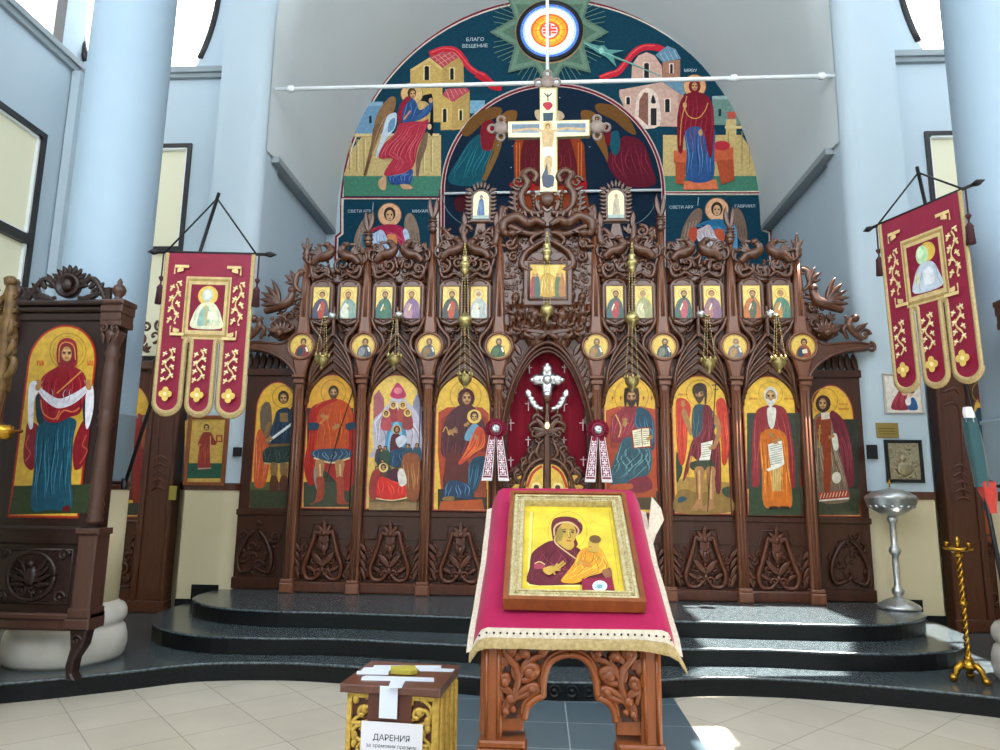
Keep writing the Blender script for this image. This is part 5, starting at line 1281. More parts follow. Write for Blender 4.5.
# royal doors: two leaves rising to the middle, icons, lamp, stem and silver cross
for k in (-1, 1):
    m = MB(); f = lambda d, z: (xc+k*d, z)
    top = spline([f(.52, 1.56), f(.47, 1.66), f(.37, 1.86), f(.25, 2.0), f(.16, 2.2), f(.03, 2.26)], 18)
    m.prism([f(.52, .46), f(.01, .46), f(.01, 2.3)]+[(p.x, p.y) for p in top[::-1]], 7.92, 7.96, .01)
    d = m.build('royal_door', M['wooddark'], ICO)
    m = MB()
    m.fill([f(.50, 1.5), f(.30, 1.62), f(.22, 1.88), f(.05, 1.96), f(.05, 2.22), f(.17, 2.14), f(.28, 1.96), f(.44, 1.74)], 7.91, 150+k, .075)
    for j in range(5): m.curve([f(.07+.085*j, 1.95-.09*j), f(.12+.085*j, 2.03-.085*j), f(.07+.08*j, 2.16-.105*j)], 7.90, .03, .4)
    for j in range(5): m.scroll(*f(.10+.08*j, 2.18-.12*j), .05, 7.90, .02, 1.2, 0, k)
    m.tube([(xc+k*.29, 7.90, 1.2)]+[(xc+k*(.03+.26*math.cos(a)), 7.90, 1.60+.36*math.sin(a)) for a in (PI/2*i/10 for i in range(11))], .026, 6)
    m.fill([f(.44, .6), f(.04, .6), f(.04, 1.1), f(.44, 1.1)], 7.91, 160+k, .11)
    m.build('door_carving', M['carve'], d)
    A = Paint(lambda u, v: Vector((xc+u, 7.905, v)), FN); col = 'e0b84a'
    f = lambda d_, z: (k*d_, z)
    A.raw(col, [f(.045, 1.25), f(.24, 1.25), f(.24, 1.60)]+[f(.045+.195*math.cos(a), 1.60+.30*math.sin(a)) for a in (PI/2*i/8 for i in range(1, 9))])
    A.line('b8301c', [f(.055, 1.88), f(.16, 1.80), f(.225, 1.64)], .03); A.ell('f0d890', *f(.12, 1.64), .06); A.ell('4a3018', *f(.12, 1.64), .03); A.poly('7a4a2c' if k < 0 else '33524a', [f(.06, 1.3), f(.07, 1.54), f(.12, 1.59), f(.18, 1.54), f(.2, 1.3)])
    lab(A.build('door_icon', M['paint'], d), 'quarter-arched gold icon set in the door top')
    e = f(.335, 1.70); A = Paint(lambda u, v: Vector((xc+u, 7.90, v)), FN); A.ell('d8a848', e[0], e[1], .09); A.ell('4a3018', e[0], e[1], .03); lab(A.build('door_roundel', M['paint'], d), 'small round gold roundel')
m = MB(); m.box(xc-.035, xc+.035, 7.88, 7.93, 1.6, 2.42, .01); m.fan(xc, 2.34, PI/2, .26, .08, 7.90, 7, 3.4); 
for k in (-1, 1):
    for j in range(3): m.curve([(xc+k*.04, 2.42+.08*j), (xc+k*.12, 2.47+.08*j), (xc+k*.20-k*.04*j, 2.42+.09*j), (xc+k*.17-k*.03*j, 2.34+.1*j)], 7.89, .026, .4)
    m.scroll(xc+k*.13, 2.34, .06, 7.89, .022, 1.3, 0, k)
m.tube([(xc, 7.9, 2.42), (xc, 7.9, 2.76)], .03, 8); m.ball((xc, 7.89, 2.74), .05, .04, .06)
for v in m.v: v.z -= .09*min(1, max(0, (v.z-1.7)/.3))
st = m.build('door_stem', M['carve'], ICO)
m = MB()
for a in range(4):
    an = a*PI/2; L_ = .18 if a == 3 else .15
    m.leaf(xc, 2.96, an, L_, .15, 7.90, .02); m.ball((xc+math.cos(an)*L_*.8, 7.90, 2.96+math.sin(an)*L_*.8), .062, .025, .062); m.ball((xc+math.cos(an)*L_*1.15, 7.90, 2.96+math.sin(an)*L_*1.15), .03, .02, .03)
m.ball((xc, 7.89, 2.96), .06, .035, .06); m.ball((xc, 7.89, 2.78), .05, .03, .06)
for k in (-1, 1):
    m.curve([(xc+k*.05, 2.62), (xc+k*.13, 2.64), (xc+k*.19, 2.72), (xc+k*.2, 2.78)], 7.89, .03, .2)
    for j in range(4): m.ball((xc+k*(.12+.028*j), 7.88, 2.64+.045*j), .034, .02, .034)
    m.leaf(xc+k*.2, 2.75, PI/2-k*.3, .1, .09, 7.89)
for v in m.v: v.z -= .09
lab(m.build('silver_cross', M['silver'], st), 'silver trefoil cross with two silver sprays')
m = MB(); m.ball((xc-.0, 7.84, 2.335), .026, .026, .04); lab(m.build('lamp_bulb', M['bulb'], st), 'small warm lamp glowing below the silver cross')
# ================================================================== curtain behind the royal doors
m = MB(); N = 40; vs = []
for j, z in enumerate((.47, 1.2, 2.0, 2.8, 3.3)):
    for i in range(N+1): vs.append((PXS[3]-.02+(PXS[4]-PXS[3]+.04)*i/N, 8.03+.014*math.sin(i*1.25)+.006*math.sin(i*.5+j), z))
m.add(vs, [(j*(N+1)+i, j*(N+1)+i+1, (j+1)*(N+1)+i+1, (j+1)*(N+1)+i) for j in range(4) for i in range(N)])
CU_ = m.build('curtain', M['curtain'], None); tag(CU_, 'deep red curtain sewn with small white crosses behind the pointed central arch', 'curtain')
A = Paint(lambda x, y: at(x, y, 8.008), FN, (470, 330, 4.41))
for x, y, s in ((262, 172, 20), (417, 170, 20), (258, 332, 24), (416, 334, 24), (180, 418, 26), (498, 418, 26), (257, 490, 22), (414, 490, 20), (180, 580, 22), (500, 578, 22)):
    A.line('e4c8cc', [(x, y-s*.95), (x, y+s)], 4.5, False); A.line('e4c8cc', [(x-s*.6, y-s*.3), (x+s*.6, y-s*.3)], 4.5, False)
lab(A.build('sewn_crosses', M['thread'], CU_), 'small white sewn crosses')

# rosettes with embroidered tails tied to the posts
def rosette(px, py, label):
    c = at(px, py, 7.66); t = thing('rosette_ribbon', c, label, 'ribbon', 'rosette ribbons beside the central arch')
    m = MB(); N = 48; vs = [(c.x, c.y-.02, c.z)]
    for i in range(N): a = 2*PI*i/N; r = .125 if i % 2 else .115; vs.append((c.x+r*math.cos(a), c.y+(.012 if i % 2 else -.012), c.z+r*math.sin(a)))
    vs.append((c.x, c.y+.03, c.z)); m.add(vs, [(0, 1+(i+1) % N, 1+i) for i in range(N)]+[(N+1, 1+i, 1+(i+1) % N) for i in range(N)], False)
    m.lathe([(.075, c.y-.018), (.08, c.y-.03), (.06, c.y-.035), (.055, c.y-.02)], c.x, c.z, 24, 'y'); m.build('ruffle', M['red'], t)
    m = MB(); m.ball((c.x, c.y-.035, c.z), .05, .025, .05, 12, 8); m.fan(c.x, c.z, PI/2, .05, .03, c.y-.05, 8, 5.5); lab(m.build('button', M['silver'], t), 'silver rosette button')
    for k in (-1, 1):
        m = MB(); z0 = c.z-.06; z1 = c.z-.56
        qd = [(c.x+k*.005, z0), (c.x+k*.07, z0), (c.x+k*.15, z1), (c.x+k*.035, z1)]
        m.prism(qd, c.y-.004+.006*k, c.y+.006+.006*k); tail = m.build('tail', M['red'], t)
        A = Paint(lambda u, v: Vector((c.x+k*(.005+.03*v)+k*u*(.065+.05*v), c.y-.006+.006*k, z0+(z1-z0)*v)), FN)
        for u in (.04, .96): A.line('f0dce4', [(u, .02), (u, .98)], .09, False)
        for j in range(4):
            v = .2+.2*j; A.line('f0dce4', [(.5, v-.07), (.5, v+.07)], .14, False); A.line('f0dce4', [(.2, v), (.8, v)], .035, False)
            for s_ in (.28, .72): A.ell('f4e4ea', s_, v+.06, .09, .025, n=8); A.ell('f4e4ea', s_, v-.06, .09, .025, n=8)
            A.line('f0dce4', [(.05, v+.1), (.95, v+.1)], .02, False)
        A.rect('e8e0e0', 0, .95, 1, 1.02); A.build('embroidery', M['thread'], tail)
rosette(496, 429, 'red pleated rosette with white-patterned tails on the post left of the curtain')
rosette(598, 430, 'red pleated rosette with white-patterned tails on the post right of the curtain')

# hanging oil lamps
def chain(m, a, b, r=.0045):
    a, b = Vector(a), Vector(b); n = max(3, int((b-a).length/.03))
    for i in range(n):
        p = a.lerp(b, i/n); q = a.lerp(b, (i+.8)/n); m.tube([p, (p+q)/2, q], [r*.6, r*1.3, r*.6], 5, caps=False)
def cup(m, c, s=1.0):
    prof = [(.004, -.10), (.02, -.085), (.018, -.07), (.03, -.055), (.062, -.02), (.075, .015), (.068, .04), (.078, .05), (.07, .055)]
    m.lathe([(r*s, c.z+h*s) for r, h in prof], c.x, c.y, 18)
    for k in range(8):
        a = 2*PI*k/8; m.ball((c.x+.074*s*math.cos(a), c.y+.074*s*math.sin(a), c.z+.06*s), .016*s, .016*s, .026*s, 6, 4)
LG = 'small oil lamps hung before the icon screen'
def short_lamp(hx, hy, lx, ly, label):
    h = at(hx, hy, 7.55); c = at(lx, ly, 7.55); t = thing('oil_lamp', (c.x, c.y, c.z-.1), label, 'hanging lamp', LG)
    m = MB(); m.ball((h.x, h.y, h.z), .05, .05, .045, 12, 8); m.tube([(h.x, h.y, h.z), (h.x, 7.80, h.z+.02)], .014, 6); m.tube([(h.x, h.y, h.z), (c.x, c.y-.02, h.z-.02)], .01, 6); lab(m.build('bracket', M['silver'], t), 'silver wall bracket with round knob')
    m = MB(); 
    for k in range(3):
        a = PI/2+2*PI*k/3; chain(m, (c.x+.02*math.cos(a), c.y, h.z-.03), (c.x+.075*math.cos(a), c.y+.06*math.sin(a), c.z+.05))
    m.lathe([(.03, h.z-.03), (.035, h.z-.02), (.01, h.z)], c.x, c.y, 10); m.build('chains', M['palebrass'], t)
    m = MB(); cup(m, c, 1.05); m.build('cup', M['palebrass'], t)
short_lamp(332, 316, 322, 361, 'brass oil lamp hung in front of the tall icon of the spear-holding soldier')
short_lamp(399, 315, 394, 361, 'brass oil lamp hung above the crowded icon with a blue oval')
short_lamp(701, 314, 709, 365, 'brass oil lamp hung above the icon of the red-winged man')
short_lamp(770, 314, 779, 364, 'brass oil lamp hung above the icon of the white-bearded elder')
def long_lamp(x, y0, yb, y1, y2, label, big=False):
    a, b1, b2, c = (at(x, q, 7.52) for q in (y0, yb, y1, y2))
    t = thing('oil_lamp', (c.x, c.y, c.z-.1), label, 'hanging lamp', 'long-chained oil lamps before the icon screen')
    m = MB()
    for k in (-1, 0, 1): chain(m, (a.x, a.y, a.z), (b1.x+k*.03, b1.y, b1.z+.04), .004); chain(m, (b1.x+k*.03, b1.y, b1.z-.05), (b2.x+k*.035, b2.y, b2.z), .004)
    if c.z < b2.z-.1:
        for k in (-1, 0, 1): chain(m, (b2.x+k*.03, b2.y, b2.z), (c.x+k*.07, c.y-.02*(k == 0), c.z+.05), .004)
    m.tube([(a.x, a.y, a.z), (a.x, 7.84, a.z+.03)], .012, 6); m.build('chains', M['palebrass'], t)
    m = MB(); m.lathe([(r, b1.z+h) for r, h in ((.01, .14), (.03, .10), (.05, .07), (.03, .05), (.055, .02), (.065, -.01), (.04, -.04), (.05, -.07), (.03, -.11), (.008, -.13))], b1.x, b1.y, 14); m.build('crown', M['palebrass'], t)
    m = MB(); m.lathe([(r*1.0, b2.z+h) for r, h in ((.01, .10), (.03, .08), (.07, .045), (.08, 0), (.065, -.045), (.03, -.07), (.012, -.10), (.005, -.16))], b2.x, b2.y, 16); m.build('globe', M['palebrass'], t)
    if c.z < b2.z-.1: m = MB(); cup(m, c, 1.05); m.build('cup', M['palebrass'], t)
long_lamp(465, 243, 265, 321, 380, 'long-chained brass lamp over the icon of the enthroned veiled mother')
long_lamp(632, 243, 263, 319, 383, 'long-chained brass lamp over the enthroned bearded man with a book')
long_lamp(547, 232, 252, 311, 311, 'long-chained brass ornament hanging in front of the square gilded icon')

# ================================================================== processional banners
M['tassel'] = mat('dark_maroon_thread', '3a0f1c', .7)
def banner(TL, TR, BL, label, pole_top, pole_bot, fr, mirror, figure, group='red processional banners', pad=.1):
    """TL, TR: cloth corners; BL: lower left. All in metres."""
    U_ = (TR-TL); W_ = U_.length; U_ = U_/W_; V_ = (BL-TL); H_ = V_.length; V_ = V_/H_; N_ = U_.cross(V_).normalized()
    if N_.dot(CAM-TL) < 0: N_ = -N_
    pt = lambda u, v, d=0.0: TL+U_*(u*W_)+V_*(v*H_)+N_*d
    t = thing('church_banner', pole_bot, label, 'banner', group)
    out = []                                                # outline with three round-ended tongues
    def tongue(a, b, v0):
        c = (a+b)/2; r = (b-a)/2; k = W_/H_
        return [(b, v0)]+[(c+r*math.cos(x), 1-r*k*.95+r*k*.95*math.sin(x)) for x in (PI*i/10 for i in range(11))]+[(a, v0)]
    gaps = [(.288, .372), (.634, .715)]; v0 = .575
    T3 = [(0, .288), (.372, .634), (.715, 1.0)]
    poly_ = [(0, 0), (1, 0)]
    for n, (a, b) in enumerate(T3[::-1]):
        q = tongue(a, b, v0)
        if n == 0: q = q[1:]
        if n == 2: q = q[:-1]
        poly_ += q
        if n < 2:
            g = gaps[1-n]; c = (g[0]+g[1])/2; r = (g[1]-g[0])/2; k = W_/H_
            poly_ += [(c+r*math.cos(x), v0-.012-r*k*math.sin(x)) for x in (PI*i/6 for i in range(7))]
    def solid(poly2, d0, d1):
        m = MB(); n = len(poly2)
        m.add([pt(u, v, d) for d in (d0, d1) for u, v in poly2], [list(range(n)), list(range(n, 2*n))[::-1]]+[(i, (i+1) % n, n+(i+1) % n, n+i) for i in range(n)], False); return m
    cl = solid(poly_, .006, -.006).build('cloth', M['red'], t)
    # gold border: a flat cord along the outline
    m = MB(); cp = [pt(u, v, .004) for u, v in poly_[1:]+[poly_[0]]]
    m.tube(cp, .02, 6, up=N_, sq=.5); m.tube([pt(u, v, 0)+V_*.01 for u, v in poly_[2:]], .026, 6, up=N_, sq=.35)
    lab(m.build('gold_fringe', M['fringe'], t), 'gold braid and fringe')
    # embroidered picture
    A = Paint(lambda u, v: pt(u, v, .009), N_, (0, 0, 1), .0003)
    A.rect('c8b27e', .25, .15, .77, .545); A.rect('a08650', .262, .163, .758, .533); A.rect('c8b27e', .285, .18, .735, .515); A.rect('7a1030', .315, .20, .705, .49)
    figure(A)
    g = 'd8c088'
    for sx in (.14, .87):
        A.line(g, [(sx+.03*math.sin(k*1.3), .2+.034*k) for k in range(8)], .014)
        for k in range(8): A.ell(g, sx+.05*(-1)**k, .2+.034*k, .022, .011, .6*(-1)**k, 8); A.line('e4d4aa', [(sx+.01*(-1)**k, .19+.034*k), (sx+.065*(-1)**k, .183+.034*k)], .009, False); A.ell(g, sx-.03*(-1)**k, .212+.034*k, .014, .008, 0, 7)
    for cx_, cy_, fx, fy in ((.12, .09, 1, 1), (.88, .09, -1, 1), (.13, .52, 1, -1), (.88, .54, -1, -1)):
        A.line(g, [(cx_, cy_+.05*fy), (cx_, cy_), (cx_+.16*fx, cy_)], .018, False); A.line(g, [(cx_+.03*fx, cy_+.03*fy), (cx_+.10*fx, cy_+.02*fy)], .02); A.ell(g, cx_+.06*fx, cy_+.02*fy, .03, .012, 0, 8)
    for a, b in T3:
        c = (a+b)/2
        A.line(g, [(c+.035*math.sin(k*1.4), .615+.027*k) for k in range(8)], .014)
        for k in range(8): A.ell(g, c+.05*(-1)**k, .62+.026*k, .026, .010, .7*(-1)**k, 8); A.line('e8dcc0', [(c+.02*(-1)**k, .62+.026*k), (c+.07*(-1)**k, .612+.026*k)], .008, False)
        for k in range(4): A.ell('d8b860', c+.04*math.cos(PI/2*k), .89+.024*math.sin(PI/2*k), .036, .02, 0, 10)
        A.ell('f0e0a8', c, .89, .022, .013, 0, 10)
    lab(A.build('embroidery', M['thread'], cl), 'gold embroidery and a framed half-length figure')
    # crossbar, cords, tassels, pole
    m = MB(); e0, e1 = pt(-.12, -.008, -.012), pt(1.12, -.008, -.012); m.tube([e0, e1], .014, 8, up=N_)
    for e, k in ((e0, -1), (e1, 1)): m.tube([e-U_*.0, e+U_*k*.04, e+U_*k*.05, e+U_*k*.10], [.014, .026, .026, .003], 8, up=N_)
    m.build('crossbar', M['iron'], t)
    m = MB(); m.tube([pole_top, pole_bot], .015, 8, up=(1, 0, 0)); m.build('pole', M['iron'], t)
    pk = pole_top+(pole_bot-pole_top)*.02
    m = MB(); m.tube([pt(-.02, -.01, 0), pk], .008, 6, up=N_); m.tube([pt(1.02, -.01, 0), pk], .008, 6, up=N_); m.build('hanging_cord', M['iron'], t)
    for u in (-.05, 1.06):
        m = MB(); p = pt(u, -.0, .0); d = Vector((0, 0, -1)); m.tube([p, p+d*.30], .007, 6, up=N_); m.tube([p+d*.20, p+d*.22, p+d*.25], [.004, .024, .01], 8, up=N_); m.tube([p+d*.28, p+d*.31, p+d*.32, p+d*.45], [.012, .03, .026, .034], 10, up=N_); m.build('tassel', M['tassel'], t)
    d = Vector((pole_bot.x-(-4.02 if pole_bot.x < 0 else 4.10), pole_bot.y-5.95, 0)).normalized(); q = Vector(((-4.02 if pole_bot.x < 0 else 4.10), 5.95, pole_bot.z+.03))+d*.35
    m = MB(); m.tube([q, pole_bot+Vector((0, 0, .03))], .012, 8); m.lathe([(.024, pole_bot.z-.02), (.026, pole_bot.z), (.024, pole_bot.z+.07)], pole_bot.x, pole_bot.y, 10); m.build('pole_holder', M['iron'], t)
    return t
def fig_left(A):
    A.ell('d8b45a', .515, .27, .115, .062); A.ell('b0c8c0', .51, .268, .06, .042); A.ell('d8dccc', .51, .265, .035, .03)
    b = A.poly('d8d8b8', [(.36, .475), (.36, .40), (.42, .335), (.48, .315), (.57, .315), (.63, .34), (.69, .41), (.69, .475)]); A.folds('a8c0b8', b, 5, .022, 3); A.poly('8fb0a8', [(.42, .46), (.45, .36), (.53, .34), (.55, .44)]); A.line('c8a860', [(.5, .33), (.52, .46)], .02); A.rect('e8e4c8', .53, .37, .62, .42)
def fig_right(A):
    A.ell('d0b050', .56, .262, .10, .055); A.ell('b4d4a8', .50, .272, .075, .055); A.ell('c8e4c0', .48, .26, .04, .03)
    b = A.poly('bcc8d8', [(.36, .475), (.38, .39), (.44, .335), (.52, .315), (.62, .33), (.68, .40), (.69, .475)]); A.folds('8fa4c0', b, 5, .022, 3); A.folds('d8d890', pts('.36,.475 .38,.39 .44,.335 .46,.475'), 3, .02, 5); A.poly('d8dce4', [(.5, .36), (.6, .36), (.62, .44), (.5, .44)])
TL, TR, BL = at(168, 253, 5.48), at(254, 255, 5.48), at(153, 412, 5.48)
banner(TL, TR, BL, 'red embroidered church banner hanging upright left of the icon screen', at(219, 193, 5.52), at(124, 487, 5.62), None, False, fig_left)
TL, TR = at(880, 225, 5.95), at(960, 191, 5.28)
BL = at(897, 391, 5.95)
banner(TL, TR, BL, 'red embroidered church banner tilted and turned, by the right column', at(917, 167, 5.72), at(990, 490, 5.45), None, True, fig_right)
# ================================================================== tall icon cabinet in front of the left column
def kiot(cxk, Yk, label, right_side):
    w = .515; t = thing('icon_cabinet', (cxk, Yk+.1, .15), label, 'icon cabinet', 'carved icon cabinets before the columns')
    x0, x1 = cxk-w, cxk+w; Y = Yk
    m = MB(); m.box(x0+.03, x1-.03, Y+.03, Y+.16, .56, 3.06); m.build('body', M['kiot'], t)
    m = MB(); m.box(x0+.02, x1-.02, Y+.0, Y+.16, .50, .60, .015); m.box(x0-.02, x1+.02, Y-.02, Y+.16, .58, .63, .012); m.build('plinth', M['kiotpost'], t)
    m = MB(); m.box(x0+.14, x1-.14, Y+.005, Y+.05, 1.14, 1.28, .012); m.box(x0+.14, x1-.14, Y+.0, Y+.05, 1.24, 1.27, .008); m.build('middle_rail', M['kiot'], t)
    for k in (-1, 1):
        cx_ = cxk+k*(w-.07); cy_ = Y+.05
        m = MB(); m.box(cx_-.075, cx_+.075, cy_-.07, cy_+.1, .66, 1.22, .01)
        m.lathe([(.055, 1.30), (.065, 1.33), (.05, 1.36), (.062, 1.39), (.05, 1.42), (.062, 1.45), (.048, 1.49), (.058, 1.55), (.05, 1.9), (.046, 2.05), (.06, 2.08), (.048, 2.11), (.06, 2.14), (.048, 2.17), (.056, 2.22), (.054, 2.55), (.046, 2.62), (.06, 2.66), (.045, 2.70), (.055, 2.74), (.07, 2.80), (.085, 2.84)], cx_, cy_, 18)
        pl = m.build('column', M['kiotpost'], t)
        m = MB(); m.box(cx_-.095, cx_+.095, cy_-.09, cy_+.1, 1.22, 1.27, .012); m.build('pedestal_cap', M['kiotpost'], pl)
        m = MB(); m.box(cx_-.09, cx_+.09, cy_-.085, cy_+.1, .595, .67, .012); m.box(cx_-.10, cx_+.10, cy_-.10, cy_+.1, .52, .6, .012); m.build('pedestal_foot', M['kiotpost'], pl)
        m = MB()
        for s_ in (-1, 1): m.scroll(cx_+s_*.05, 2.86, .036, cy_-.075, .012, 1.3, PI/2, s_)
        for s_ in range(3): m.leaf(cx_+(s_-1)*.04, 2.74, PI/2+(1-s_)*.3, .12, .045, cy_-.06)
        m.box(cx_-.09, cx_+.09, cy_-.08, cy_+.1, 2.88, 2.93, .01); m.box(cx_-.085, cx_+.085, cy_-.075, cy_+.1, 2.93, 2.99); m.box(cx_-.095, cx_+.095, cy_-.09, cy_+.1, 2.99, 3.06, .014); m.box(cx_-.105, cx_+.105, cy_-.10, cy_+.1, 3.06, 3.10, .012)
        m.build('capital', M['kiotpost'], pl)
        m = MB(); m.lathe([(.03, 3.10), (.04, 3.12), (.025, 3.14), (.05, 3.17), (.055, 3.20), (.04, 3.235), (.018, 3.25), (.022, 3.27), (.005, 3.30)], cx_, cy_, 14); m.build('finial', M['kiotpost'], pl)
        m = MB(); m.prism([(cx_-.07, .52), (cx_+.07, .52), (cx_+.05, .40), (cx_-.01, .30), (cx_-.02, .2), (cx_+.01, .15), (cx_-.06, .15), (cx_-.075, .25), (cx_-.05, .38)] if k > 0 else [(cx_+.07, .52), (cx_-.07, .52), (cx_-.05, .40), (cx_+.01, .30), (cx_+.02, .2), (cx_-.01, .15), (cx_+.06, .15), (cx_+.075, .25), (cx_+.05, .38)], cy_-.06, cy_+.04, .012); m.scroll(cx_, .44, .04, cy_-.065, .014, 1.2); m.build('leg', M['kiot'], t)
    m = MB(); m.box(x0+.14, x1-.14, Y+.01, Y+.14, 2.93, 3.0, .01); m.box(x0+.12, x1-.12, Y-.02, Y+.14, 3.0, 3.05, .015); m.box(x0+.12, x1-.12, Y-.05, Y+.14, 3.05, 3.09, .012); m.build('cornice', M['kiot'], t)
    m = MB(); zc = 3.24
    m.lathe([(.105, Y+.08), (.105, Y+.03), (.08, Y+.02), (.075, Y+.035), (.001, Y+.035)], cxk, zc, 24, 'y'); m.ball((cxk, Y+.03, zc), .05, .03, .055)
    for j in range(11): m.leaf(cxk+.09*math.cos(PI*j/10), zc+.09*math.sin(PI*j/10), PI*j/10, .09, .05, Y+.05)
    for k in (-1, 1):
        m.curve([(cxk+k*.10, zc-.02), (cxk+k*.2, zc+.06), (cxk+k*.28, zc-.02), (cxk+k*.33, 3.12)], Y+.05, .026, .3); m.scroll(cxk+k*.25, 3.17, .05, Y+.05, .018, 1.3, 0, k)
        for j in range(4): m.leaf(cxk+k*(.14+.05*j), zc-.0-.03*j, PI/2-k*(.4+.15*j), .11, .055, Y+.05)
        m.leaf(cxk+k*.1, 3.1, PI/2-k*1.2, .2, .07, Y+.05); m.box(cxk+k*.35-.02, cxk+k*.35+.02, Y+.04, Y+.08, 3.09, 3.22, .006); m.tube([(cxk+k*.27, Y+.06, 3.22), (cxk+k*.38, Y+.06, 3.215)], .012, 6)
        m.curve([(cxk+k*.30, 3.1), (cxk+k*.2, 3.11), (cxk+k*.1, 3.14)], Y+.05, .022, .3)
    m.build('crest', M['kiot'], t)
    m = MB(); q = [(x0+.2, .70), (x1-.2, .70), (x1-.2, 1.10), (x0+.2, 1.10)]
    m.tube([(a, Y+.03, b) for a, b in q+[q[0]]], .014, 6)
    m.tube([(cxk+.19*math.cos(a), Y+.025, .9+.18*math.sin(a)) for a in (2*PI*i/24 for i in range(25))], .018, 6)
    m.fill([(cxk+.17*math.cos(a), .9+.16*math.sin(a)) for a in (2*PI*i/12 for i in range(12))], Y+.03, 77, .085)
    m.ball((cxk, Y+.02, .9), .06, .03, .08); m.ball((cxk, Y+.01, .99), .03, .03, .03)
    for k in (-1, 1):
        for j in range(4): m.leaf(cxk+k*.04, .92-.03*j, PI/2-k*(.6+.3*j), .13, .045, Y+.02)
        for z in (.74, 1.06): m.scroll(cxk+k*.24, z, .05, Y+.03, .014, 1.2)
    m.build('eagle_carving', M['kiot'], t)
    return t
KI = kiot(-3.935, 5.30, 'tall dark carved cabinet with the icon of a veiled woman holding a white cloth', True)
def veiled(A):                                              # frame (0,320) 3.75
    A.poly('2c3a22', '52,622 342,616 332,724 34,730', False)
    A.ring('9a7a2c', 255, 118, 68, 3.5); A.ring('9a7a2c', 255, 118, 56, 2); A.glyphs('b8481c', 140, 152, 28, 20, 3, 3); A.glyphs('b8481c', 330, 152, 28, 20, 3, 5)
    A.poly('7c1420', '105,385 95,440 88,500 95,545 125,560 140,480 145,400'); A.poly('7c1420', '310,380 335,400 330,470 315,540 280,560 275,470'); A.line('b84a3a', '110,430 98,470 115,500 95,530', 4); A.line('b84a3a', '325,430 310,470 328,490 300,540', 4)
    b = A.poly('1b4a5e', '150,380 280,370 275,450 268,600 268,705 180,712 120,708 128,560'); A.folds('3f7f96', b, 9, 7, 3); A.folds('0c2836', b, 7, 6, 8)
    A.poly('1a2f40', '135,290 160,285 165,380 140,380'); A.poly('1a2f40', '312,290 335,285 330,380 315,385'); A.poly('5c1018', '240,700 260,696 262,716 235,716')
    A.poly('dcdce4', '110,250 140,230 150,260 130,300 125,400 108,392'); A.poly('dcdce4', '325,260 350,250 352,330 335,400 322,395')
    b = A.poly('8a1626', '160,215 200,185 240,170 300,185 325,220 330,250 318,300 300,350 260,365 215,385 170,375 155,320 150,260'); A.folds('b83a44', b, 8, 6, 3); A.folds('560a14', b, 6, 6, 8)
    A.line('d08a4a', '310,190 260,235 215,275', 5); A.line('d0704a', '155,300 165,350 205,372 225,340', 5); A.line('d0704a', '215,375 240,340 275,345 300,330', 6)
    b = A.poly('d6d6e0', '140,238 165,262 220,295 270,280 320,250 340,238 335,262 285,310 225,332 180,310 150,275'); A.folds('a8b0c4', b, 5, 5, 3)
    A.hand(145, 252, 14, -1.3); A.hand(335, 250, 14, -1.8)
    A.poly('8a1626', '215,130 222,85 252,68 285,82 292,130 288,170 270,180 235,180 218,165'); A.head(253, 125, 29, '5a0e18', 'b88654', None, None, veil='7c1422'); A.line('d08a4a', '224,160 228,100 252,84 280,100 286,150', 4)
saint((0, 320, 3.75), -4.185, -3.60, 5.322, 1.34, 2.58, 2.90, KI, 'arched icon of a woman in a dark red veil holding a white cloth', veiled, border='b83a1c', gold='c9a23a')
kiot(4.09, 5.30, 'dark carved cabinet at the right edge of the photo, only its cornice corner showing', True)
def standing(A):
    pass
saint((0, 0, 1), 3.80, 4.38, 5.322, 1.34, 2.58, 2.90, [o for o in bpy.data.objects if o.name == 'icon_cabinet.001'][0], 'arched gold icon', standing)

# carved throne at the left edge
c = at(2, 600, 4.6)
TH = thing('carved_throne', (-4.22, 4.75, 0), 'brown carved throne at the left photo edge in front of the tall cabinet', 'throne')
m = MB(); xk = at(6, 400, 4.75).x
ex = lambda px, py: (lambda p: (p.x, p.z))(at(px, py, 4.70))
m.box(xk-.55, xk-.06, 4.7, 4.82, 0, 2.6); m.box(xk-.55, xk-.08, 4.3, 4.7, 0, .5); m.build('back', M['wood'], TH)
m = MB()
for q in range(5): m.curve([ex(-8, 400-20*q), ex(3, 380-20*q), ex(12-q, 372-19*q), ex(15-q, 360-19*q), ex(10-q, 356-18*q)], 4.69, .028, .5, 14)
m.curve([ex(-6, 420), ex(2, 380), ex(6, 340), ex(10, 310), ex(12, 290), ex(8, 278)], 4.70, .045, .3, 24); m.ball((ex(12, 282)[0], 4.69, ex(12, 282)[1]), .045)
m.fill([ex(-20, 400), ex(4, 380), ex(15, 330), ex(10, 296), ex(-20, 290)], 4.70, 55, .09); m.prism([ex(-20, 400), ex(2, 390), ex(10, 335), ex(7, 300), ex(-20, 290)], 4.72, 4.78, .01)
for j in range(5): m.leaf(*ex(9-.4*j, 300+14*j), .4, .09, .05, 4.69)
lab(m.build('crest', M['goldpaint'] if False else mat('gilded_brown_carving', '3c2715', .4, .2, noise=(14, '7d5f32', .25)), TH), 'gilded brown scrolling crest')
m = MB(); p = at(3, 432, 4.55)
tag_ = None
m.lathe([(.05, p.z-.05), (.07, p.z), (.06, p.z+.04), (.04, p.z+.05)], p.x, p.y, 12); m.tube([(p.x, p.y, p.z), (p.x, 4.72, p.z+.02)], .014, 6); m.build('lamp_bracket', M['brass'], TH)

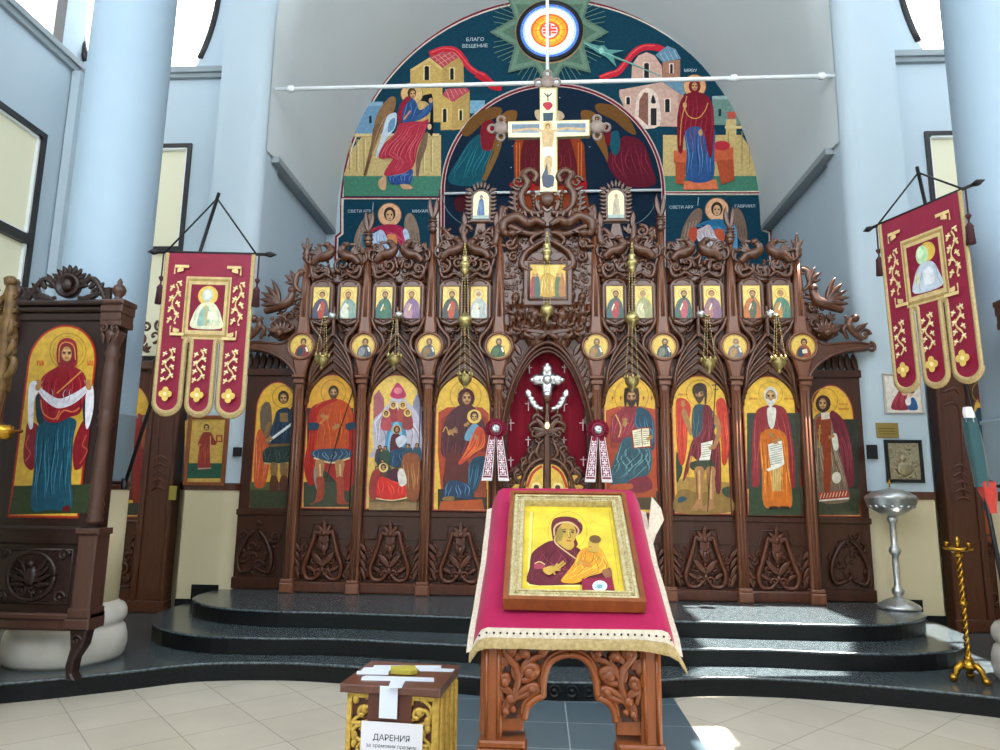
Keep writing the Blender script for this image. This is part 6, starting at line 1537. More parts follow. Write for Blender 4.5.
# ================================================================== side screens behind the columns
def side_screen(sg, fr, paint, label, lab2, spans):
    f = lambda d: X0+sg*d
    t = thing('side_icon_screen', (f(5.0), 8.2, .15), label, 'icon screen')
    m = MB(); a, b = sorted((f(4.46), f(5.75))); m.box(a, b, 8.22, 8.30, .15, 3.05)
    a, b = sorted((f(4.46), f(4.80))); m.box(a, b, 8.12, 8.24, .15, 3.1, .012); m.build('board', M['wood'], t)
    m = MB(); a, b = sorted((f(4.44), f(4.50))); m.box(a, b, 8.09, 8.2, .15, 3.14, .012); a, b = sorted((f(4.78), f(4.85))); m.box(a, b, 8.09, 8.2, .15, 3.14, .012); a, b = sorted((f(4.42), f(4.87))); m.box(a, b, 8.08, 8.24, .15, .28, .012); m.build('post', M['wood'], t)
    m = MB()
    for j in range(5): m.curve([(f(4.56), 1.55+.09*j), (f(4.64), 1.59+.09*j), (f(4.72), 1.55+.09*j)], 8.12, .018, .4)
    m.curve([(f(4.54), 2.62), (f(4.62), 2.66), (f(4.70), 2.58), (f(4.70), 2.2), (f(4.66), 1.6)], 8.12, .018, .3)
    m.curve([(f(4.54), 2.78), (f(4.66), 2.82), (f(4.72), 2.76)], 8.12, .018, .3)
    m.build('scratch_carving', M['carvered'], t)
    m = MB(); m.fill([(f(4.9), .45), (f(5.6), .45), (f(5.6), 1.15), (f(4.9), 1.15)], 8.21, 66, .15)
    q = [(f(4.9), .42), (f(5.65), .42), (f(5.65), 1.18), (f(4.9), 1.18)]; m.tube([(x, 8.21, z) for x, z in q+[q[0]]], .018, 6); m.build('lower_carving', M['carvered'], t)
    m = MB(); m.fill([(f(4.4), 3.08), (f(5.6), 3.08), (f(5.3), 3.5), (f(4.9), 3.62), (f(4.5), 3.4)], 8.18, 67, .16); a, b = sorted((f(4.42), f(5.7))); m.box(a, b, 8.14, 8.28, 3.02, 3.12, .012)
    for j in range(5): m.leaf(f(4.5), 3.15+.09*j, PI/2+sg*(.8-.2*j), .2, .09, 8.18)
    m.build('crest', M['carve'], t)
    ax = sorted((f(4.89), f(5.62))); saint(fr, ax[0], ax[1], 8.215, 1.22, 2.5, 2.88, t, lab2, paint)
def left_fig(A):
    A.rect('5a1c18', 120, 415, 155, 500); A.poly('8a2018', '135,425 142,415 148,440 145,505 133,505'); A.poly('7a6a58', '142,418 150,420 151,440 146,445'); A.poly('a8542c', '143,432 150,430 150,445 142,448'); A.rect('3a3a2c', 120, 503, 158, 515)
side_screen(-1, (0, 0, 1), left_fig, 'brown wooden side screen behind the banner left of the small framed saint', 'tall arched icon partly hidden by the column', None)
def right_fig(A):                                            # frame (900,360) 6.25
    A.rect('7a8450', 360, 320, 620, 430); A.poly('6f7a48', '365,330 400,300 450,330 460,400 365,400'); A.rect('d8c8b8', 385, 400, 430, 490); A.rect('b8502c', 385, 500, 450, 640); A.rect('4a4a34', 385, 640, 620, 900); A.rect('8a3a1c', 385, 900, 650, 1160); A.rect('a84a24', 395, 930, 600, 1100); A.ring('a8842c', 520, 200, 70, 5); A.glyphs('c05a24', 380, 260, 45, 18, 5, 3)
    b = A.poly('1c3f52', '470,330 520,300 580,330 600,500 590,900 480,900 450,600'); A.folds('44748a', b, 6, 7, 3); A.head(530, 230, 34, '3a2014', 'a8784a', None, None, veil='7a1c24')
side_screen(1, (900, 360, 6.25), right_fig, 'brown wooden side screen behind the rolled flag and tilted banner', 'tall arched icon of a blue-robed figure partly hidden by a rolled flag', None)

# rolled flag on a slanted pole before the right screen
p0, p1 = at(963, 384, 5.50), at(991, 525, 5.44); ax = (p1-p0).normalized()
FL = thing('rolled_flag', p1, 'rolled white, green and red flag on a black pole by the right column', 'flag')
m = MB(); m.tube([p0+ax*.25, p1+ax*((.15-p1.z)/ax.z)], .016, 8); m.build('pole', M['iron'], FL)
for nm, a, b, r0, r1, col, ww in (('white_cloth', .17, .28, .028, .045, 'e4e2e2', 0), ('green_cloth', .25, .74, .045, .062, '17464c', 0), ('red_cloth', .70, .92, .06, .035, 'b02a1a', 0)):
    m = MB(); L_ = (p1-p0); side_ = Vector((1, 0, 0)); n = 14; vs = []; fs = []
    for i in range(n+1):
        t_ = i/n; c_ = p0+L_*(a+(b-a)*t_)+side_*(.03*(nm == 'red_cloth')); r = (r0+(r1-r0)*t_)*(1+.12*math.sin(5*t_))
        for k in range(18): an = 2*PI*k/18; rr_ = r*(1+.16*math.sin(an*5+t_*2)); vs.append((c_.x+rr_*math.cos(an), c_.y+rr_*math.sin(an)*.7, c_.z))
    for i in range(n):
        for k in range(18): fs.append((i*18+k, i*18+(k+1) % 18, (i+1)*18+(k+1) % 18, (i+1)*18+k))
    fs += [tuple(range(18)), tuple(n*18+k for k in range(18))[::-1]]
    m.add(vs, fs); m.build(nm, mat('flag_'+nm, col, .7, sheen=.3), FL)

# ================================================================== framed pictures and small things on the walls
def framed(px0, py0, px1, py1, fm, fw, label, gold, paint, fr, Y=YP, cat='icon', name='framed_icon'):
    a, b = at(px0, py1, Y-.02), at(px1, py0, Y-.02); x0, x1, z0, z1 = a.x, b.x, a.z, b.z
    t = thing(name, ((x0+x1)/2, Y, z0), label, cat)
    m = MB(); d = .03
    for q in ([(x0, z0), (x1, z0), (x1-fw, z0+fw), (x0+fw, z0+fw)], [(x1, z0), (x1, z1), (x1-fw, z1-fw), (x1-fw, z0+fw)], [(x1, z1), (x0, z1), (x0+fw, z1-fw), (x1-fw, z1-fw)], [(x0, z1), (x0, z0), (x0+fw, z0+fw), (x0+fw, z1-fw)]): m.prism(q, Y-d, Y-.001, .006)
    m.build('frame', fm, t)
    A = Paint(lambda u, v: at(u, v, Y-.012), FN, fr, .0002)
    ex_ = lambda p: p; k = fr[2]
    q = [at(px0, py0, Y-.012)]
    A.v += [Vector((x, Y-.012, z)) for x, z in ((x0+fw*.9, z0+fw*.9), (x1-fw*.9, z0+fw*.9), (x1-fw*.9, z1-fw*.9), (x0+fw*.9, z1-fw*.9))]; A.f.append([0, 1, 2, 3]); A.c.append(lin(gold)); A.k = 1
    paint(A); A.build('picture', M['paint'], t); return t
def deacon(A):                                               # frame (100,380) 6.25
    A.poly('14503a', '527,520 770,520 768,615 526,615', False); A.poly('c9a24a', '532,255 770,252 770,520 528,520', False)
    A.line('a8842c', [(668, 300+0*k) for k in range(1)]+[(668, 300)], 1, False); A.ring('a8842c', 666, 295, 42, 3)
    b = A.poly('8f2a1c', '640,335 668,325 700,335 715,390 690,420 695,545 660,560 610,548 620,420 610,400'); A.folds('c0583c', b, 6, 5, 3); A.poly('8f2a1c', '690,350 730,390 715,408 690,395'); A.rect('8f2a1c', 726, 345, 765, 388); A.rect('d0a04a', 734, 353, 757, 380); A.line('d8b87a', '690,350 692,520', 4); A.line('b8b0a0', '612,555 695,550', 6)
    A.head(666, 298, 17, '3a2014', 'b08050'); A.ell('b08050', 625, 405, 7)
framed(182.5, 415.5, 229.5, 485.5, M['oak'], .045, 'small oak-framed icon of a figure in red on gold hanging below the left banner', 'c9a24a', deacon, (100, 380, 6.25))
def mother_print(A):                                         # frame (800,360) 3.75
    A.poly('e0d6cc', '326,58 452,55 458,190 334,194', False); b = A.poly('8a1c30', '345,185 350,150 368,120 375,95 392,92 405,115 400,150 412,185'); A.folds('b84a5c', b, 5, 5, 3)
    A.poly('24568a', '405,185 412,150 425,140 438,160 440,186'); A.ell('d8a888', 392, 118, 12, 16); A.ell('e0b090', 416, 128, 9, 11); A.ell('5a3420', 420, 118, 10, 8); A.poly('e8e0dc', '395,150 412,140 415,165 400,170')
framed(885.5, 373.5, 921, 413.5, mat('pale_grey_frame', 'b9b2aa', .5), .02, 'white-ground print of a mother in red with a child in a pale frame', 'e0d6cc', mother_print, (800, 360, 3.75))
def silver_icon(A): A.rect('b8a888', 0, 0, 1, 1) if False else None
T_ = framed(887.5, 440, 921.5, 482.5, M['iron'], .035, 'small silver relief icon in a black frame above the silver bowl', 'a89a80', silver_icon, (0, 0, 1))
a, b = at(891, 479, YP-.02), at(918, 443.5, YP-.02); m = MB()
m.box(a.x, b.x, YP-.02, YP-.012, a.z, b.z); rnd = random.Random(3)
for i in range(46): m.ball((rnd.uniform(a.x+.01, b.x-.01), YP-.02, rnd.uniform(a.z+.01, b.z-.01)), rnd.uniform(.012, .024), .012, rnd.uniform(.012, .024), 7, 5)
cx_ = (a.x+b.x)/2; m.ball((cx_-.02, YP-.028, b.z-.17), .035, .02, .045); m.ball((cx_-.01, YP-.024, b.z-.28), .09, .022, .09); m.ball((cx_+.06, YP-.03, b.z-.24), .025, .016, .03); m.tube([(cx_-.02+.06*math.cos(t), YP-.02, b.z-.16+.07*math.sin(t)) for t in (2*PI*i/16 for i in range(17))], .008, 5)
lab(m.build('silver_relief', mat('champagne_silver', 'b5a88c', .35, .7, noise=(30, '8c7f66', .3)), T_), 'champagne-silver relief of a mother and child')
def plaque(px0, py0, px1, py1, mt, nm, label, cat, d=.015, Y=YP):
    a, b = at(px0, py1, Y), at(px1, py0, Y); m = MB(); m.prism([(a.x, a.z), (b.x, a.z), (b.x, b.z), (a.x, b.z)], Y-d, Y-.0005, .004); o = m.build(nm, mt, None); tag(o, label, cat); return o
pq = plaque(876.5, 423, 897.5, 438, mat('dull_brass_plate', '9a8448', .4, .6), 'wall_plaque', 'small dull brass plaque on the white wall between the two framed pictures', 'plaque')
o = MB(); a, b = at(879, 436, YP-.016), at(895, 425, YP-.016)
for k in range(3): o.box(a.x, b.x, YP-.0165, YP-.0155, a.z+.02+.03*k, a.z+.028+.03*k)
o.build('engraved_lines', mat('engraving', '6a5a30', .5, .5), pq)
plaque(233.5, 447.5, 242.5, 456.5, M['iron'], 'wall_box', 'small black box on the wall beside the armoured angel icon wing', 'wall box', .03)
plaque(867, 445, 876, 459, M['iron'], 'wall_box', 'small black box on the wall beside the wing of the woman in red', 'wall box', .03)
plaque(168.5, 486, 177.5, 500, mat('yellowed_note', 'a09038', .7), 'wall_plaque', 'small yellowish plate on the brown side screen below the framed figure in red', 'plaque', .01, 8.085)

# ================================================================== silver bowl on a stand, brass candle stand
c = at(899, 603, 7.72); sx_, sy_ = c.x-.03, 7.66
BW = thing('silver_bowl_stand', (sx_, sy_, .45), 'tall silver pedestal bowl with a white lid on the top step', 'bowl stand')
m = MB(); m.lathe([(.20, .45), (.205, .47), (.19, .49), (.12, .53), (.05, .56), (.03, .58)], sx_, sy_, 28); m.build('foot', M['silver'], BW)
m = MB(); m.lathe([(.03, .57), (.055, .60), (.06, .63), (.04, .66), (.03, .68), (.034, .9), (.03, .98), (.05, 1.0), (.06, 1.03), (.05, 1.06), (.03, 1.08), (.034, 1.2), (.03, 1.31), (.05, 1.33), (.055, 1.36), (.035, 1.39)], sx_, sy_, 16); m.build('stem', M['silver'], BW)
m = MB(); m.lathe([(.035, 1.385), (.10, 1.40), (.18, 1.45), (.235, 1.51), (.25, 1.57), (.255, 1.575), (.24, 1.585)], sx_, sy_, 32)
for k in range(16): a_ = 2*PI*k/16; m.ball((sx_+.205*math.cos(a_), sy_+.205*math.sin(a_), 1.49), .03, .03, .022, 6, 4)
m.build('bowl', M['silver'], BW)
m = MB(); m.lathe([(.25, 1.578), (.235, 1.60), (.17, 1.64), (.08, 1.665), (.02, 1.675), (.015, 1.69)], sx_, sy_, 32); lid = m.build('lid', M['silver'], BW)
m = MB(); m.tube([(sx_, sy_, 1.68), (sx_, sy_, 1.77)], .008, 6); m.tube([(sx_-.028, sy_, 1.735), (sx_+.028, sy_, 1.735)], .008, 6); lab(m.build('lid_cross', M['brass'], lid), 'tiny brass cross')

c = onz = CAM+ray(972, 683)*((.15-EYE)/ray(972, 683).z); bx, by = c.x, c.y+.02
BS = thing('brass_candle_stand', (bx, by, .15), 'slim twisted brass candle stand on the lowest black step', 'candle stand')
m = MB(); zt = 1.17; n = 90
for ph in (0, PI): m.tube([(bx+.0115*math.cos(ph+i*.5), by+.014*math.sin(ph+i*.5), .32+(zt-.34)*i/n) for i in range(n+1)], .0105, 6, up=(1, 0, 0))
for z in (.33, .75, zt-.04): m.lathe([(.02, z-.025), (.034, z), (.02, z+.025)], bx, by, 12)
m.build('stem', M['brass'], BS)
m = MB(); m.lathe([(.02, .34), (.045, .30), (.06, .27), (.05, .25), (.03, .24)], bx, by, 14)
hub = m.build('hub', M['brass'], BS)
for k in range(3):
    a_ = -PI/2+.5+2*PI*k/3; d = Vector((math.cos(a_), math.sin(a_), 0)); b_ = Vector((bx, by, 0)); m = MB()
    m.tube([tuple(b_+d*r+Vector((0, 0, z))) for r, z in ((.02, .27), (.06, .285), (.095, .25), (.11, .20), (.125, .175), (.14, .19))], [.026, .03, .028, .022, .02, .018], 8); q = b_+d*.125; m.ball((q.x, q.y, .182), .032, .032, .032, 8, 6); m.build('foot', M['brass'], BS)
m = MB(); m.lathe([(.02, zt-.04), (.06, zt-.01), (.105, zt), (.11, zt+.02), (.10, zt+.02), (.09, zt+.008)], bx, by, 20); tr = m.build('tray', M['brass'], BS)
for k in range(6):
    a_ = 2*PI*k/6; m = MB(); m.lathe([(.014, zt+.01), (.016, zt+.05), (.02, zt+.06), (.016, zt+.06), (.012, zt+.03)], bx+.085*math.cos(a_), by+.085*math.sin(a_), 8); m.build('candle_cup', M['brass'], tr)
m = MB(); m.lathe([(.02, zt+.01), (.014, zt+.05), (.022, zt+.07), (.012, zt+.10), (.004, zt+.11)], bx, by, 8); m.build('knob', M['brass'], tr)

# ================================================================== lectern, cloth and icon
LX = .088; LF = 2.0
LE = thing('lectern', (LX, 2.2, 0), 'carved honey-brown wooden lectern under a raspberry cloth', 'lectern')
g = lambda zx, zy: (lambda p: (p.x, p.z))(at(460+zx/4.167, 600+zy/4.167, LF))
half_l = [g(88, 175), g(78, 553), g(262, 553)]+[(q.x, q.y) for q in spline([g(268, 500), g(280, 450), g(308, 420), g(342, 402)], 10)]+[(q.x, q.y) for q in spline([g(346, 400), g(350, 330), g(372, 268), g(415, 236), g(455, 228)], 14)]+[g(455, 172)]
half_r = [g(835, 190), g(845, 578), g(655, 572)]+[(q.x, q.y) for q in spline([g(650, 510), g(640, 460), g(612, 425), g(575, 408)], 10)]+[(q.x, q.y) for q in spline([g(574, 404), g(565, 330), g(540, 268), g(500, 236), g(455, 228)], 14)]+[g(455, 172)]
for hf, k in ((half_l, -1), (half_r, 1)):
    m = MB(); m.prism(hf, LF+.012, LF+.05, .003)
    xo = LX+k*.243; a, b = sorted((xo, xo-k*.055)); m.box(a, b, LF-.005, LF+.055, .93, 1.19, .006)
    m.tube([(xo-k*.012, LF-.006, .94), (xo-k*.012, LF-.006, 1.18)], .005, 6); m.tube([(xo-k*.045, LF-.006, .94), (xo-k*.045, LF-.006, 1.18)], .005, 6)
    fp = m.build('front_board', M['oak'], LE)
    m = MB(); ed = hf[3:-1]; m.tube([(x, LF+.004, z) for x, z in ed], .0095, 8, sq=1.1); m.tube([(x+(LX-x)*-.06, LF+.006, z+.012) for x, z in ed], .006, 8)
    m.build('arch_moulding', M['oak'], fp)
    m = MB(); hh = (lambda zx, zy: g(zx, zy)) if k < 0 else (lambda zx, zy: g(913-zx, zy+14))
    sp = [hh(160, 200), hh(158, 498), hh(236, 500)]+[(q.x, q.y) for q in spline([hh(242, 470), hh(258, 428), hh(290, 400), hh(318, 384)], 8)]+[(q.x, q.y) for q in spline([hh(322, 350), hh(330, 300), hh(350, 255), hh(385, 220)], 8)]+[hh(380, 196)]
    m.prism(sp, LF+.0105, LF+.02); m.build('recess_shade_plate', M['wooddark'], fp)  # thin dark plate laid on the board, recess shade put into its colour
    m = MB(); y = LF+.006; h = (lambda zx, zy: g(zx, zy)) if k < 0 else (lambda zx, zy: g(913-zx, zy+14))
    m.curve([h(180, 492), h(200, 440), h(228, 385), h(242, 335), h(235, 285), h(205, 245), h(186, 215), h(200, 194), h(226, 205), h(220, 228), h(204, 226)], y, .0125, .3, 44)
    m.curve([h(242, 335), h(268, 275), h(305, 245), h(345, 230), h(358, 205), h(335, 192), h(322, 208)], y, .0105, .35, 34)
    m.curve([h(200, 425), h(250, 385), h(300, 358), h(318, 372), h(270, 400), h(222, 415)], y, .012, .4, 30); m.curve([h(178, 425), h(166, 380), h(172, 330), h(195, 318), h(204, 345)], y, .011, .4, 24); m.curve([h(245, 335), h(262, 295), h(296, 276), h(320, 296), h(294, 328), h(255, 338)], y, .014, .35, 24)
    for zx, zy, rr_ in ((266, 218, .017), (186, 345, .014), (210, 412, .014), (290, 305, .017), (208, 208, .014), (338, 208, .013), (190, 465, .012), (300, 372, .012), (222, 455, .010)): p = h(zx, zy); m.ball((p[0], y-.004, p[1]), rr_, .012, rr_, 10, 8)
    for zx, zy, an, l in ((240, 345, 1.9, .05), (222, 395, 2.6, .055), (212, 440, 1.2, .05), (252, 305, 1.0, .05), (198, 275, 2.4, .04), (280, 385, .3, .04), (186, 485, 1.5, .045), (285, 250, 1.9, .04), (170, 300, 1.6, .04), (230, 250, .8, .035)):
        p = h(zx, zy); m.leaf(p[0], p[1], an if k < 0 else PI-an, l, .028, y)
    m.build('foliage_carving', M['oakdark'], fp)
    m = MB(); a, b = sorted((xo+k*.006, xo-k*.118))
    m.box(a, b, LF-.012, LF+.07, .915, .935, .005); m.box(a-.006, b+.006, LF-.018, LF+.075, .895, .915, .006); m.box(a, b, LF-.012, LF+.07, .875, .895, .005); m.build('foot_moulding', M['oak'], fp)
    for yy in (LF+.03, LF+.40):
        m = MB(); lx_ = xo-k*.05; m.lathe([(.03, 0), (.032, .03), (.022, .05), (.028, .1), (.03, .3), (.024, .5), (.03, .53), (.022, .56), (.026, .7), (.034, .82), (.024, .85), (.032, .87), (.032, .88)], lx_, yy, 16); m.build('leg', M['oak'], LE)
    m = MB(); xs = sorted((xo, xo-k*.02)); m.add([(x, y_, z_) for x in xs for y_, z_ in ((LF+.05, .90), (LF+.44, .90), (LF+.44, 1.46), (LF+.05, 1.19))], [(0, 1, 2, 3), (4, 7, 6, 5), (0, 3, 7, 4), (1, 5, 6, 2), (3, 2, 6, 7), (0, 4, 5, 1)], False); m.build('side_board', M['oak'], LE)
p0 = Vector((LX, 2.05, 1.275)); pn = Vector((0, -(1.615-1.275), .5)).normalized()
ev = Vector((0, .5, .34)).normalized(); eu = Vector((1, 0, 0))
pl = lambda u, v, d=0.0: p0+eu*u+ev*v+pn*d
m = MB(); m.add([pl(u, v, d) for u in (-.235, .235) for v, d in ((-.05, -.03), (.55, -.03), (.55, -.012), (-.05, -.012))], [(0, 1, 2, 3), (4, 7, 6, 5), (0, 3, 7, 4), (1, 5, 6, 2), (3, 2, 6, 7), (0, 4, 5, 1)], False); m.build('sloping_top', M['oak'], LE)

CL = thing('lectern_cloth', pl(0, .2, -.01), 'raspberry velvet cloth with lace and gold fringe draped over the lectern', 'cloth')
NU, NV = 30, 24; m = MB(); vs = []
Vf, Vb = -.072, .585
for j in range(NV+1):
    v = Vf+(Vb-Vf)*j/NV
    hw = .262+.035*max(0, .3-v)
    for i in range(NU+1):
        s_ = -1+2*i/NU; u = s_*hw
        d = .004+.003*math.sin(7*u+3*v)
        if abs(s_) > .88: e = (abs(s_)-.88)/.12; d -= .05*e*e
        if j < 2: d -= .012*(2-j)/2
        vs.append(pl(u+.008, v, d))
m.add(vs, [(j*(NU+1)+i, j*(NU+1)+i+1, (j+1)*(NU+1)+i+1, (j+1)*(NU+1)+i) for j in range(NV) for i in range(NU)])
cl = m.build('velvet', M['velvet'], CL)
e_ = [vs[i] for i in range(NU+1)]
def hang(edge, depth, dirn, wav, seed, extra=None):
    out = []
    for i, p in enumerate(edge):
        k = i/(len(edge)-1); q = p+dirn*depth+Vector((0, wav*math.sin(i*.9+seed), 0))
        if extra: q = q+extra(k, depth)
        out.append(q)
    return out
def strip(rows):
    m = MB(); n = len(rows[0]); m.add([p for r in rows for p in r], [(a*n+i, a*n+i+1, (a+1)*n+i+1, (a+1)*n+i) for a in range(len(rows)-1) for i in range(n-1)]); return m
down = Vector((0, -.35, -1)).normalized()
corner = lambda k, d: Vector((.03, -.02, -.022))*max(0, (k-.82)/.18)**1.5*(d/.05)+Vector((-.012, 0, -.004))*max(0, (.1-k)/.1)
ra, rb, rc = e_, hang(e_, .026, down, .002, 0, corner), hang(e_, .050, down, .003, 1, corner)
lab(strip([ra, rb]).build('lace_border', M['lace'], CL), 'cream lace border with dark dots')
m = strip([rb, rc])
for i in range(NU):
    for k in range(6):
        t_ = k/6; a = rb[i].lerp(rb[i+1], t_); b = rc[i].lerp(rc[i+1], t_); m.tube([a+Vector((0, -.002, 0)), (a+b)/2+Vector((0, -.004, 0)), b+Vector((0, -.002, -.004))], [.002, .003, .0026], 4, caps=False)
lab(m.build('gold_fringe', M['fringe'], CL), 'gold thread fringe')
m = MB()
for i in range(1, NU, 1):
    p = ra[i].lerp(rb[i], .5); m.ball((p.x, p.y-.003, p.z), .0032, .002, .0032, 6, 4)
lab(m.build('lace_dots', M['ink'], CL), 'dark dots along the lace')
for k in (0, 1):                                             # side falls
    ed = [vs[j*(NU+1)+(NU if k else 0)] for j in range(NV+1)]; sd = 1 if k else -1
    dn = Vector((.25*sd, 0, -1)).normalized(); d2 = Vector((.95*sd, 0, -.3)).normalized()
    r1 = hang(ed, .05, dn, .004, 2); strip([ed, r1]).build('side_fall', M['velvet'], CL)
    r1 = hang(ed, .03, dn, .003, 2); r2 = hang(r1, .018, d2, .003, 3); lab(strip([r1, r2]).build('side_lace', M['lace'], CL), 'cream lace on the side fall')
# the corner of lace folded up at the upper right
q = [at(652, 497, 2.52), at(661, 508, 2.5), at(664, 520, 2.49), at(656, 535, 2.47), at(652, 548, 2.46), at(648, 530, 2.47)]
m = MB(); m.add(q+[p+Vector((0, .012, 0)) for p in q], [list(range(6)), list(range(6, 12))[::-1]]+[(i, (i+1) % 6, 6+(i+1) % 6, 6+i) for i in range(6)], False); lab(m.build('lace_corner', M['lace'], CL), 'lace corner folded out')

# the icon lying on the cloth
IC = thing('lectern_icon', pl(.0, 0, .012), 'gilt-framed icon of a red-veiled mother and child lying on the lectern cloth', 'icon')
TH_ = .052
zE = lambda x, y, d: atP(490+x/5.357, 480+y/5.357, p0+pn*d, pn)
cor = [zE(120, 52, TH_), zE(735, 66, TH_), zE(826, 655, TH_), zE(56, 632, TH_)]
# squared up on the slope so that it is a true rectangle
U0 = lambda p: ((p-p0).dot(eu), (p-p0).dot(ev))
(ua, va), (ub, vb), (uc, vc), (ud, vd) = [U0(p) for p in cor]
x0_, x1_, v0_, v1_ = (ua+ud)/2, (ub+uc)/2, (vc+vd)/2, (va+vb)/2
def rframe(m, e0, e1, d0, d1, a=0):
    o = [(x0_+e0, v0_+e0), (x1_-e0, v0_+e0), (x1_-e0, v1_-e0), (x0_+e0, v1_-e0)]; i_ = [(x0_+e1, v0_+e1), (x1_-e1, v0_+e1), (x1_-e1, v1_-e1), (x0_+e1, v1_-e1)]
    vs = [pl(u, v, d0) for u, v in o]+[pl(u, v, d1) for u, v in o]+[pl(u, v, d1) for u, v in i_]+[pl(u, v, d0) for u, v in i_]
    m.add(vs, [f for i in range(4) for f in ((i, (i+1) % 4, 4+(i+1) % 4, 4+i), (4+i, 4+(i+1) % 4, 8+(i+1) % 4, 8+i), (8+i, 8+(i+1) % 4, 12+(i+1) % 4, 12+i), (12+i, 12+(i+1) % 4, (i+1) % 4, i))], False)
m = MB(); rframe(m, 0, .014, .012, TH_); fo = m.build('frame', M['oak'], IC)
m = MB(); rframe(m, .014, .050, .016, TH_-.010); rframe(m, .018, .026, TH_-.010, TH_-.004); rframe(m, .042, .048, TH_-.010, TH_-.006)
for e in (.034,):
    n1, n2 = 34, 44
    for i in range(n1): 
        u = x0_+e+(x1_-x0_-2*e)*i/(n1-1)
        for v in (v0_+e, v1_-e): c_ = pl(u, v, TH_-.009); m.ball(c_, .0045, .004, .004, 6, 4)
    for i in range(n2):
        v = v0_+e+(v1_-v0_-2*e)*i/(n2-1)
        for u in (x0_+e, x1_-e): c_ = pl(u, v, TH_-.009); m.ball(c_, .0045, .004, .004, 6, 4)
lab(m.build('gilt_moulding', M['goldframe'], IC), 'beaded pale gold inner moulding')
DP = .022
A = Paint(lambda px, py: atP(px, py, p0+pn*DP, pn), pn, (490, 480, 5.357), .0001)
def inset(col, e):
    A.v += [pl(u, v, DP)+pn*(A.k*A.step) for u, v in ((x0_+e, v0_+e), (x1_-e, v0_+e), (x1_-e, v1_-e), (x0_+e, v1_-e))]; n = len(A.v); A.f.append([n-4, n-3, n-2, n-1]); A.c.append(lin(col)); A.k += 1
inset('c9a92c', .044); inset('d8bf3a', .052)
A.line('ecdf8a', [(222, 170), (205, 560)], 9, False); A.line('b89a28', [(232, 170), (216, 560)], 3, False); A.line('ecdf8a', '205,562 480,568', 8, False); A.line('b89a28', [(640, 175), (690, 560)], 3, False)
A.ring('b8962a', 415, 275, 105, 3)
b = A.poly('5e1426', '215,560 212,470 222,400 260,360 330,325 400,340 480,370 520,430 560,470 640,470 655,520 640,575 480,562'); A.folds('8a3048', b, 10, 9, 3, sway=.1); A.folds('38080f', b, 8, 8, 9, sway=.1)
A.poly('5e1426', '330,280 330,235 350,205 410,197 465,210 495,245 490,280 460,310 470,350 420,380 350,350'); A.line('c8a878', '345,300 345,260 370,235 420,228 455,245 475,275 455,310', 9); A.line('c8a878', '350,300 352,340 420,395 470,430', 7)
A.poly('9a3a4c', '240,450 285,455 295,475 240,478'); A.line('d8b070', '240,450 265,440 295,455', 6)
A.ell('b8943e', 410, 292, 52, 62, .15); A.ell('8f7a34', 372, 300, 18, 50, .1); A.poly('b8943e', '370,330 440,330 450,360 420,378 375,350')
A.line('5a3a18', '385,270 408,266', 6); A.line('5a3a18', '430,268 452,274', 6); A.ell('3a2210', 398, 280, 9, 5); A.ell('3a2210', 442, 283, 8, 5); A.line('7a5a20', '425,280 430,308 418,312', 5); A.line('9a3a24', '410,328 436,330', 6); A.line('d8b86a', '420,275 424,305', 5)
A.line('c8a878', '470,215 485,230', 7)
b = A.poly('d8901e', '470,400 500,370 540,360 590,365 620,420 635,470 600,500 530,520 480,550 430,558 380,545 420,490 455,440'); A.folds('f4c04a', b, 9, 9, 3, sway=.12); A.folds('a8581a', b, 7, 6, 8, sway=.12)
A.poly('c07a2a', '480,430 530,440 540,470 500,465'); A.poly('8a5a3a', '600,490 640,480 655,515 620,530'); A.ell('b8943e', 555, 345, 30, 36, .1); A.ell('6a4a22', 563, 322, 32, 22, .1); A.ell('3a2210', 540, 340, 5, 4); A.ell('b8943e', 536, 348, 12, 14); A.line('9a3a24', '530,362 545,364', 4)
A.poly('b8943e', '520,370 590,370 575,392 530,390'); A.hand(330, 488, 24, -.4, 'b8943e'); A.line('b8943e', '300,495 345,480 395,440', 10); A.line('b8943e', '310,500 350,490 405,450', 9); A.poly('b8943e', '285,480 330,465 350,485 320,515 290,500'); A.ell('b8943e', 480, 450, 16, 9, .5)
A.build('icon_painting', M['paint'], IC)
m = MB(); qd = [zE(x, y, DP+.008) for x, y in ((492, 528), (655, 522), (668, 588), (496, 590))]; m.add(qd+[p-pn*.004 for p in qd], [(0, 1, 2, 3), (7, 6, 5, 4)]+[(i, (i+1) % 4, 4+(i+1) % 4, 4+i) for i in range(4)], False); bd = m.build('badge_cloth', M['red'], IC); lab(bd, 'small dark red cloth badge at the lower corner')
A = Paint(lambda px, py: atP(px, py, p0+pn*(DP+.0095), pn), pn, (490, 480, 5.357), .0001)
A.ell('e8e8ea', 588, 568, 40, 30)
for k in range(12): a_ = 2*PI*k/12; A.line('9ac0c4', [(588, 568), (588+34*math.cos(a_), 568+25*math.sin(a_))], 4, False)
A.ell('7aa8b0', 588, 572, 15, 11); A.build('badge_rosette', M['paint'], bd)

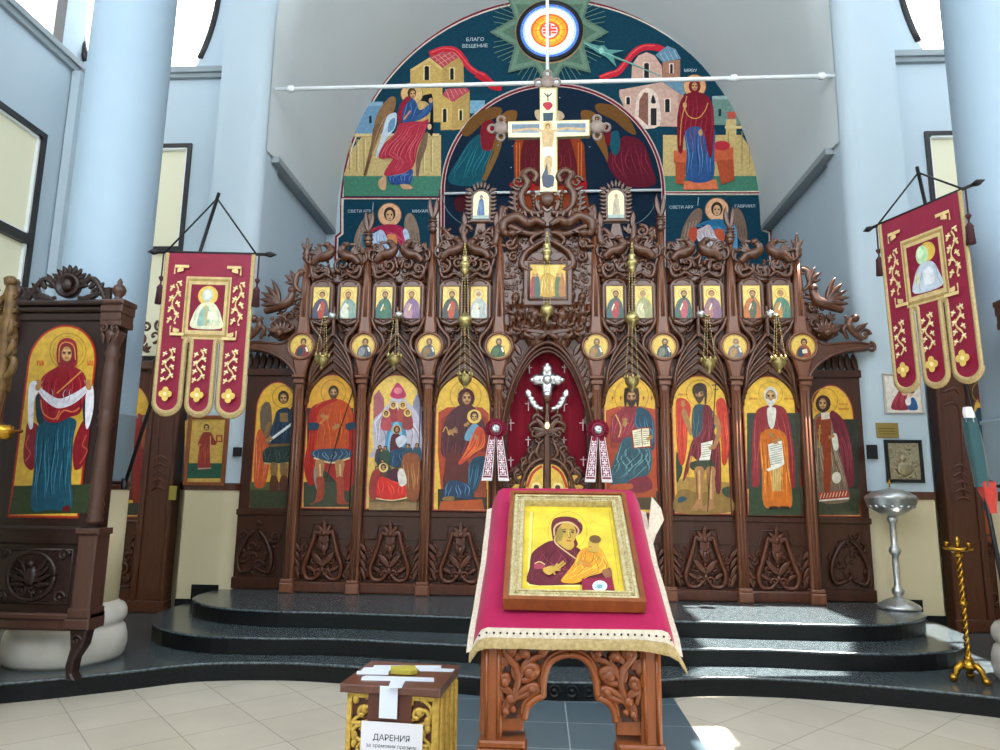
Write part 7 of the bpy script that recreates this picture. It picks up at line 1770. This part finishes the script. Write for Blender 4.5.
# ================================================================== donation box
DB = thing('donation_box', (-.49, 2.6, 0), 'wooden donation box with gilded fretwork, white tape and a printed sign', 'donation box')
zb = .95
gz = lambda px, py, z=zb: CAM+ray(px, py)*((z-EYE)/ray(px, py).z)
bl, br, fl, fr_ = gz(367, 660.5), gz(456, 664), gz(345, 684), gz(444, 691)
ub = ((br-bl)+(fr_-fl)); ub.z = 0; ub.normalize(); vb = Vector((-ub.y, ub.x, 0)); ctr = (bl+br+fl+fr_)/4; hw = ((br-bl).length+(fr_-fl).length)/4; hd = (bl-fl).dot(vb)/2
bp = lambda u, v, z: Vector((ctr.x, ctr.y, 0))+ub*u+vb*v+Vector((0, 0, z))
def obox(m, u0, u1, v0, v1, z0, z1, bev=.0):
    m.prism([(u0, z0), (u1, z0), (u1, z1), (u0, z1)], v0, v1, bev, lambda x, y, z: bp(x, y, z))
m = MB(); obox(m, -hw, hw, -hd, hd, zb-.028, zb, .004); lid = m.build('lid', mat('dark_red_brown_wood', '4a261c', .3, noise=(7, '6a3c2c', .3, (4, 4, 1)), coat=.3), DB)
m = MB(); obox(m, -hw+.035, hw-.02, -hd+.03, hd-.02, .03, zb-.028); m.build('body', mat('red_brown_box_wood', '4a2213', .45, noise=(7, '5e3020', .3, (4, 4, .7))), DB)
for u0, u1, nm in ((-hw+.022, -hw+.142, 0), (hw-.135, hw-.012, 1)):
    m = MB(); v = -hd+.018
    obox(m, u0, u0+.016, v, v+.014, .03, zb-.03); obox(m, u1-.016, u1, v, v+.014, .03, zb-.03); obox(m, u0, u1, v, v+.014, zb-.045, zb-.03)
    cu_ = (u0+u1)/2
    for j in range(14):
        z = .10+.058*j; s_ = 1 if j % 2 else -1
        q = [bp(cu_+s_*a, v+.004, z+b) for a, b in ((-.038, -.03), (.0, -.028), (.035, -.01), (.025, .018), (-.01, .02), (-.018, .0), (0, -.005))]; m.tube([p for p in spline(q, 24)], .0075, 6, up=-vb)
        q = [bp(cu_+s_*a, v+.004, z+b) for a, b in ((.035, -.01), (.04, .03), (.0, .06))]; m.tube([p for p in spline(q, 10)], .006, 6, up=-vb)
        for a, b in ((-.03, .045), (.03, -.035), (.0, .015)): p = bp(cu_+s_*a, v+.002, z+b); m.ball(p, .012, .007, .016, 8, 5)
        p = bp(cu_+s_*.012, v+.004, z+.05); m.tube([p, p+ub*(-s_*.03)+Vector((0, 0, .02))], [.008, .002], 5)
    lab(m.build('gilded_fretwork', M['goldpaint'], DB), 'gilded openwork vine strip')
m = MB(); obox(m, hw-.02, hw-.006, -hd+.02, hd-.015, .03, zb-.03)
for j in range(4): p, q = bp(hw-.004, -hd+.05+.075*j, .05), bp(hw-.004, -hd+.05+.075*j, zb-.04); m.tube([p, q], .009, 6, up=ub)
lab(m.build('gilded_side', M['goldpaint'], DB), 'gilded ribbed side')
for u in (-hw+.03, hw-.035):
    for v in (-hd+.035, hd-.035): m = MB(); p = bp(u+.0, v, 0); m.lathe([(.02, 0), (.024, .015), (.02, .032)], p.x, p.y, 10); m.build('foot', M['goldpaint'], DB)
m = MB(); obox(m, -.075, .075, -hd+.012, -hd+.034, .6, zb-.02); m.build('centre_board', mat('red_brown_board', '4a2014', .4, noise=(7, '5c2c1c', .3, (4, 4, .7))), DB)
tz = zb+.0006
def gpoly(m, px_, z, th): 
    q = [gz(x, y, z) for x, y in px_]; n = len(q); m.add(q+[p+Vector((0, 0, th)) for p in q], [list(range(n))[::-1], list(range(n, 2*n))]+[(i, (i+1) % n, n+(i+1) % n, n+i) for i in range(n)], False)
Zd = lambda *t: [(340+x/7.89, 655+y/7.89) for x, y in t]
m = MB(); gpoly(m, Zd((270, 82), (800, 84), (795, 104), (262, 98)), tz, .0008); gpoly(m, Zd((190, 98), (420, 100), (385, 130), (160, 130)), tz, .0006); gpoly(m, Zd((135, 128), (385, 130), (380, 158), (130, 152)), tz, .0012); gpoly(m, Zd((600, 100), (905, 112), (885, 134), (630, 128)), tz, .001)
gpoly(m, Zd((175, 175), (205, 165), (740, 182), (742, 214), (515, 205), (485, 262), (380, 262), (400, 205), (165, 200)), tz, .0014)
lab(m.build('tape_on_lid', M['tape'], DB), 'white tape strips stuck across the lid')
m = MB(); gpoly(m, Zd((400, 112), (590, 108), (610, 150), (560, 158), (400, 150)), tz+.0015, .012); lab(m.build('lock_plate', mat('yellow_lock', 'b8a93e', .5), DB), 'yellowish latch block')
m = MB(); obox(m, -.032, .030, -hd-.001, -hd+.0, zb-.1, zb+.001); lab(m.build('tape_on_front', M['tape'], DB), 'white tape strip hanging down the front')
# sign
sv = -hd+.006
def onfront(px, py):
    o = bp(0, sv, 0); d = ray(px, py); return CAM+d*((o-CAM).dot(vb)/d.dot(vb))
s00, s10 = onfront(361.5, 722.5), onfront(423, 722.5)
sl = lambda p: ((p-bp(0, sv, 0)).dot(ub), p.z)
(u0, zt_), (u1, zt2) = sl(s00), sl(s10); zt_ = (zt_+zt2)/2
m = MB(); obox(m, u0, u1, sv-.001, sv, zt_-.30, zt_); sg_ = m.build('sign', M['paper'], DB); lab(sg_, 'white sheet with printed black text')
place = lambda cu, cz: (lambda x, y: bp(cu+x, sv-.0016, cz+y))
W_ = u1-u0
text_mesh('ДАРЕНИЯ', W_*.125, 'heading', M['ink'], sg_, place((u0+u1)/2, zt_-W_*.27), bold=.0002)
text_mesh('за храмовия празник', W_*.08, 'second_line', M['ink'], sg_, place((u0+u1)/2, zt_-W_*.375))
text_mesh('на 15.08.2021', W_*.08, 'third_line', M['ink'], sg_, place((u0+u1)/2, zt_-W_*.48))
# ================================================================== light
sc = bpy.context.scene
w = bpy.data.worlds.new('sky'); sc.world = w; w.use_nodes = True
bg = w.node_tree.nodes['Background']; bg.inputs[0].default_value = (.92, .965, 1.0, 1); bg.inputs[1].default_value = 5.6
sd = bpy.data.lights.new('sun', 'SUN'); sd.energy = 36; sd.angle = .009; sd.color = (1, .95, .86)
so = bpy.data.objects.new('sun', sd); C.objects.link(so); so.rotation_euler = SUN.to_track_quat('Z', 'Y').to_euler()
sc.view_settings.view_transform = 'Standard'; sc.view_settings.look = 'None'; sc.view_settings.gamma = 1; sc.view_settings.use_curve_mapping = False
sc.view_settings.exposure = 0.0
sc.cycles.use_denoising = True
sc.cycles.max_bounces = 8; sc.cycles.diffuse_bounces = 5; sc.cycles.glossy_bounces = 3
